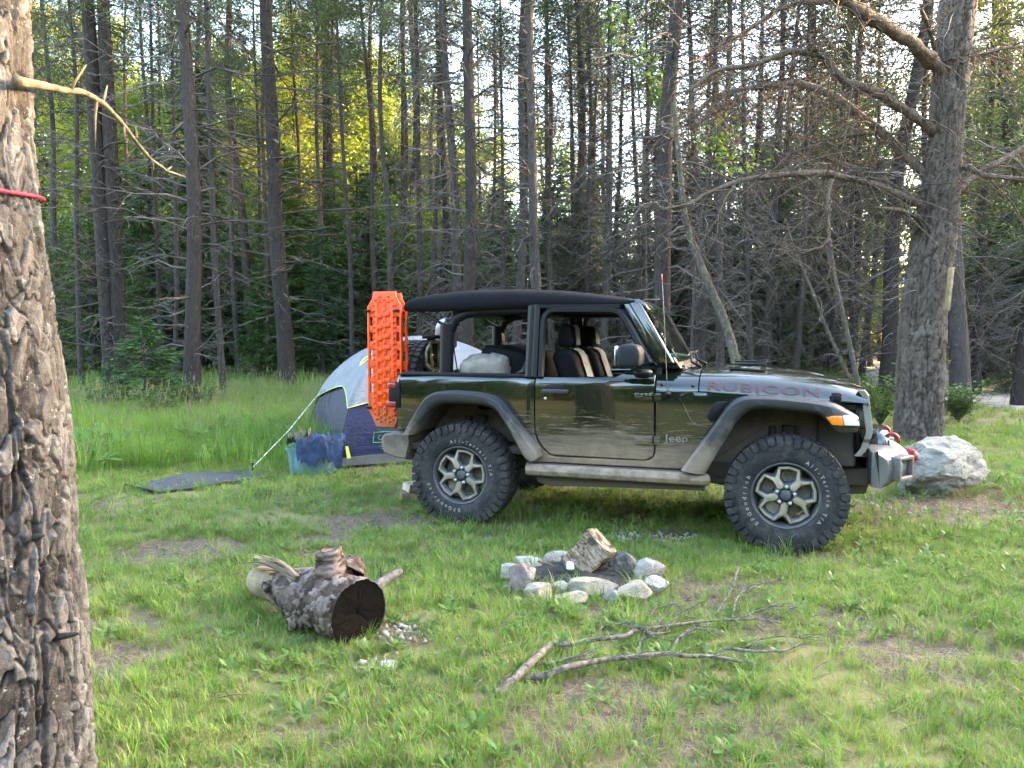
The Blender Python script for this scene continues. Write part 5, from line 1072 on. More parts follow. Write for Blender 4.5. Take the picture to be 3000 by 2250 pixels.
for s_ in (-1, 1):
    m = MB()
    def bar(P, w, d, k=0.17):   # flat bar along a polyline, thickness d across
        Q = np.array(tumble(P, s_, k=k)); m.tube(Q, w, 6)
    bar([(0.630, 1.20), (0.628, 1.62), (0.640, 1.68), (0.672, 1.715), (0.72, 1.727), (1.16, 1.722), (1.235, 1.705), (1.30, 1.62), (1.40, 1.45), (1.475, 1.315)], 0.028, 0.03)
    bar([(0.575, 1.20), (0.572, 1.765)], 0.032, 0.03); bar([(0.530, 1.20), (0.528, 1.76)], 0.030, 0.03)
    bar([(0.52, 1.755), (1.24, 1.748)], 0.020, 0.02)
    m.build('door_frame', BLACK, jeep, smooth=True, autos=50)
    m = MB(); m.prism([(0.40, 1.215), (0.50, 1.215), (0.50, 1.33), (0.47, 1.26)], s_ * 0.765, s_ * 0.72); m.build('window_corner', BLACK, jeep)
m = MB()
for s_ in (-1, 1):
    y = s_ * 0.60
    m.tube([(-0.26, y * 1.03, 1.05), (-0.245, y * 1.03, 1.30), (-0.215, y * 1.03, 1.55), (-0.16, y * 1.02, 1.66), (-0.07, y, 1.71), (0.06, y, 1.728), (0.48, y, 1.735), (1.22, y, 1.735), (1.30, y * 1.03, 1.68), (1.45, y * 1.08, 1.40)], 0.042, 10)
    m.tube([(-0.245, y * 1.03, 1.20), (-0.235, y * 1.03, 1.62)], 0.062, 8); m.tube([(0.535, y * 1.06, 0.9), (0.535, y * 1.06, 1.5), (0.52, y * 1.03, 1.69), (0.50, y * 0.95, 1.735)], 0.038, 10)
    m.tube([(-0.19, y * 1.06, 1.58), (-0.52, y * 1.06, 1.755)], 0.014, 6); m.tube([(-0.15, y, 1.22), (-0.19, y, 1.45)], 0.006, 5)
for xx in (-0.16, 0.42, 1.22): m.tube([(xx, -0.60, 1.715), (xx, 0.60, 1.715)], 0.036, 8)
m.build('roll_cage', BLACK, jeep, smooth=True, autos=60)
m = MB(); m.box((-0.22, 0.62, 1.48), (0.09, 0.10, 0.17)); m.build('speaker_pod', BLACK, jeep, bevel=0.03, seg=3)
# ---- seats, dashboard, steering wheel
def seat(y):
    s_ = empty('seat', (0, 0, 0), 0, jeep)
    def rb(nm, sect, y0, y1, mat, bev=0.04): q = MB(); q.prism(sect, y0, y1); return q.build(nm, mat, s_, bevel=bev, seg=4)
    rb('backrest', [(0.66, 1.36), (0.70, 1.415), (0.80, 1.415), (0.86, 1.36), (1.02, 0.86), (0.86, 0.82)], y - 0.24, y + 0.24, SEATB)
    rb('headrest', [(0.675, 1.44), (0.69, 1.58), (0.745, 1.622), (0.80, 1.60), (0.815, 1.45), (0.78, 1.425)], y - 0.13, y + 0.13, SEATB, 0.035)
    rb('seat_cushion', [(0.88, 0.80), (0.88, 0.92), (1.30, 0.96), (1.34, 0.90), (1.30, 0.80)], y - 0.25, y + 0.25, SEATB)
    q = MB(); L = [(0.80, 1.418), (0.845, 1.395), (0.87, 1.36), (0.95, 1.12), (1.03, 0.88)]; q.grid(np.array([[(x + 0.006, y + d, z + .003) for x, z in L] for d in (-0.10, 0.10)])); q.build('stripe', SEATG, s_, smooth=True)
    q = MB(); q.grid(np.array([[(x + 0.008, y + d, z) for x, z in ((0.79, 1.615), (0.812, 1.585), (0.822, 1.45))] for d in (-0.07, 0.07)])); q.build('headrest_stripe', SEATG, s_, smooth=True)
    V, Fc = mesh_vf(text_mesh('RUBICON', 0.030, 0, 0.0005)); q = MB(); xx = 0.902 + 0.0; q.verts(np.stack([0.895 - V[:, 1] * 0.32 + 0.014, y - 0.06 + V[:, 0], 1.285 + V[:, 1]], -1))
    for f in Fc: q.N.append((f, 0))
    q.build('seat_print', simple('seat_red', (0.5, 0.05, 0.05), 0.7), s_, fixn=False)
seat(-0.36); seat(0.36)
m = MB(); m.prism([(-0.02, 0.9), (-0.02, 1.30), (0.035, 1.435), (0.06, 1.445), (0.40, 1.385), (0.43, 1.33), (0.43, 0.9)], -0.50, 0.50); m.build('rear_seat', SEATB, jeep, bevel=0.03, seg=3)
m = MB(); m.prism([(1.30, 0.95), (1.28, 1.18), (1.33, 1.27), (1.42, 1.295), (1.56, 1.30), (1.56, 0.90)], -0.68, 0.68); m.build('dashboard', BLACK, jeep, bevel=0.03, seg=3)
m = MB(); a = np.linspace(0, 2 * np.pi, 25); m.tube([(1.20 - 0.07 * math.sin(q), 0.36 + 0.185 * math.cos(q), 1.20 + 0.17 * math.sin(q)) for q in a], 0.016, 8, cap=False); m.tube([(1.22, 0.36, 1.2), (1.34, 0.36, 1.15)], 0.03, 8); m.box((1.215, 0.36, 1.2), (0.03, 0.30, 0.05)); m.build('steering_wheel', BLACK, jeep, smooth=True)
m = MB(); m.prism([(1.05, 0.9), (1.12, 1.19), (1.20, 1.23), (1.28, 1.20), (1.30, 0.9)], -0.20, -0.12); m.box((1.405, 0.0, 1.62), (0.02, 0.24, 0.065)); m.tube([(1.41, 0, 1.65), (1.43, 0, 1.74)], 0.008, 6); m.build('rear_view_mirror', BLACK, jeep, bevel=0.01)
# ================================================================ CAMP THINGS
FOOT = []        # ellipses on the lawn taken up by things: x, y, half lengths, angle
def jw(x, y, z):
    c_, s_ = math.cos(JA), math.sin(JA); return np.array([JO[0] + c_ * x - s_ * y, JO[1] + s_ * x + c_ * y, JO[2] + z])
for wx in (0, 2.46):
    for wy in (-.8, .8): q = jw(wx, wy, 0); FOOT.append((q[0], q[1], .20, .15, JA))
# ---- orange traction boards standing at the rear of the car
ORANGE = simple('orange_nylon', (0.80, 0.080, 0.006), 0.5, 0, 0.12, 10, 0.1, 150, mud=((0.42, 0.20, 0.10), 0.30, -0.05, 0.6))
def traction_board():
    W, H, T = 0.335, 1.20, 0.024
    o = empty('traction_board')
    out = [(-W * .27, 0), (W * .27, 0), (W * .5, .15), (W * .5, H - .13), (W * .33, H), (-W * .33, H), (-W * .5, H - .13), (-W * .5, .15)]
    # hand holes: side bars are built round them
    inner = [(-.118, .02), (.118, .02), (.118, H - .02), (-.118, H - .02)]
    m = MB()
    m.prism([(-.118, 0.06), (-W * .27, 0), (W * .27, 0), (.118, 0.06), (.118, H - .05), (W * .33, H), (-W * .33, H), (-.118, H - .05)], -T / 2, T / 2)
    for s_ in (-1, 1):
        x0, x1 = s_ * .117, s_ * W * .5
        segs = [(.06, .30), (.385, .44), (.52, .60), (.68, .76), (.84, .90), (.975, H - .05)]
        for z0, z1 in segs:
            q = [(x0, z0), (x1, max(z0, .15) if z0 < .15 else z0), (x1, min(z1, H - .13)), (x0, z1)]
            if z0 < .15: q = [(x0, .06), (x1, .15), (x1, z1), (x0, z1)]
            if z1 > H - .13: q = [(x0, z0), (x1, z0), (x1, H - .13), (x0, H - .05)]
            m.prism(q if s_ > 0 else q[::-1], -T / 2 + .001, T / 2 - .001)
        m.prism([(x1 - s_ * .018, .15), (x1, .15), (x1, H - .13), (x1 - s_ * .018, H - .13)], -T / 2 - .006, T / 2 + .004)
    m.build('panel', ORANGE, o, bevel=0.004)
    m = MB()   # three raised rails with tread bumps between them
    for cx_ in (-.078, 0.0, .078): m.prism([(cx_ - .020, .10), (cx_ + .020, .10), (cx_ + .016, H - .10), (cx_ - .016, H - .10)], -T / 2 - .010, -T / 2 + .002)
    for k, cx_ in enumerate((-.039, .039)):
        for zz in np.arange(.20, H - .18, .098): m.box((cx_, -T / 2 - .004, zz + .02 * k), (.044, .026, .042))
    m.build('tread_rail', ORANGE, o, bevel=0.005)
    m = MB()
    for cx_ in (-.102, -.054, .0, .054, .102):
        for zz in (list(np.arange(.07, H - .05, .048)) if abs(cx_) in (.0, .102) else [.05, .09, H - .09, H - .045]):
            m.lathe([(0.0, -T / 2 - .024), (.0075, -T / 2 - .023), (.010, -T / 2 - .004), (.0105, -T / 2 + .002)], 7, 'y', (cx_ * (.8 if zz < .1 or zz > H - .1 else 1), 0, zz))
    st = m.build('stud', ORANGE, o, smooth=True); st['kind'] = 'stuff'
    m = MB()
    for x_, z_ in ((-.165, H - .17), (.12, H - .17), (-.165, .17), (.14, .17)): m.tube([(x_ - .02, -.03, z_), (x_ + .035, -.03, z_)], .010, 8); m.tube([(x_, -.045, z_), (x_, .05, z_)], .006, 6)
    m.build('mount_pin', BLACK, o, smooth=True)['kind'] = 'stuff'
    return o
tb = traction_board(); tb.location = tuple(jw(-0.905, -0.46, 0.715)); tb.rotation_euler = (0, 0, JA); tag(tb, 'bright orange studded traction board mounted upright at the rear of the car', 'board', 'traction boards on the car')
t2 = copy_tree(tb); t2.location = tuple(jw(-0.880, -0.405, 0.700)); tag(t2, 'orange traction board mostly hidden behind the outer one on the car rear', 'board', 'traction boards on the car')
# shovel
m = MB(); G = []
for v in np.linspace(0, 1, 12):
    w = 0.105 * (1 - max(0, (v - .45) / .55) ** 2.2) ** .5 * (1 if v > .04 else .8); G.append([(0.03 * (1 - (q / 1) ** 2), q * w, v * .30) for q in np.linspace(-1, 1, 9)])
G = np.array(G); m.grid(G); m.grid(G[::-1] - np.array([.006, 0, 0]))
sh = empty('shovel', tuple(jw(-0.62, 0.22, 1.40)), JA); sh.rotation_euler = (0, 0, JA - 1.15); tag(sh, 'rounded steel shovel blade standing upright behind the spare wheel', 'shovel')
m.build('blade', simple('shovel_steel', (0.42, 0.44, 0.48), 0.35, 0.7, .15, 14), sh, smooth=True); m = MB(); m.tube([(0, 0, .04), (0, 0, -.55)], .018, 8); m.build('handle', BLACK, sh, smooth=True)
# beige bundle in the load bay
def lump(name, size, seed, mat, amp=.12, n=40, sq=.55, freq=2.2, flat=-.6):
    u = np.linspace(0, 2 * np.pi, n, endpoint=False); v = np.linspace(-np.pi / 2, np.pi / 2, n // 2); U, Vv = np.meshgrid(u, v, indexing='ij')
    sp_ = lambda a: np.sign(a) * np.abs(a) ** sq
    x, y, z = sp_(np.cos(Vv)) * sp_(np.cos(U)), sp_(np.cos(Vv)) * sp_(np.sin(U)), sp_(np.sin(Vv))
    k = 1 + amp * 2 * (fbm(x * freq + seed, y * freq, z * freq, seed=seed) - .5) + amp * .9 * (np.abs(fbm(x * freq * 2 + seed, y * freq * 2, z * 3, seed=seed + 4) - .5) * 2 - .3)
    z = np.maximum(z, flat); m = MB(); m.grid(np.stack([x * k * size[0], y * k * size[1], z * k * size[2]], -1), cu=True); return m.build(name, mat, None, smooth=True)
bg = lump('cloth_bundle', (.225, .17, .19), 6, simple('canvas_beige', (0.20, 0.18, 0.145), .9, 0, .2, 10, .5, 30), .17); bg.location = tuple(jw(.065, -.47, 1.185)); bg.rotation_euler = (0, 0, JA); tag(bg, 'beige canvas covered bundle in the open load bay of the car', 'bundle')
cl = lump('cloth', (.14, .07, .045), 9, simple('cloth_teal', (0.06, 0.36, 0.30), .85, 0, .15, 20), .25); cl.location = tuple(jw(1.52, 0.02, 1.335)); cl.rotation_euler = (0, 0, JA + .5); tag(cl, 'crumpled teal cloth lying on the dashboard behind the windscreen', 'cloth')
# ---- tent
TA = np.array([-1.985, 9.02]); tu = np.array([.91, .415]); tv = np.array([-.415, .91]); TL, TW = 2.6, 2.1; TZ = 1.50
tent = empty('dome_tent', (TA[0], TA[1], 0), math.atan2(tu[1], tu[0])); tag(tent, 'navy blue dome tent with pale grey rain fly and lime trim, behind the car', 'tent')
def per(s):   # perimeter parameter 0..4 -> unit square corners, walking A, B, C, D
    s = np.mod(s, 4); k = np.floor(s).astype(int) % 4; f = s - np.floor(s)
    C = np.array([(-1, -1), (1, -1), (1, 1), (-1, 1)], float); return C[k] * (1 - f)[..., None] + C[(k + 1) % 4] * f[..., None], f
def tent_pt(s, ph, off=0.0, sag=.06):
    c_, f = per(np.asarray(s, float)); ph = np.asarray(ph, float)
    k = np.cos(ph) ** 1.05; e = 1 - np.abs(2 * f - 1) ** 2.0
    k2 = k * (1 - sag * e * np.sin(2 * ph)) + off * np.cos(ph * .8); z = TZ * np.sin(ph) ** 0.92 + off * np.sin(ph)
    return np.stack([TL / 2 + c_[..., 0] * k2 * TL / 2, TW / 2 + c_[..., 1] * k2 * TW / 2, z], -1)
def fabric(name, col, rough=.6, trans=0.25):
    t = NT(name); co = t.co(); n = t.noise(co, 4, 5, .6, .6); c = t.mix(t.mrange(n, .3, .7), tuple(x * .85 for x in col), tuple(min(1, x * 1.12) for x in col)); p = t.bsdf(c, rough, 0, t.bump(t.noise(t.mapv(co, (2, 2, 5)), 3, 4, .55, 1.2), .35, .06), 0, .35)
    tr = t.n('ShaderNodeBsdfTranslucent'); t.l(c, tr.inputs[0]); mx = t.n('ShaderNodeMixShader'); mx.inputs[0].default_value = trans; t.l(p, mx.inputs[1]); t.l(tr.outputs[0], mx.inputs[2]); return t.done(mx.outputs[0])
NAVY = fabric('tent_navy', (0.016, 0.024, 0.080)); TGRY = fabric('tent_grey_panel', (0.034, 0.037, 0.060)); FLY = fabric('tent_fly', (0.215, 0.225, 0.24), .55, .2); LIME = simple('lime_trim', (0.62, 0.80, 0.12), .6)
PHS = np.linspace(0, np.pi / 2, 26)
for k in range(4):
    ss = np.linspace(k, k + .99999, 22); S, Pp = np.meshgrid(ss, PHS, indexing='ij'); m = MB(); m.grid(tent_pt(S, Pp)); m.build('wall', TGRY if k in (3, 1) else NAVY, tent, smooth=True)
def fly_low(s): c_, f = per(np.asarray(s, float)); e = np.abs(2 * f - 1) ** 1.6; return np.arcsin((0.82 - 0.20 * e) / TZ)
ss = np.linspace(0, 4, 121); S, Tt = np.meshgrid(ss, np.linspace(0, 1, 20), indexing='ij'); PH = fly_low(S) + (np.pi / 2 - .001 - fly_low(S)) * Tt
m = MB(); G = tent_pt(S, PH, .030, .05); m.grid(G); m.build('rain_fly', FLY, tent, smooth=True)
m = MB(); m.tube(G[:, 0], .0045, 6, 0, False); m.build('fly_trim', LIME, tent, smooth=True)
for k in range(4): m = MB(); q = tent_pt(np.full(30, float(k)), np.linspace(0.02, np.pi / 2, 30), .012); m.tube(q, .007, 6); m.build('pole', BLACK, tent, smooth=True)
m = MB(); ss = np.linspace(0, 4, 161); a0 = tent_pt(ss, ss * 0); c0 = np.array([TL / 2, TW / 2, 0]); wv = 1.06 + .025 * (fbm(ss * 3, ss * 0, seed=4)); b0 = c0 + (a0 - c0) * wv[:, None]; a1 = a0.copy(); a1[:, 2] = .10 + .03 * fbm(ss * 4, ss * 0, seed=6); b0[:, 2] = .02; a1[:, :2] = (c0 + (a0 - c0) * .995)[:, :2]
m.grid(np.stack([a1, (a1 + b0) / 2 + np.array([0, 0, .015]), b0], 0)); m.build('ground_skirt', fabric('skirt_grey', (0.060, 0.064, 0.060)), tent, smooth=True)
def front_pt(u, z, off=.012):   # on the front wall: u = 0..1 along it
    ph = math.asin(min(1, (z / TZ)) ** (1 / .92)); return tent_pt(np.array([u]), np.array([ph]))[0] + np.array([0, -off, off * .4])
V, Fc = mesh_vf(text_mesh('Coleman', .085, .001, .001)); m = MB(); w0 = V[:, 0].max(); m.verts(np.array([front_pt(.155 + v[0] / w0 * .33 / TL, .285 + v[1], .016) for v in V]))
for f in Fc: m.N.append((f, 0))
GRN = simple('logo_green', (0.06, 0.30, 0.06), .6); m.build('logo_text', GRN, tent, fixn=False)
m = MB(); fr = [(.135, .255), (.30, .255), (.30, .375), (.135, .375), (.135, .255)]; pts = []
for (a_, b_), (c_, d_) in zip(fr[:-1], fr[1:]): pts += [front_pt(a_ + (c_ - a_) * q, b_ + (d_ - b_) * q, .014) for q in np.linspace(0, 1, 8)]
m.tube(pts, .005, 5, 0, False); m.tube([front_pt(q, .205, .014) for q in np.linspace(.16, .29, 8)], .005, 4); m.tube([front_pt(q, .175, .014) for q in np.linspace(.17, .29, 8)], .004, 4); m.build('logo_frame', GRN, tent)
m = MB(); cpt = [tent_pt(np.array([3.62 + .10 * math.cos(a_)]), np.array([.90 + .085 * math.sin(a_)]), .040)[0] for a_ in np.linspace(0, 6.283, 24, endpoint=False)]; cc_ = np.mean(cpt, 0); inn = [cc_ + (p_ - cc_) * .45 for p_ in cpt]; m.grid(np.array([cpt, inn]), cv=True); m.build('fly_emblem', LIME, tent)
m = MB(); m.grid(np.array([[front_pt(.02, .09, .02), front_pt(.038, .09, .02)], [front_pt(.010, .23, .02), front_pt(.022, .23, .02)]])); m.build('tie_tab', LIME, tent)
# guy line and its peg
tip = np.array([TA[0], TA[1], 0]) + np.append(tu * tent_pt(np.array([3.0]), fly_low(np.array([3.0])), .03)[0][0] + tv * tent_pt(np.array([3.0]), fly_low(np.array([3.0])), .03)[0][1], tent_pt(np.array([3.0]), fly_low(np.array([3.0])), .03)[0][2])
peg = on_ground(*D(546, 1019)); m = MB(); m.tube([tip, (tip + peg) / 2 - np.array([0, 0, .015]), peg + np.array([0, 0, .05])], .0055, 6); gl_ = m.build('guy_line', simple('guy_white', (0.75, 0.75, 0.72), .7), None, smooth=True); tag(gl_, 'white guy line stretched from the tent fly down to a peg in the grass', 'rope')
m = MB(); m.tube([peg + np.array([0, 0, .10]), peg - np.array([0, 0, .1])], .007, 6); m.tube([peg + np.array([-.02, 0, .09]), peg + np.array([.02, 0, .09])], .006, 6); tag(m.build('tent_peg', BLACK, None, smooth=True), 'black tent peg at the lower end of the white guy line', 'peg')
c4 = TA + tu * TL / 2 + tv * TW / 2; FOOT.append((c4[0], c4[1], TL * .55, TW * .55, math.atan2(tu[1], tu[0])))
# ---- ground mat
mq = [on_ground(*D(*p)) for p in ((268, 1052), (330, 1068), (590, 1032), (540, 1014))]
u = np.linspace(0, 1, 50); v = np.linspace(0, 1, 14); Uu, Vv = np.meshgrid(u, v, indexing='ij')
A0, A1, A2, A3 = mq; Gm = ((1 - Uu) * (1 - Vv))[..., None] * A1 + (Uu * (1 - Vv))[..., None] * A2 + (Uu * Vv)[..., None] * A3 + ((1 - Uu) * Vv)[..., None] * A0
Gm[..., 2] = gh(Gm[..., 0], Gm[..., 1]) + .020 + .040 * np.sin(np.pi * Uu) * (.4 + .6 * Vv) + .03 * (fbm(Uu * 6, Vv * 3, seed=9) - .5) + .03 * sstep(.06, 0, Uu)
m = MB(); m.grid(Gm); m.grid(Gm[::-1] - np.array([0, 0, .012])); m.grid(np.stack([Gm[:, 0] - np.array([0, 0, .012]), Gm[:, 0]], 0)); m.grid(np.stack([Gm[0] , Gm[0] - np.array([0, 0, .012])], 0))
tag(m.build('ground_mat', simple('mat_grey', (0.036, 0.038, 0.043), .8, 0, .25, 6, .5, 120), None, smooth=True, autos=60), 'rumpled dark grey mat lying on the grass beside the tent guy line', 'mat')
cm = sum(mq) / 4; dv = A2 - A1; FOOT.append((cm[0], cm[1], np.linalg.norm(dv[:2]) * .5, .17, math.atan2(dv[1], dv[0])))
# ---- plastic tote with jeans on top
tp = on_ground(*D(672, 1029)); t = NT('tote_plastic'); tr = t.n('ShaderNodeBsdfTransparent'); tr.inputs[0].default_value = (.70, .86, .92, 1); p = t.bsdf((.22, .40, .46), .3, 0, None, 0, .5); mx = t.n('ShaderNodeMixShader'); mx.inputs[0].default_value = .5; t.l(tr.outputs[0], mx.inputs[1]); t.l(p, mx.inputs[2]); TOTE = t.done(mx.outputs[0])
tote = empty('storage_tote', (tp[0], tp[1] + .18, float(gh(tp[0], tp[1]))), .12); tag(tote, 'see-through blue plastic storage tote standing beside the tent', 'box')
m = MB()
def rrect(w, d, r, z, n=5):
    P = []
    for cx_, cy_, a0 in ((w - r, d - r, 0), (-w + r, d - r, 90), (-w + r, -d + r, 180), (w - r, -d + r, 270)):
        for a_ in np.linspace(a0, a0 + 90, n): P.append((cx_ + r * math.cos(RAD(a_)), cy_ + r * math.sin(RAD(a_)), z))
    return P
G = np.array([rrect(.24, .16, .04, .004), rrect(.245, .165, .04, .03), rrect(.272, .188, .045, .29), rrect(.292, .208, .05, .292), rrect(.294, .210, .05, .315), rrect(.285, .20, .05, .316)]); m.grid(G, cv=True); m.ngon(G[0][::-1]); m.build('bin', TOTE, tote, smooth=True, autos=40)
for i, (x_, y_, z_, sx, col) in enumerate(((-.11, -.03, .12, .10, (.55, .55, .52)), (.07, -.05, .13, .12, (.52, .50, .48)), (.14, .04, .08, .08, (.35, .16, .10)), (-.02, .06, .16, .11, (.12, .15, .22)))):
    l_ = lump('packed_clothes', (sx, .10, sx * 1.05), 20 + i, simple('clothes_%d' % i, col, .9), .2); l_.parent = tote; l_.location = (x_, y_, z_)
FOOT.append((tp[0], tp[1] + .18, .29, .21, .12))
DENIM = simple('denim', (0.020, 0.038, 0.085), .9, 0, .45, 7, .6, 90)
def drape(name, w, d, z0, hang, seed, mat, ex, label, cat, lx=.30, ly=.21):
    u = np.linspace(-1, 1, 46); v = np.linspace(-1, 1, 40); Uu, Vv = np.meshgrid(u, v, indexing='ij')
    n1 = fbm(Uu * 2.1 + seed, Vv * 2.1, seed=seed) - .5; n2 = np.abs(fbm(Uu * 3.5 + seed, Vv * 3.5, seed=seed + 2) - .5) * 2
    x = Uu * w * (1 + .25 * n1) + ex[0]; y = Vv * d * (1 + .25 * n1) + ex[1]
    over = np.maximum(np.maximum(np.abs(x) - lx, 0), np.maximum(np.abs(y) - ly, 0)); dz = hang * over / .12 * (.35 + 1.3 * fbm(Uu * 2.5 + seed, Vv * 2.5, seed=seed + 7)) 
    x = np.where(np.abs(x) > lx, np.sign(x) * (lx + .02 + (np.abs(x) - lx) * .25), x); y = np.where(np.abs(y) > ly, np.sign(y) * (ly + .02 + (np.abs(y) - ly) * .25), y)
    z = z0 + .16 * n2 + .14 * n1 - dz + .03 * np.maximum(0, 1 - Uu ** 2 - Vv ** 2)
    m = MB(); Gd = np.stack([x, y, z], -1); m.grid(Gd); m.grid(Gd[::-1] - np.array([0, 0, .012])); o = m.build(name, mat, None, smooth=True); o.location = tote.location; o.rotation_euler = (0, 0, .12); tag(o, label, cat); return o
drape('jeans', .24, .30, .36, .16, 5, DENIM, (.08, -.08), 'crumpled blue denim jeans hanging over the rim of the storage tote', 'clothes')
drape('jacket', .12, .14, .37, .05, 15, simple('cloth_olive', (.10, .10, .055), .9, 0, .3, 10), (-.17, .02), 'olive green garment bunched up on the storage tote', 'clothes')
# ---- stones
def rock_mesh(seed, size, npl=13, rough=.05, sub=4, sharp=1.0, bias=None):
    bm = bmesh.new(); bmesh.ops.create_icosphere(bm, subdivisions=sub, radius=1.0); V = np.array([v.co[:] for v in bm.verts]); rs = np.random.RandomState(seed)
    N = rdir(rs, npl); dd = rs.uniform(.62, .98, npl); r = np.full(len(V), 1.15)
    for n_, d_ in zip(N, dd):
        c_ = V @ n_; r = np.minimum(r, np.where(c_ > .05, d_ / np.maximum(c_, .05), 9))
    r = r * (1 + rough * 2.4 * (fbm(V[:, 0] * 2.2 + seed, V[:, 1] * 2.2, V[:, 2] * 2.2, seed=seed) - .5) + rough * 1.0 * (fbm(V[:, 0] * 7 + seed, V[:, 1] * 7, V[:, 2] * 7, seed=seed + 1) - .5) + rough * .5 * (fbm(V[:, 0] * 18 + seed, V[:, 1] * 18, V[:, 2] * 18, seed=seed + 2) - .5))
    P = V * r[:, None]; P = (P - (P.max(0) + P.min(0)) / 2) / (P.max(0) - P.min(0)) * np.asarray(size)
    P[:, 2] += size[2] / 2
    for v, p_ in zip(bm.verts, P): v.co = p_
    me = bpy.data.meshes.new('rock'); bm.to_mesh(me); bm.free(); me.polygons.foreach_set('use_smooth', np.ones(len(me.polygons), bool)); me.set_sharp_from_angle(angle=RAD(28)); return me
def stone_mat(name, c1, c2, stain=(0.2, .15, .09), sf=.4, sc=9, char=None):
    t = NT(name); co = t.co(); n = t.noise(co, sc, 6, .7); c = t.ramp(n, [(.3, c1), (.7, c2)]); c = t.mix(t.mrange(t.noise(co, sc * .45, 5, .7), .52, .70, 0, sf), c, stain); c = t.mix(t.mrange(t.voro(co, sc * 4), .05, .30, .35, 0), c, tuple(x * .55 for x in c1))
    return t.done(t.bsdf(c, .9, 0, t.bump(t.math('ADD', n, t.math('MULTIPLY', t.noise(co, sc * 6, 5, .75), .9)), 1.0, .03), 0, .25))
BOULD = stone_mat('boulder_limestone', (.21, .19, .155), (.40, .37, .31), (.16, .13, .09), .6, 5)
bx0 = on_ground(*D(2052, 1074)); me = rock_mesh(4, (.84, .66, .60), 17, .085, 6); me.materials.append(BOULD)
V = np.zeros(len(me.vertices) * 3); me.vertices.foreach_get('co', V); V = V.reshape(-1, 3)
f = V[:, 2] / .60; V[:, 0] += -.05 * (1 - f); under = (1 - sstep(.02, .34, V[:, 2])) * (1 - sstep(-.32, -.20, V[:, 0])); V[:, 1] += under * np.where(V[:, 1] < 0, .17, 0); V[:, 2] -= .09 * sstep(.0, -.42, V[:, 0]) * f - .0
V += (np.stack([fbm(V[:, 0] * 9 + k, V[:, 1] * 9, V[:, 2] * 14, seed=60 + k, o=5) - .5 for k in (1, 2, 3)], -1)) * .085
me.vertices.foreach_set('co', V.ravel()); bo = bpy.data.objects.new('boulder', me); COL.objects.link(bo); bo.location = (bx0[0] + .09, bx0[1] + .30, -.035); bo.rotation_euler = (0, 0, .15); tag(bo, 'big rough white boulder lying at the foot of the limby pine', 'boulder'); FOOT.append((bx0[0], bx0[1] + .30, .40, .26, 0))
Z5 = lambda x, y: (1350 + x / 2.011, 1500 + y / 2.011)
S_W = stone_mat('stone_white', (.34, .315, .275), (.58, .545, .48), (.30, .27, .22), .35); S_P = stone_mat('stone_pink', (.22, .16, .14), (.46, .39, .345), (.4, .38, .36), .4); S_T = stone_mat('stone_tan', (.28, .24, .17), (.50, .45, .355), (.30, .22, .10), .5); S_G = stone_mat('stone_grey', (.24, .225, .20), (.44, .42, .38), (.06, .05, .045), .5); S_B = stone_mat('stone_sooty', (.07, .06, .055), (.36, .34, .31), (.03, .026, .022), .6)
ST = [((235, 320, 380, 445), S_W, 'large white stone at the tent-side end of the fire ring'), ((290, 335, 440, 505), S_P, 'upright rounded pinkish purple stone of the fire ring'), ((240, 440, 296, 488), S_G, 'small grey pebble outside the fire ring by the pinkish stone'),
      ((315, 275, 500, 345), S_W, 'long flat white stone at the back of the fire ring'), ((490, 252, 590, 345), S_G, 'smooth rounded grey stone at the back of the fire ring'), ((530, 236, 670, 325), S_W, 'broad white stone behind the rounded grey stone of the fire ring'),
      ((885, 260, 1022, 405), S_B, 'white stone with a soot-blackened inner side behind the charred wood block'), ((1025, 300, 1150, 425), S_W, 'rounded white stone at the car-bonnet end of the fire ring'), ((1070, 312, 1216, 428), S_P, 'large rounded stone with faint pink tint at the end of the fire ring'), ((1065, 400, 1230, 492), S_W, 'flat white stone with a sharp edge in front of the pink-tinted stone'),
      ((940, 436, 1135, 550), S_T, 'wide pale tan stone at the front of the fire ring'), ((655, 412, 930, 525), S_T, 'big flat slab stone at the front of the fire ring, below the wood block'), ((535, 426, 655, 492), S_W, 'small blocky white stone beside the front slab of the fire ring'), ((375, 447, 535, 548), S_T, 'pale yellowish stone next to the pinkish purple stone'), ((565, 497, 750, 578), S_T, 'low yellow-brown stone in the grass under the front slab'), ((845, 482, 930, 562), S_G, 'grey wedge-shaped stone under the end of the front slab'), ((315, 520, 362, 548), S_W, 'small white stone chip lying in the grass before the fire ring')]
rs = np.random.RandomState(4)
for i, ((x0, y0, x1, y1), mt, lb) in enumerate(ST):
    b_ = on_ground(*Z5((x0 + x1) / 2, y1)); k = b_[1] / F_PX / 2.011; w = (x1 - x0) * k * 1.13; hh = (y1 - y0) * k; dp = w * rs.uniform(.50, .68); hz = max(.04, (hh - dp * .12) * 1.30)
    me = rock_mesh(200 + i * 3, (w, dp, hz), 18, .075, 5); me.materials.append(mt); o = bpy.data.objects.new('fire_ring_stone', me); COL.objects.link(o); o.location = (b_[0], b_[1] + dp * .45, float(gh(b_[0], b_[1])) - .006); o.rotation_euler = (rs.normal(0, .05), rs.normal(0, .05), rs.uniform(-.25, .25)); tag(o, lb, 'stone', 'stones of the fire ring')
    if (x1 - x0) > 90: FOOT.append((b_[0], b_[1] + dp * .45, w * .5, dp * .5, 0))
fc = on_ground(*Z5(730, 400)); FOOT.append((fc[0], fc[1], .38, .22, 0))
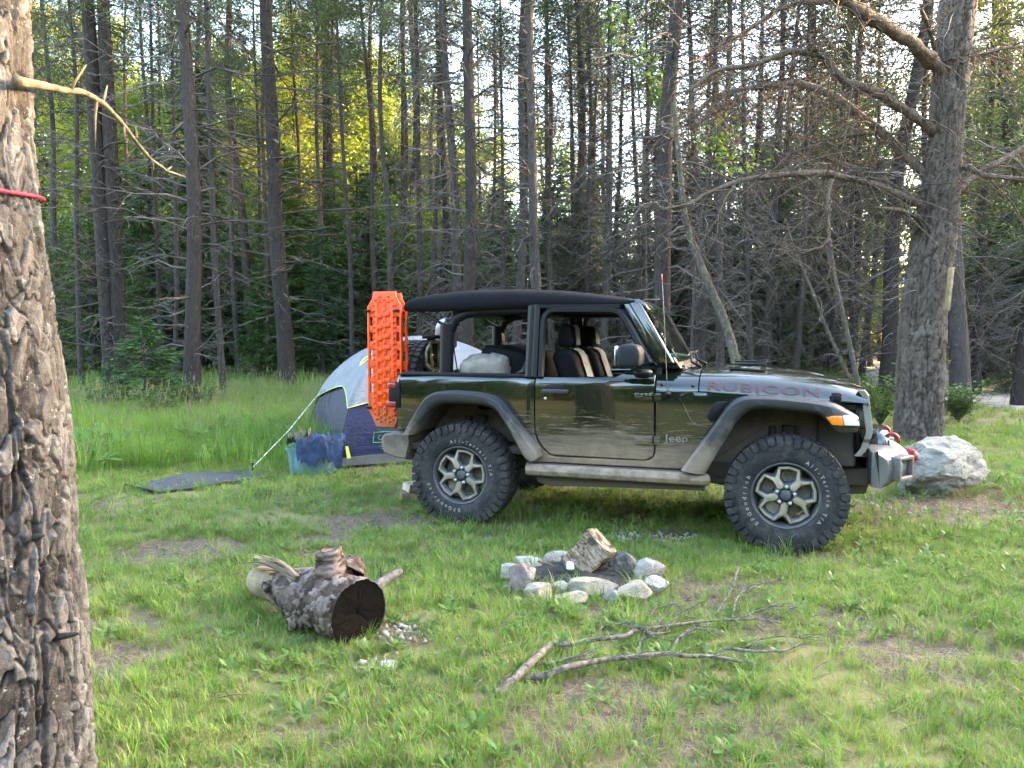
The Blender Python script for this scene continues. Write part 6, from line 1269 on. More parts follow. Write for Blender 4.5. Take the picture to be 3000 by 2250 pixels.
# ash bed, charred sticks
a = np.linspace(0, 2 * np.pi, 40, endpoint=False); m = MB(); G = np.array([[(fc[0] + r_ * .44 * math.cos(q), fc[1] + .02 + r_ * .30 * math.sin(q), float(gh(fc[0], fc[1])) + .018 + .05 * (1 - r_ ** 2) * (.4 + float(vnoise(np.array([r_ * 6 * math.cos(q) + 9]), np.array([r_ * 6 * math.sin(q)]), seed=3)[0]))) for q in a] for r_ in np.linspace(.02, 1, 14)]); m.grid(G, cv=True)
tag(m.build('ash_bed', simple('ash', (.022, .019, .017), .95, 0, .8, 30, .8, 60), None, smooth=True), 'bed of black ash and charcoal inside the fire ring', kind='stuff')
for i in range(9):
    p_ = np.array([fc[0] + rs.uniform(-.33, .33), fc[1] + rs.uniform(-.2, .2), .05]); an = rs.uniform(0, 3.14); L_ = rs.uniform(.10, .24); m = MB(); d_ = np.array([math.cos(an), math.sin(an), rs.uniform(-.1, .35)]) * L_; m.tube([p_, p_ + d_ * .5 + rs.normal(0, .01, 3), p_ + d_], [.012, .010, .006], 6, 0, True, .1, i); tag(m.build('charred_stick', simple('charcoal', (.022, .019, .017), .8, 0, .5, 40), None, smooth=True), 'short charred stick lying in the ash of the fire ring', 'stick', 'charred sticks in the fire ring')
p0 = at_y(*Z5(455, 290), fc[1] + .12); p1 = at_y(*Z5(585, 345), fc[1] + .05); m = MB(); m.tube([p0, (p0 + p1) / 2 + np.array([0, 0, .012]), p1], [.006, .008, .008], 6); tag(m.build('stick', simple('stick_red', (.16, .075, .055), .8), None, smooth=True), 'thin reddish stick leaning on the rounded grey fire ring stone', 'stick')
# split wood block leaning in the ring
q0 = on_ground(*Z5(760, 425)); m = MB(); nb = 26
def noisy_box(dim, seed, amp, sub=14, face_fn=None):
    bm = bmesh.new(); bmesh.ops.create_cube(bm, size=1.0); bmesh.ops.subdivide_edges(bm, edges=bm.edges[:], cuts=sub, use_grid_fill=True)
    V = np.array([v.co[:] for v in bm.verts]) * np.asarray(dim); d = np.stack([fbm(V[:, 0] * 9 + k + seed, V[:, 1] * 9, V[:, 2] * 9, seed=seed + k, o=4) - .5 for k in range(3)], -1) * amp * 2; d += np.stack([fbm(V[:, 0] * 30 + k, V[:, 1] * 30, V[:, 2] * 30, seed=seed + 9 + k, o=2) - .5 for k in range(3)], -1) * amp * .5
    V = V + d; V = face_fn(V) if face_fn else V
    for v, p_ in zip(bm.verts, V): v.co = p_
    me = bpy.data.meshes.new('block'); bm.to_mesh(me); bm.free(); me.polygons.foreach_set('use_smooth', np.ones(len(me.polygons), bool)); me.set_sharp_from_angle(angle=RAD(40)); return me
t = NT('charred_split_wood'); co = t.co(); n = t.noise(t.mapv(co, (3, 1, 1)), 22, 6, .75); n2 = t.noise(co, 13, 5, .7); cc = t.mix(t.mrange(n, .35, .65), (.15, .095, .06), (.50, .40, .28)); cc = t.mix(t.mrange(n2, .52, .62, 0, .85), cc, (.05, .037, .028)); gn = t.sep(t.n('ShaderNodeNewGeometry').outputs['True Normal'])
sx = t.sep(co)[0]; cc = t.mix(t.mrange(t.math('ADD', t.math('MULTIPLY', sx, -1), t.math('MULTIPLY', t.math('SUBTRACT', n2, .5), .12)), .105, .15, 0, .93), cc, (.032, .024, .02))
WOODB = t.done(t.bsdf(cc, .9, 0, t.bump(t.math('ADD', n, n2), .9, .03), 0, .2))
me = noisy_box((.28, .155, .19), 5, .026); me.materials.append(WOODB); wb_ = bpy.data.objects.new('wood_block', me); COL.objects.link(wb_); wb_.location = (q0[0] + .0, q0[1] + .12, .145); wb_.rotation_euler = (-.25, RAD(-48), -.35); tag(wb_, 'split charred wood block tilted up in the middle of the fire ring', 'firewood')
pp = on_ground(*Z5(645, 420)); cr = lump('paper_scrap', (.024, .018, .026), 14, simple('paper_white', (.75, .72, .64), .8), .4, 20); cr.location = (pp[0], pp[1] + .02, .10); tag(cr, 'small crumpled white scrap resting against the charred wood block', 'scrap')
# ---- fallen log with stubs and a torn end
Z4 = lambda x, y: (600 + x / 3.16, 1500 + y / 3.16)
ce = at_y(*Z4(1428, 935), 3.78); oe = at_y(*Z4(470, 715), 4.42); oe[2] = .125; ax_ = oe - ce; LL = np.linalg.norm(ax_)
log = empty('fallen_log', (ce[0], ce[1], 0)); tag(log, 'knobbly fallen log with broken branch stubs, a dark sawn end and a torn pale end', 'log')
LOGB = plate_mat('log_bark', [(.030, .020, .015), (.105, .074, .058), (.235, .185, .155)], .22); PALEW = simple('bare_wood', (.26, .19, .112), .75, 0, .35, 7, .6, 40)
kn = np.linspace(0, 1, 170); nu = 170; uu = np.linspace(0, 2 * np.pi, nu, endpoint=False)
axn = ax_ / LL; up = np.array([0, 0, 1.0]); sdv = np.cross(axn, up); sdv /= np.linalg.norm(sdv); upv = np.cross(sdv, axn)
S_, U_ = np.meshgrid(kn, uu, indexing='ij'); rad = np.interp(S_, [0, .05, .3, .5, .68, .8, .93, 1.0], [.158, .160, .152, .135, .098, .100, .098, .070])
ca, sa = np.cos(U_), np.sin(U_); f1, f2, cid = worley(U_ / (2 * np.pi) * 24 + (fbm(ca * 4, sa * 4, S_ * 12, seed=3) - .5) * 2.4, S_ * 24 + (fbm(ca * 4 + 4, sa * 4, S_ * 12, seed=4) - .5) * 2.4, 7, 24)
bk = sstep(.02, .14, f2 - f1) * (.25 + .9 * cid); pale = sstep(.66, .74, S_ + .10 * (fbm(ca * 2, sa * 2, S_ * 4, seed=8) - .5)); rad = rad * (1 + .09 * (fbm(ca * 1.4, sa * 1.4, S_ * 3, seed=6) - .5) * 2) + (1 - pale) * (.009 * bk + .007 * (fbm(ca * 8, sa * 8, S_ * 30, seed=9) - .5)) + pale * .006 * (fbm(ca * 6, sa * 6, S_ * 4, seed=10) - .5) - pale * .012
ctr = ce[None, None] + S_[..., None] * ax_ + np.array([0, 0, .0]) - np.array([ce[0], ce[1], 0]); Gl = ctr + (rad * ca)[..., None] * sdv + (rad * sa)[..., None] * upv
m = MB(); m.grid(Gl, cv=True); m.N.append((list(range(169 * nu, 170 * nu)), 1)); lb = m.build('trunk', [LOGB, PALEW], log, smooth=False, fixn=False); pa = (pale > .5)[:-1, :]; mi = np.zeros(len(lb.data.polygons), np.int32); mi[:pa.size] = pa.ravel().astype(int); mi[-1] = 1; lb.data.polygons.foreach_set('material_index', mi)
at_ = lb.data.attributes.new('plate', 'FLOAT', 'POINT'); at_.data.foreach_set('value', cid.ravel().astype(np.float32))
# sawn face: rings and radial cracks, slightly dished
t = NT('sawn_end'); co = t.co(); v_ = t.n('ShaderNodeVectorMath', operation='LENGTH'); t.l(co, v_.inputs[0]); rg = t.n('ShaderNodeTexWave', wave_type='RINGS', rings_direction='SPHERICAL'); t.l(co, rg.inputs[0]); rg.inputs['Scale'].default_value = 28; rg.inputs['Distortion'].default_value = 3; n = t.noise(co, 10, 5, .7)
cc = t.mix(t.mrange(n, .3, .7), (.002, .0018, .0016), (.006, .005, .0043)); cc = t.mix(t.mrange(t.noise(co, 4, 3), .52, .72, 0, .5), cc, (.011, .006, .0035)); cc = t.mix(t.mrange(t.noise(t.mapv(co, (1, 1, 9), (.4, .3, 0)), 22, 4, .7), .56, .66, 0, .35), cc, (.013, .010, .0078))
m = MB(); E0 = Gl[0]; cen = E0.mean(0); rows_ = []
for r_ in np.linspace(1, .03, 12): rows_.append((E0 - cen) * r_ * .985 + axn * (.004 + .012 * (1 - r_)) * 1 + axn * .012 * np.abs(fbm(np.cos(uu) * 3, np.sin(uu) * 3, np.full(nu, r_ * 2), seed=4) - .5)[:, None])
m.grid(np.array(rows_), cv=True); sf_ = m.build('sawn_end', t.done(t.bsdf(cc, .85, 0, t.bump(n, .7, .015), 0, .05)), log, smooth=True, loc=tuple(cen), fixn=False)
def stub(P, R_, mat=LOGB, n=26, wob=.10, nm='branch_stub', seed=1):
    P = np.array(P) - np.array([ce[0], ce[1], 0]); k = 30; t_ = np.linspace(0, 1, k); PS = np.stack([np.interp(t_, np.linspace(0, 1, len(P)), P[:, i]) for i in range(3)], -1); rr_ = np.interp(t_, np.linspace(0, 1, len(R_)), R_)
    tg = np.gradient(PS, axis=0); tg /= np.linalg.norm(tg, axis=1, keepdims=True); ref = np.array([0, 1.0, 0]); u_ = np.cross(tg, ref); u_ /= np.linalg.norm(u_, axis=1, keepdims=True); v_ = np.cross(tg, u_); a_ = np.linspace(0, 2 * np.pi, n, endpoint=False)
    A_, T_ = np.meshgrid(a_, t_, indexing='xy'); f1_, f2_, ci_ = worley(A_ / 6.2832 * 9, T_ * 9 + seed, seed + 3, 9); q_ = rr_[:, None] * (1 + wob * 5 * (fbm(np.cos(A_) * 1.5 + seed, np.sin(A_) * 1.5, T_ * 3, seed=seed) - .5) + wob * 1.2 * sstep(.02, .15, f2_ - f1_) * ci_)
    q_ = q_ * np.where(T_ > .9, 1 - (T_ - .9) * 3.5 * _h(np.floor(A_ * 3), T_ * 0, T_ * 0, seed), 1)
    G_ = PS[:, None] + q_[..., None] * (np.cos(A_)[..., None] * u_[:, None] + np.sin(A_)[..., None] * v_[:, None]); m = MB(); m.grid(G_, cv=True); m.N.append((list(range((k - 1) * n, k * n)), 0)); o = m.build(nm, mat, log, smooth=False, fixn=False)
    at2 = o.data.attributes.new('plate', 'FLOAT', 'POINT'); at2.data.foreach_set('value', ci_.ravel().astype(np.float32)); return o
w4 = lambda x, y, d: at_y(*Z4(x, y), d)
stub([w4(1190, 640, 3.98), w4(1175, 520, 3.97), w4(1160, 420, 3.97), w4(1150, 345, 3.97)], [.100, .080, .070, .055], seed=2, wob=.16); stub([w4(1330, 600, 4.0), w4(1370, 500, 4.05), w4(1390, 440, 4.08)], [.085, .06, .045], seed=3, wob=.14)
stub([w4(1560, 720, 3.92), w4(1640, 650, 3.95), w4(1740, 590, 3.98), w4(1835, 545, 4.0)], [.036, .026, .021, .016], simple('stub_pale', (.15, .122, .098), .85, 0, .6, 30, .7, 60), 14, .10, seed=4); stub([w4(1640, 640, 3.95), w4(1632, 560, 3.95), w4(1630, 520, 3.95)], [.008, .005, .002], B_GREY, 6, seed=5)
stub([w4(1000, 930, 3.95), w4(880, 1010, 3.9), w4(770, 1050, 3.87)], [.07, .045, .035], seed=6); stub([w4(640, 700, 4.2), w4(590, 690, 4.15), w4(560, 680, 4.1)], [.05, .032, .022], seed=7)
# torn splinters
rs = np.random.RandomState(12); SPL = [((850, 610), (740, 500), (600, 440), (470, 430)), ((850, 640), (720, 510), (560, 455), (460, 400)), ((845, 650), (700, 520), (520, 470), (325, 500)), ((850, 660), (720, 560), (600, 530), (440, 520)), ((850, 690), (760, 580), (650, 560), (540, 600)), ((840, 590), (730, 470), (620, 450), (520, 410)), ((855, 700), (740, 600), (640, 600), (560, 620)), ((850, 720), (780, 640), (700, 620), (600, 625))]
for i, sp_ in enumerate(SPL):
    for j in range(5):
        P = np.array([w4(x_ + rs.normal(0, 16), y_ + rs.normal(0, 15), 4.02 + .10 * k + .02 * j - .03) for k, (x_, y_) in enumerate(sp_)]) - np.array([ce[0], ce[1], 0]); t_ = np.linspace(0, 1, 14); PS = np.stack([np.interp(t_, np.linspace(0, 1, 4), P[:, q]) for q in range(3)], -1)
        for _ in range(3): PS[1:-1] = (PS[:-2] + 2 * PS[1:-1] + PS[2:]) / 4
        m = MB(); m.tube(PS, np.interp(t_, [0, .5, 1], [.014, .009, .002]) * rs.uniform(.6, 1.2), 6, 0, True, .15, i * 3 + j, sq=.45); m.build('splinter', simple('splinter_%d%d' % (i, j), tuple(np.array((.24, .178, .108)) * rs.uniform(.5, 1.1)), .85, 0, .4, 9) if j == 0 else PALEW, log, smooth=True, fixn=False)
FOOT.append(((ce[0] + oe[0]) / 2, (ce[1] + oe[1]) / 2, LL * .52, .115, math.atan2(ax_[1], ax_[0])))
# ---- fallen branch on the lawn
FB = [([(205, 1075), (300, 1000), (360, 940), (420, 880), (520, 790), (545, 775), (640, 780), (780, 750), (960, 735), (1040, 690), (1150, 680), (1300, 660), (1450, 640), (1620, 635), (1760, 628), (1890, 655)], .020, .003, .02), ([(1600, 632), (1610, 560), (1640, 480), (1740, 430), (1900, 390)], .007, .002, .05), ([(1490, 622), (1590, 465), (1615, 400), (1630, 330)], .006, .002, .07), ([(1620, 630), (1760, 580), (1840, 550), (2005, 562)], .006, .002, .03),
      ([(380, 985), (500, 965), (620, 915), (740, 890), (880, 865), (1040, 850), (1240, 830), (1300, 850), (1500, 850), (1650, 882)], .0165, .005, .03), ([(1500, 835), (1560, 800), (1700, 820), (1900, 820), (2000, 780)], .009, .003, .03), ([(430, 905), (540, 890), (640, 860), (730, 840)], .010, .003, .03), ([(1040, 835), (1060, 760), (1120, 720), (1230, 710)], .009, .003, .03), ([(1240, 830), (1270, 760), (1330, 700), (1420, 680), (1470, 712)], .009, .003, .04), ([(1100, 645), (1140, 570), (1250, 540), (1360, 520)], .005, .002, .04), ([(1240, 672), (1300, 590), (1400, 540)], .006, .002, .04), ([(830, 692), (880, 655), (980, 670), (1080, 692)], .004, .002, .03), ([(1640, 820), (1750, 750), (1900, 730), (2080, 750)], .004, .0015, .03)]
fb = empty('fallen_branch', tuple(on_ground(*Z5(205, 1075)))); tag(fb, 'forked dead branch with bare twigs lying on the lawn before the fire ring', 'branch'); fo_ = np.array(fb.location)
FBM = simple('dead_branch_bark', (.125, .10, .082), .9, 0, .75, 34, .8, 70); rs = np.random.RandomState(31)
for i, (pts, r0, r1, z0) in enumerate(FB):
    r0, r1, z0 = r0 * 1.1, r1 * 1.4, z0 + .025
    P = np.array([on_ground(*Z5(x_, y_), .02 + z0 * min(1, k / 2)) for k, (x_, y_) in enumerate(pts)]) - fo_; n = len(P); k = n * 5; t_ = np.linspace(0, 1, k); PS = np.stack([np.interp(t_, np.linspace(0, 1, n), P[:, q]) for q in range(3)], -1)
    for _ in range(2): PS[1:-1] = (PS[:-2] + 2 * PS[1:-1] + PS[2:]) / 4
    m = MB(); m.tube(PS, r0 + (r1 - r0) * t_ ** .8, 8, 0, True, .10, i)
    for j in range(int(2 + n * 1.6)):
        f = rs.uniform(.25, 1); q = np.array([np.interp(f, t_, PS[:, c_]) for c_ in range(3)]); dead_branch(m, q, rs.uniform(-1.6, 1.6), rs.uniform(.06, .22), .0028, rs.uniform(-.1, .7), rs.uniform(0, .5), rs, 3, True, 5, 4)
    m.build('limb', FBM, fb, smooth=True, fixn=False)
# ---- firewood by the rear wheel, gravel patches, chips
fw = on_ground(*D(886, 1083)); 
for i, (dx, dy, dz, an, sz, lb) in enumerate(((-.005, .02, .04, .3, (.17, .11, .085), 'lower split firewood piece on the grass behind the rear wheel'), (.025, .07, .125, .7, (.16, .12, .075), 'upper pale split firewood piece stacked behind the rear wheel'))):
    me = noisy_box(sz, 30 + i, .016, 8); me.materials.append(simple('firewood_%d' % i, ((.30, .17, .11), (.42, .33, .24))[i], .85, 0, .4, 12, .5, 50)); o = bpy.data.objects.new('firewood', me); COL.objects.link(o); o.location = (fw[0] + dx, fw[1] + dy, dz); o.rotation_euler = (.1, .12, an); tag(o, lb, 'firewood')
FOOT.append((fw[0], fw[1] + .05, .11, .08, 0))
m = MB(); rs = np.random.RandomState(17)
for cx_, cy_, sx_, sy_, n in ((*on_ground(*D(858, 1372))[:2], .12, .13, 130), (*on_ground(*D(1375, 1162))[:2], .32, .09, 260), (*on_ground(*D(835, 1442))[:2], .07, .04, 40), (*on_ground(*D(2050, 1095))[:2], .8, .25, 90)):
    for i in range(n):
        x_, y_ = cx_ + rs.normal(0, sx_), cy_ + rs.normal(0, sy_); s_ = rs.gamma(2, .0038) + .004; R3 = np.array(Matrix.Rotation(rs.uniform(0, 6), 3, rdir(rs, 1)[0])); a_ = np.array([(1, 0, 0), (-1, 0, 0), (0, 1, 0), (0, -1, 0), (0, 0, 1), (0, 0, -1)]) * np.array([1, .8, .6]) * s_ * rs.uniform(.7, 1.2, (6, 1)); b_ = m.verts(a_ @ R3.T + np.array([x_, y_, float(gh(x_, y_)) + s_ * .2])); m.tris(np.array([(0, 2, 4), (2, 1, 4), (1, 3, 4), (3, 0, 4), (2, 0, 5), (1, 2, 5), (3, 1, 5), (0, 3, 5)]) + b_)
tag(m.build('gravel', S_W, None, fixn=False), 'patches of white gravel chips on the bare soil', kind='stuff')
for px, py, w, lb in ((877, 1357, .05, 'white stone chip lying beside the sawn end of the log'), (838, 1445, .09, 'flat pale stone half buried in the lawn before the log')):
    g_ = on_ground(*D(px, py)); me = rock_mesh(int(px), (w, w * .7, w * .4), 10, .06, 3); me.materials.append(S_W); o = bpy.data.objects.new('stone', me); COL.objects.link(o); o.location = (g_[0], g_[1], float(gh(g_[0], g_[1])) - .008); tag(o, lb, 'stone')
# ---- small spruce sapling and shrubs
SAP = spruce_variant(71, 2.0, leafmat('needles_sapling', [(.035, .085, .025), (.055, .125, .032), (.085, .165, .04)], .3), .95, 95, .02, .15, 60, .15, B_GREY)
sX = (312 * K - 1500) / F_PX * 13.6; tree_obj('spruce_sapling', SAP, (sX, 13.6, float(gh(sX, 13.6))), 1.0, (.92, .92, .92), 'small bright green spruce sapling growing in the tall grass', 'tree', None, (0, 0), ('trunk', 'foliage'))
def shrub_mesh(seed, n, H, R_, lf, mat):
    rs = np.random.RandomState(seed); c = MB(); P, Dd = [], []
    for i in range(n):
        az = rs.uniform(0, 6.28); L_ = rs.uniform(.5, 1) * H; tip_ = np.array([math.cos(az) * R_ * rs.uniform(.2, 1), math.sin(az) * R_ * rs.uniform(.2, 1), L_]); c.tube([(0, 0, 0), tip_ * .5 + np.array([0, 0, L_ * .1]), tip_], [.006, .004, .002], 4, 1, False)
        for k in range(16): f = rs.uniform(.35, 1.05); P.append(tip_ * f + rs.normal(0, .05, 3)); q = rs.normal(size=3); q[2] = abs(q[2]) * .3 - .1; Dd.append(q / np.linalg.norm(q))
    P, Dd = np.array(P), np.array(Dd); W = np.cross(Dd, [0, 0, 1.0] + rs.normal(0, .3, (len(P), 3))); W /= np.linalg.norm(W, axis=1, keepdims=True); c.leaf(P, Dd, W, lf * rs.uniform(.6, 1.3, len(P)), lf * .55 * rs.uniform(.7, 1.2, len(P)))
    return c.mesh('foliage', [mat, TWIG], False)
SHR = shrub_mesh(81, 44, .62, .40, .085, L_GRN); SHR2 = shrub_mesh(82, 40, .95, .55, .10, L_GRN)
for px, Y, me, s_, lb in ((2075, 13.6, SHR, 1.15, 'low bright green shrub at the foot of the grey pine behind the boulder'), (1905, 13.2, SHR2, 1.0, 'leafy green shrub growing on the car side of the big limby pine'), (1860, 15.0, SHR2, .9, 'tall leafy shrub in the meadow behind the bonnet of the car'), (225, 14.2, SHR2, .9, 'bushy plant among the tall grass next to the spruce sapling'), (430, 14.4, SHR, 1.2, 'low bush at the foot of the straight dark pine'), (330, 12.6, SHR, 1.1, 'leafy bush in front of the spruce sapling')):
    X = (px * K - 1500) / F_PX * Y; o = empty('shrub', (X, Y, float(gh(X, Y)))); o.scale = (s_, s_, s_); o.rotation_euler = (0, 0, px * .7); tag(o, lb, 'shrub'); f_ = bpy.data.objects.new('foliage', me); COL.objects.link(f_); f_.parent = o; f_['kind'] = 'stuff'
# ================================================================ GRASS
PROTO = bpy.data.collections.new('plant_prototypes')
def proto_coll(name, meshes):
    c = bpy.data.collections.new(name)
    for i, me in enumerate(meshes):
        o = bpy.data.objects.new(name + '_%02d' % i, me); c.objects.link(o)
    return c
def blade(mb, P, az, L, w, bend, m=0, k=4, fold=0.0):
    t = np.linspace(0, 1, k); h = np.array([math.cos(az), math.sin(az), 0]); s = np.array([-h[1], h[0], 0])
    th = bend * t ** 1.3; dl = L / (k - 1)
    x = np.concatenate([[0], np.cumsum(np.sin(th[1:]) * dl)]); z = np.concatenate([[0], np.cumsum(np.cos(th[1:]) * dl)])
    C = np.asarray(P)[None] + x[:, None] * h + z[:, None] * np.array([0, 0, 1.0])
    ww = w * 0.5 * np.array([0.75] + list((1 - t[1:-1]) ** 0.55) )
    A = C[:-1] + ww[:, None] * s; B = C[:-1] - ww[:, None] * s
    b = mb.verts(np.concatenate([A, B, C[-1:]])); n = k - 1
    for i in range(n - 1): mb.quads([(b + i, b + n + i, b + n + i + 1, b + i + 1)], m)
    mb.tris([(b + n - 1, b + 2 * n - 1, b + 2 * n)], m)
G_LAWN = leafmat('grass_lawn', [(0.080, 0.175, 0.028), (0.135, 0.25, 0.036), (0.205, 0.325, 0.052), (0.31, 0.36, 0.09)], 0.42, 0.5, 0.9)
G_TALL = leafmat('grass_meadow', [(0.08, 0.18, 0.030), (0.13, 0.25, 0.038), (0.19, 0.31, 0.048), (0.26, 0.35, 0.065)], 0.42, 0.5, 0.5)
G_DRY = leafmat('grass_dry', [(0.15, 0.115, 0.06), (0.24, 0.19, 0.10), (0.34, 0.28, 0.16)], 0.2, 0.7)
G_WEED = leafmat('weed_leaves', [(0.065, 0.15, 0.035), (0.105, 0.20, 0.045), (0.16, 0.25, 0.055)], 0.4, 0.45, 0.8)
G_SEED = leafmat('seed_heads', [(0.16, 0.17, 0.09), (0.24, 0.22, 0.12)], 0.3, 0.7)
def tuft(seed, n, L0, L1, w, rad, b0, b1, dry=0.12, mats=None, k=4, seedh=0.0):
    rs = np.random.RandomState(seed); mb = MB()
    for i in range(n):
        a = rs.uniform(0, 6.28); r = rad * math.sqrt(rs.rand()); L = rs.uniform(L0, L1)
        blade(mb, (r * math.cos(a), r * math.sin(a), -0.004), a + rs.normal(0, 0.9), L, w * rs.uniform(0.6, 1.25), rs.uniform(b0, b1), 1 if rs.rand() < dry else 0, k)
        if seedh and rs.rand() < seedh:
            ba = rs.uniform(0, 6.28); hh = L1 * rs.uniform(1.05, 1.4); tip = np.array([math.cos(ba) * hh * 0.18, math.sin(ba) * hh * 0.18, hh])
            p0 = np.array([r * math.cos(a), r * math.sin(a), 0]); mid = p0 + tip * 0.55 + np.array([0, 0, hh * 0.04])
            mb.tube([p0, mid, p0 + tip], [0.0016, 0.0014, 0.001], 3, 2, False)
            q = p0 + tip; mb.tube([q - tip / hh * 0.07, q - tip / hh * 0.03, q + tip / hh * 0.02], [0.0015, 0.006, 0.001], 4, 2, False)
    return mb.mesh('tuft', mats or [G_LAWN, G_DRY, G_SEED], False)
def rosette(seed, n, L, w, el0, el1):
    """broad-leaved weed: oval leaves on short stalks"""
    rs = np.random.RandomState(seed); mb = MB()
    for i in range(n):
        a = i * 2.4 + rs.normal(0, .3); el = rs.uniform(el0, el1); l = L * rs.uniform(0.6, 1.2); ww = w * rs.uniform(0.7, 1.2)
        d = np.array([math.cos(a) * math.cos(el), math.sin(a) * math.cos(el), math.sin(el)]); s = np.array([-math.sin(a), math.cos(a), 0]); up = np.cross(d, s) * -1
        b0 = np.array([0, 0, 0.005]) + d * l * 0.25 + np.array([0, 0, rs.uniform(0, 0.02)])
        u = np.array([0, .25, .55, .85, 1.0]); wv = np.array([.15, .8, 1.0, .6, .0]) * ww / 2; dr = -0.35 * l * u ** 2
        C = b0 + np.outer(u, d) * l + np.outer(dr, [0, 0, 1])
        A = C + np.outer(wv, s) + np.outer(wv * .25, up); B = C - np.outer(wv, s) + np.outer(wv * .25, up)
        mb.grid(np.stack([A, C, B], 1)); mb.tube([[0, 0, 0], b0], [0.0015, 0.001], 3, 0, False)
    return mb.mesh('weed', [G_WEED], True)
def litter(seed, n):
    rs = np.random.RandomState(seed); mb = MB()
    for i in range(n):
        p = np.array([*rs.normal(0, 0.07, 2), rs.uniform(0.002, 0.012)]); a = rs.uniform(0, 6.28); l = rs.uniform(0.02, 0.075); d = np.array([math.cos(a), math.sin(a), rs.normal(0, .12)])
        w = np.array([-math.sin(a), math.cos(a), 0]) * rs.uniform(0.0006, 0.0018); q = p + d * l * .5 + w * rs.normal(0, 1.5)
        b = mb.verts([p - w, p + w, q + w, q - w, p + d * l]); mb.quads([(b, b + 1, b + 2, b + 3)]); mb.tris([(b + 3, b + 2, b + 4)])
    return mb.mesh('litter', [G_DRY], False)
C_LAWN = proto_coll('lawn_proto', [tuft(s, 16, 0.035, 0.09, 0.0048, 0.035, 0.3, 1.5, 0.26, k=4) for s in (1, 2, 3)] + [tuft(s, 18, 0.06, 0.15, 0.0055, 0.04, 0.3, 1.6, 0.18) for s in (4, 5, 6)] + [tuft(7, 12, 0.03, 0.07, 0.004, 0.05, 0.6, 1.7, 0.5, k=3)])
C_LONG = proto_coll('long_proto', [tuft(s, 22, 0.12, 0.28, 0.0062, 0.05, 0.3, 1.5, 0.10) for s in (11, 12, 13)])
C_TALL = proto_coll('meadow_proto', [tuft(s, 34, 0.25, 0.62, 0.0095, 0.16, 0.15, 1.25, 0.05, [G_TALL, G_DRY, G_SEED], 4, 0.03) for s in (21, 22, 23, 24)])
C_FAR = proto_coll('far_meadow_proto', [tuft(s, 46, 0.30, 0.70, 0.016, 0.40, 0.15, 1.1, 0.05, [G_TALL, G_DRY, G_SEED], 3, 0.02) for s in (31, 32, 33)])
C_WEED = proto_coll('weed_proto', [rosette(41, 7, 0.05, 0.026, 0.1, 0.8), rosette(42, 9, 0.065, 0.022, 0.2, 1.0), rosette(43, 6, 0.04, 0.03, 0.0, 0.5), rosette(44, 10, 0.085, 0.03, 0.3, 1.1)])
C_LIT = proto_coll('litter_proto', [litter(s, 16) for s in (51, 52, 53)])
def scatter(name, coll, X, Y, S, tiltmax, label, seed=0, zoff=0.0, Z=None):
    rs = np.random.RandomState(seed); n = len(X); Z = gh(X, Y) + zoff if Z is None else Z
    me = bpy.data.meshes.new(name); me.vertices.add(n); me.vertices.foreach_set('co', np.stack([X, Y, Z], -1).ravel().astype(np.float32))
    a = me.attributes.new('sc', 'FLOAT', 'POINT'); a.data.foreach_set('value', np.asarray(S, np.float32))
    rot = np.stack([rs.normal(0, tiltmax, n), rs.normal(0, tiltmax, n), rs.uniform(0, 6.283, n)], -1)
    a = me.attributes.new('rot', 'FLOAT_VECTOR', 'POINT'); a.data.foreach_set('vector', rot.ravel().astype(np.float32))
    a = me.attributes.new('pick', 'INT', 'POINT'); a.data.foreach_set('value', rs.randint(0, len(coll.objects), n).astype(np.int32))
    o = bpy.data.objects.new(name, me); COL.objects.link(o); tag(o, label, None, None, 'stuff')
    g = bpy.data.node_groups.new(name + '_nodes', 'GeometryNodeTree')
    g.interface.new_socket('Geometry', in_out='INPUT', socket_type='NodeSocketGeometry'); g.interface.new_socket('Geometry', in_out='OUTPUT', socket_type='NodeSocketGeometry')
    gi = g.nodes.new('NodeGroupInput'); go = g.nodes.new('NodeGroupOutput'); ip = g.nodes.new('GeometryNodeInstanceOnPoints'); ci = g.nodes.new('GeometryNodeCollectionInfo')
    ci.inputs['Collection'].default_value = coll; ci.inputs['Separate Children'].default_value = True; ci.inputs['Reset Children'].default_value = True
    def na(nm, ty):
        q = g.nodes.new('GeometryNodeInputNamedAttribute'); q.data_type = ty; q.inputs[0].default_value = nm; return q.outputs[0]
    L = g.links.new
    L(gi.outputs[0], ip.inputs['Points']); L(ci.outputs[0], ip.inputs['Instance']); ip.inputs['Pick Instance'].default_value = True
    L(na('pick', 'INT'), ip.inputs['Instance Index']); L(na('rot', 'FLOAT_VECTOR'), ip.inputs['Rotation'])
    L(na('sc', 'FLOAT'), ip.inputs['Scale']); L(ip.outputs[0], go.inputs[0])
    md = o.modifiers.new('scatter', 'NODES'); md.node_group = g
    return o
def rnd_area(rs, n, y0, y1, half=0.80, pad=1.0):
    y = np.sqrt(rs.uniform(y0 ** 2, y1 ** 2, n)); x = rs.uniform(-1, 1, n) * (half * y + pad); return x, y
NOGRASS = []          # (x, y, rx, ry, angle) footprints: filled by the things that stand on the lawn
def clear(x, y, grow=1.0):
    k = np.ones(len(x), bool)
    for a, b, rx, ry, an in globals().get('FOOT', []):
        u = (x - a) * math.cos(an) + (y - b) * math.sin(an); v = -(x - a) * math.sin(an) + (y - b) * math.cos(an)
        k &= (u / rx) ** 2 + (v / ry) ** 2 > grow
    return k
rs = np.random.RandomState(77)
def thin(x, y, keep): k = rs.rand(len(x)) < keep; return x[k], y[k]
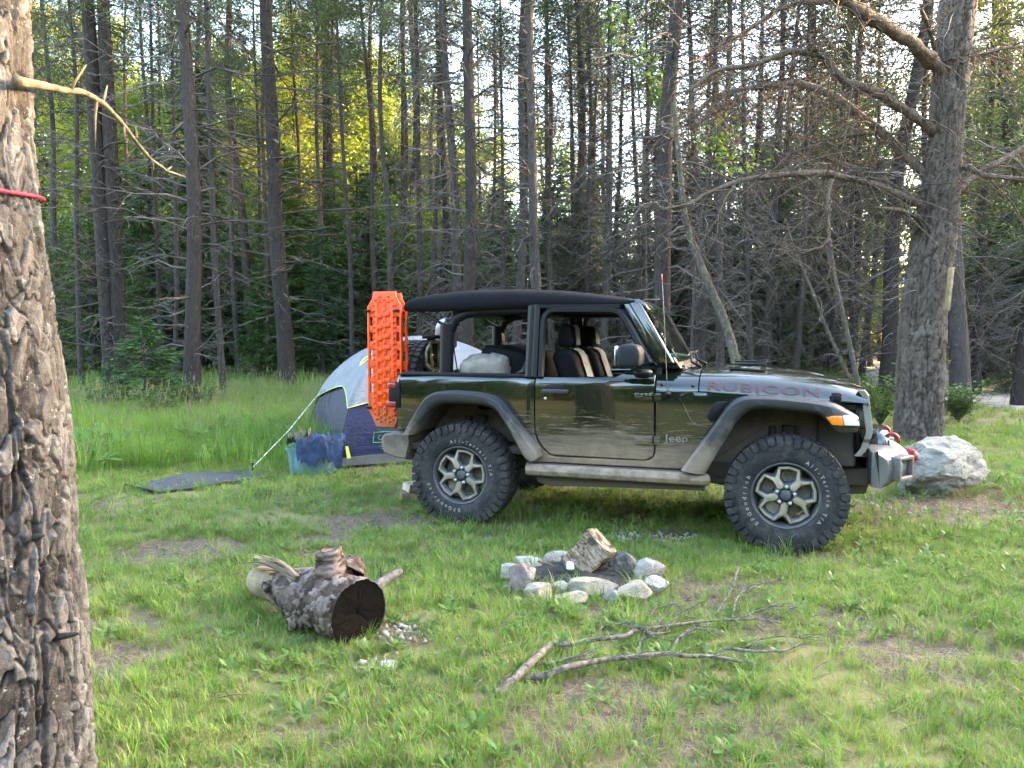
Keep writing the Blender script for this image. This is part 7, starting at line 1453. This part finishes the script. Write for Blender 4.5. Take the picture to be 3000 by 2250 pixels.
# lawn, near and far
def lawn(n, y0, y1, smul, seed):
    x, y = rnd_area(rs, n, y0, y1)
    x, y = thin(x, y, (1 - 0.93 * bare(x, y)) * (1 - meadow(x, y)) * sstep(1.3, 1.9, road_d(x, y)) * (0.35 + 0.65 * sstep(0.3, 0.55, fbm(x * 2.2, y * 2.2, seed=61))))
    k = clear(x, y); x, y = x[k], y[k]
    s = smul * (0.55 + 0.75 * fbm(x * 0.8, y * 0.8, seed=62)) * rs.uniform(0.65, 1.35, len(x))
    return scatter('lawn_grass', C_LAWN, x, y, s, 0.16, 'short green lawn grass growing on the camp clearing', seed)
lawn(44000, 1.6, 6.0, 0.66, 1); lawn(46000, 5.8, 13.0, 0.85, 2); lawn(16000, 12.5, 26.0, 1.7, 3)
# longer tufts: scattered and crowding round things
x, y = rnd_area(rs, 3000, 2.0, 12.0); x, y = thin(x, y, (1 - bare(x, y)) * (1 - meadow(x, y)) * sstep(0.5, 0.66, fbm(x * 1.4, y * 1.4, seed=63)))
ax, ay = [], []
for a, b, rx, ry, an in globals().get('FOOT', []):
    per = int(26 * (rx + ry)) if rx + ry < 1.6 else 25
    th = rs.uniform(0, 6.283, per); q = rs.normal(1.08, 0.10, per)
    ax.append(a + q * (rx * np.cos(th) * math.cos(an) - ry * np.sin(th) * math.sin(an))); ay.append(b + q * (rx * np.cos(th) * math.sin(an) + ry * np.sin(th) * math.cos(an)))
x = np.concatenate([x] + ax); y = np.concatenate([y] + ay); k = clear(x, y, 0.9) ; x, y = x[k], y[k]
x, y = thin(x, y, 1 - 0.8 * bare(x, y) * (np.hypot(x - 4.6, y - 7.6) < 1.5))
scatter('long_grass', C_LONG, x, y, rs.uniform(0.4, 0.8, len(x)), 0.18, 'longer grass tufts round the log, stones and wheels', 4)
# meadow
x, y = rnd_area(rs, 9500, 7.5, 17, 0.8, 2); x, y = thin(x, y, meadow(x, y) * sstep(1.5, 2.4, road_d(x, y)))
k = clear(x, y, 0.8); x, y = x[k], y[k]
scatter('meadow_grass', C_TALL, x, y, (0.58 + 0.55 * fbm(x * 0.5, y * 0.5, seed=64)) * rs.uniform(0.7, 1.25, len(x)), 0.12, 'tall green meadow grass between the camp and the forest', 5)
x, y = rnd_area(rs, 7500, 16.5, 40, 0.85, 4); x, y = thin(x, y, meadow(x, y) * sstep(1.6, 2.6, road_d(x, y)) * (1 - 0.75 * sstep(26, 34, y)))
scatter('meadow_grass', C_FAR, x, y, rs.uniform(0.6, 1.15, len(x)), 0.12, 'tall green undergrowth at the foot of the forest pines', 6)
# broad-leaved weeds and dry litter
x, y = rnd_area(rs, 16000, 1.6, 9.5); x, y = thin(x, y, (1 - meadow(x, y)) * (0.16 + 0.84 * sstep(0.46, 0.58, fbm(x * 1.2 + 4, y * 1.2, seed=65))) * (1 - 0.6 * bare(x, y)) * np.where(x > 0.2, 1.0, 0.45))
k = clear(x, y); x, y = x[k], y[k]
scatter('broadleaf_weeds', C_WEED, x, y, rs.uniform(0.35, 0.85, len(x)), 0.2, 'low broad-leaved weeds growing among the lawn grass', 7)
x, y = rnd_area(rs, 11000, 1.6, 11); x, y = thin(x, y, (1 - meadow(x, y)) * (0.35 + 0.65 * bare(x, y))); k = clear(x, y); x, y = x[k], y[k]
scatter('dry_litter', C_LIT, x, y, rs.uniform(0.6, 1.4, len(x)), 0.15, 'dry straw and twig litter lying on the bare soil', 8)

def sticks(seed, n):
    rs = np.random.RandomState(seed); mb = MB()
    for i in range(n):
        p = np.array([*rs.normal(0, .10, 2), .008]); a = rs.uniform(0, 6.28); l = rs.uniform(.04, .16); d = np.array([math.cos(a), math.sin(a), rs.uniform(0, .12)]); mb.tube([p, p + d * l * .5 + rs.normal(0, .006, 3), p + d * l], [.003, .0025, .0012], 4, 0, False)
    return mb.mesh('sticks', [FBM], True)
C_STK = proto_coll('stick_proto', [sticks(s_, 3) for s_ in (61, 62, 63)])
x, y = rnd_area(rs, 900, 1.8, 11); k = clear(x, y); x, y = x[k], y[k]
scatter('ground_twigs', C_STK, x, y, rs.uniform(.5, 1.2, len(x)), .1, 'small dry twigs scattered over the lawn', 9)

x, y = rnd_area(rs, 1500, 8, 17, .8, 2); x, y = thin(x, y, meadow(x, y) * sstep(.42, .6, fbm(x * .7, y * .7, seed=71))); k = clear(x, y, .8); x, y = x[k], y[k]
scatter('meadow_herbs', C_WEED, x, y, rs.uniform(2.0, 4.5, len(x)), .25, 'leafy wild plants growing in the tall meadow grass', 10, .12)
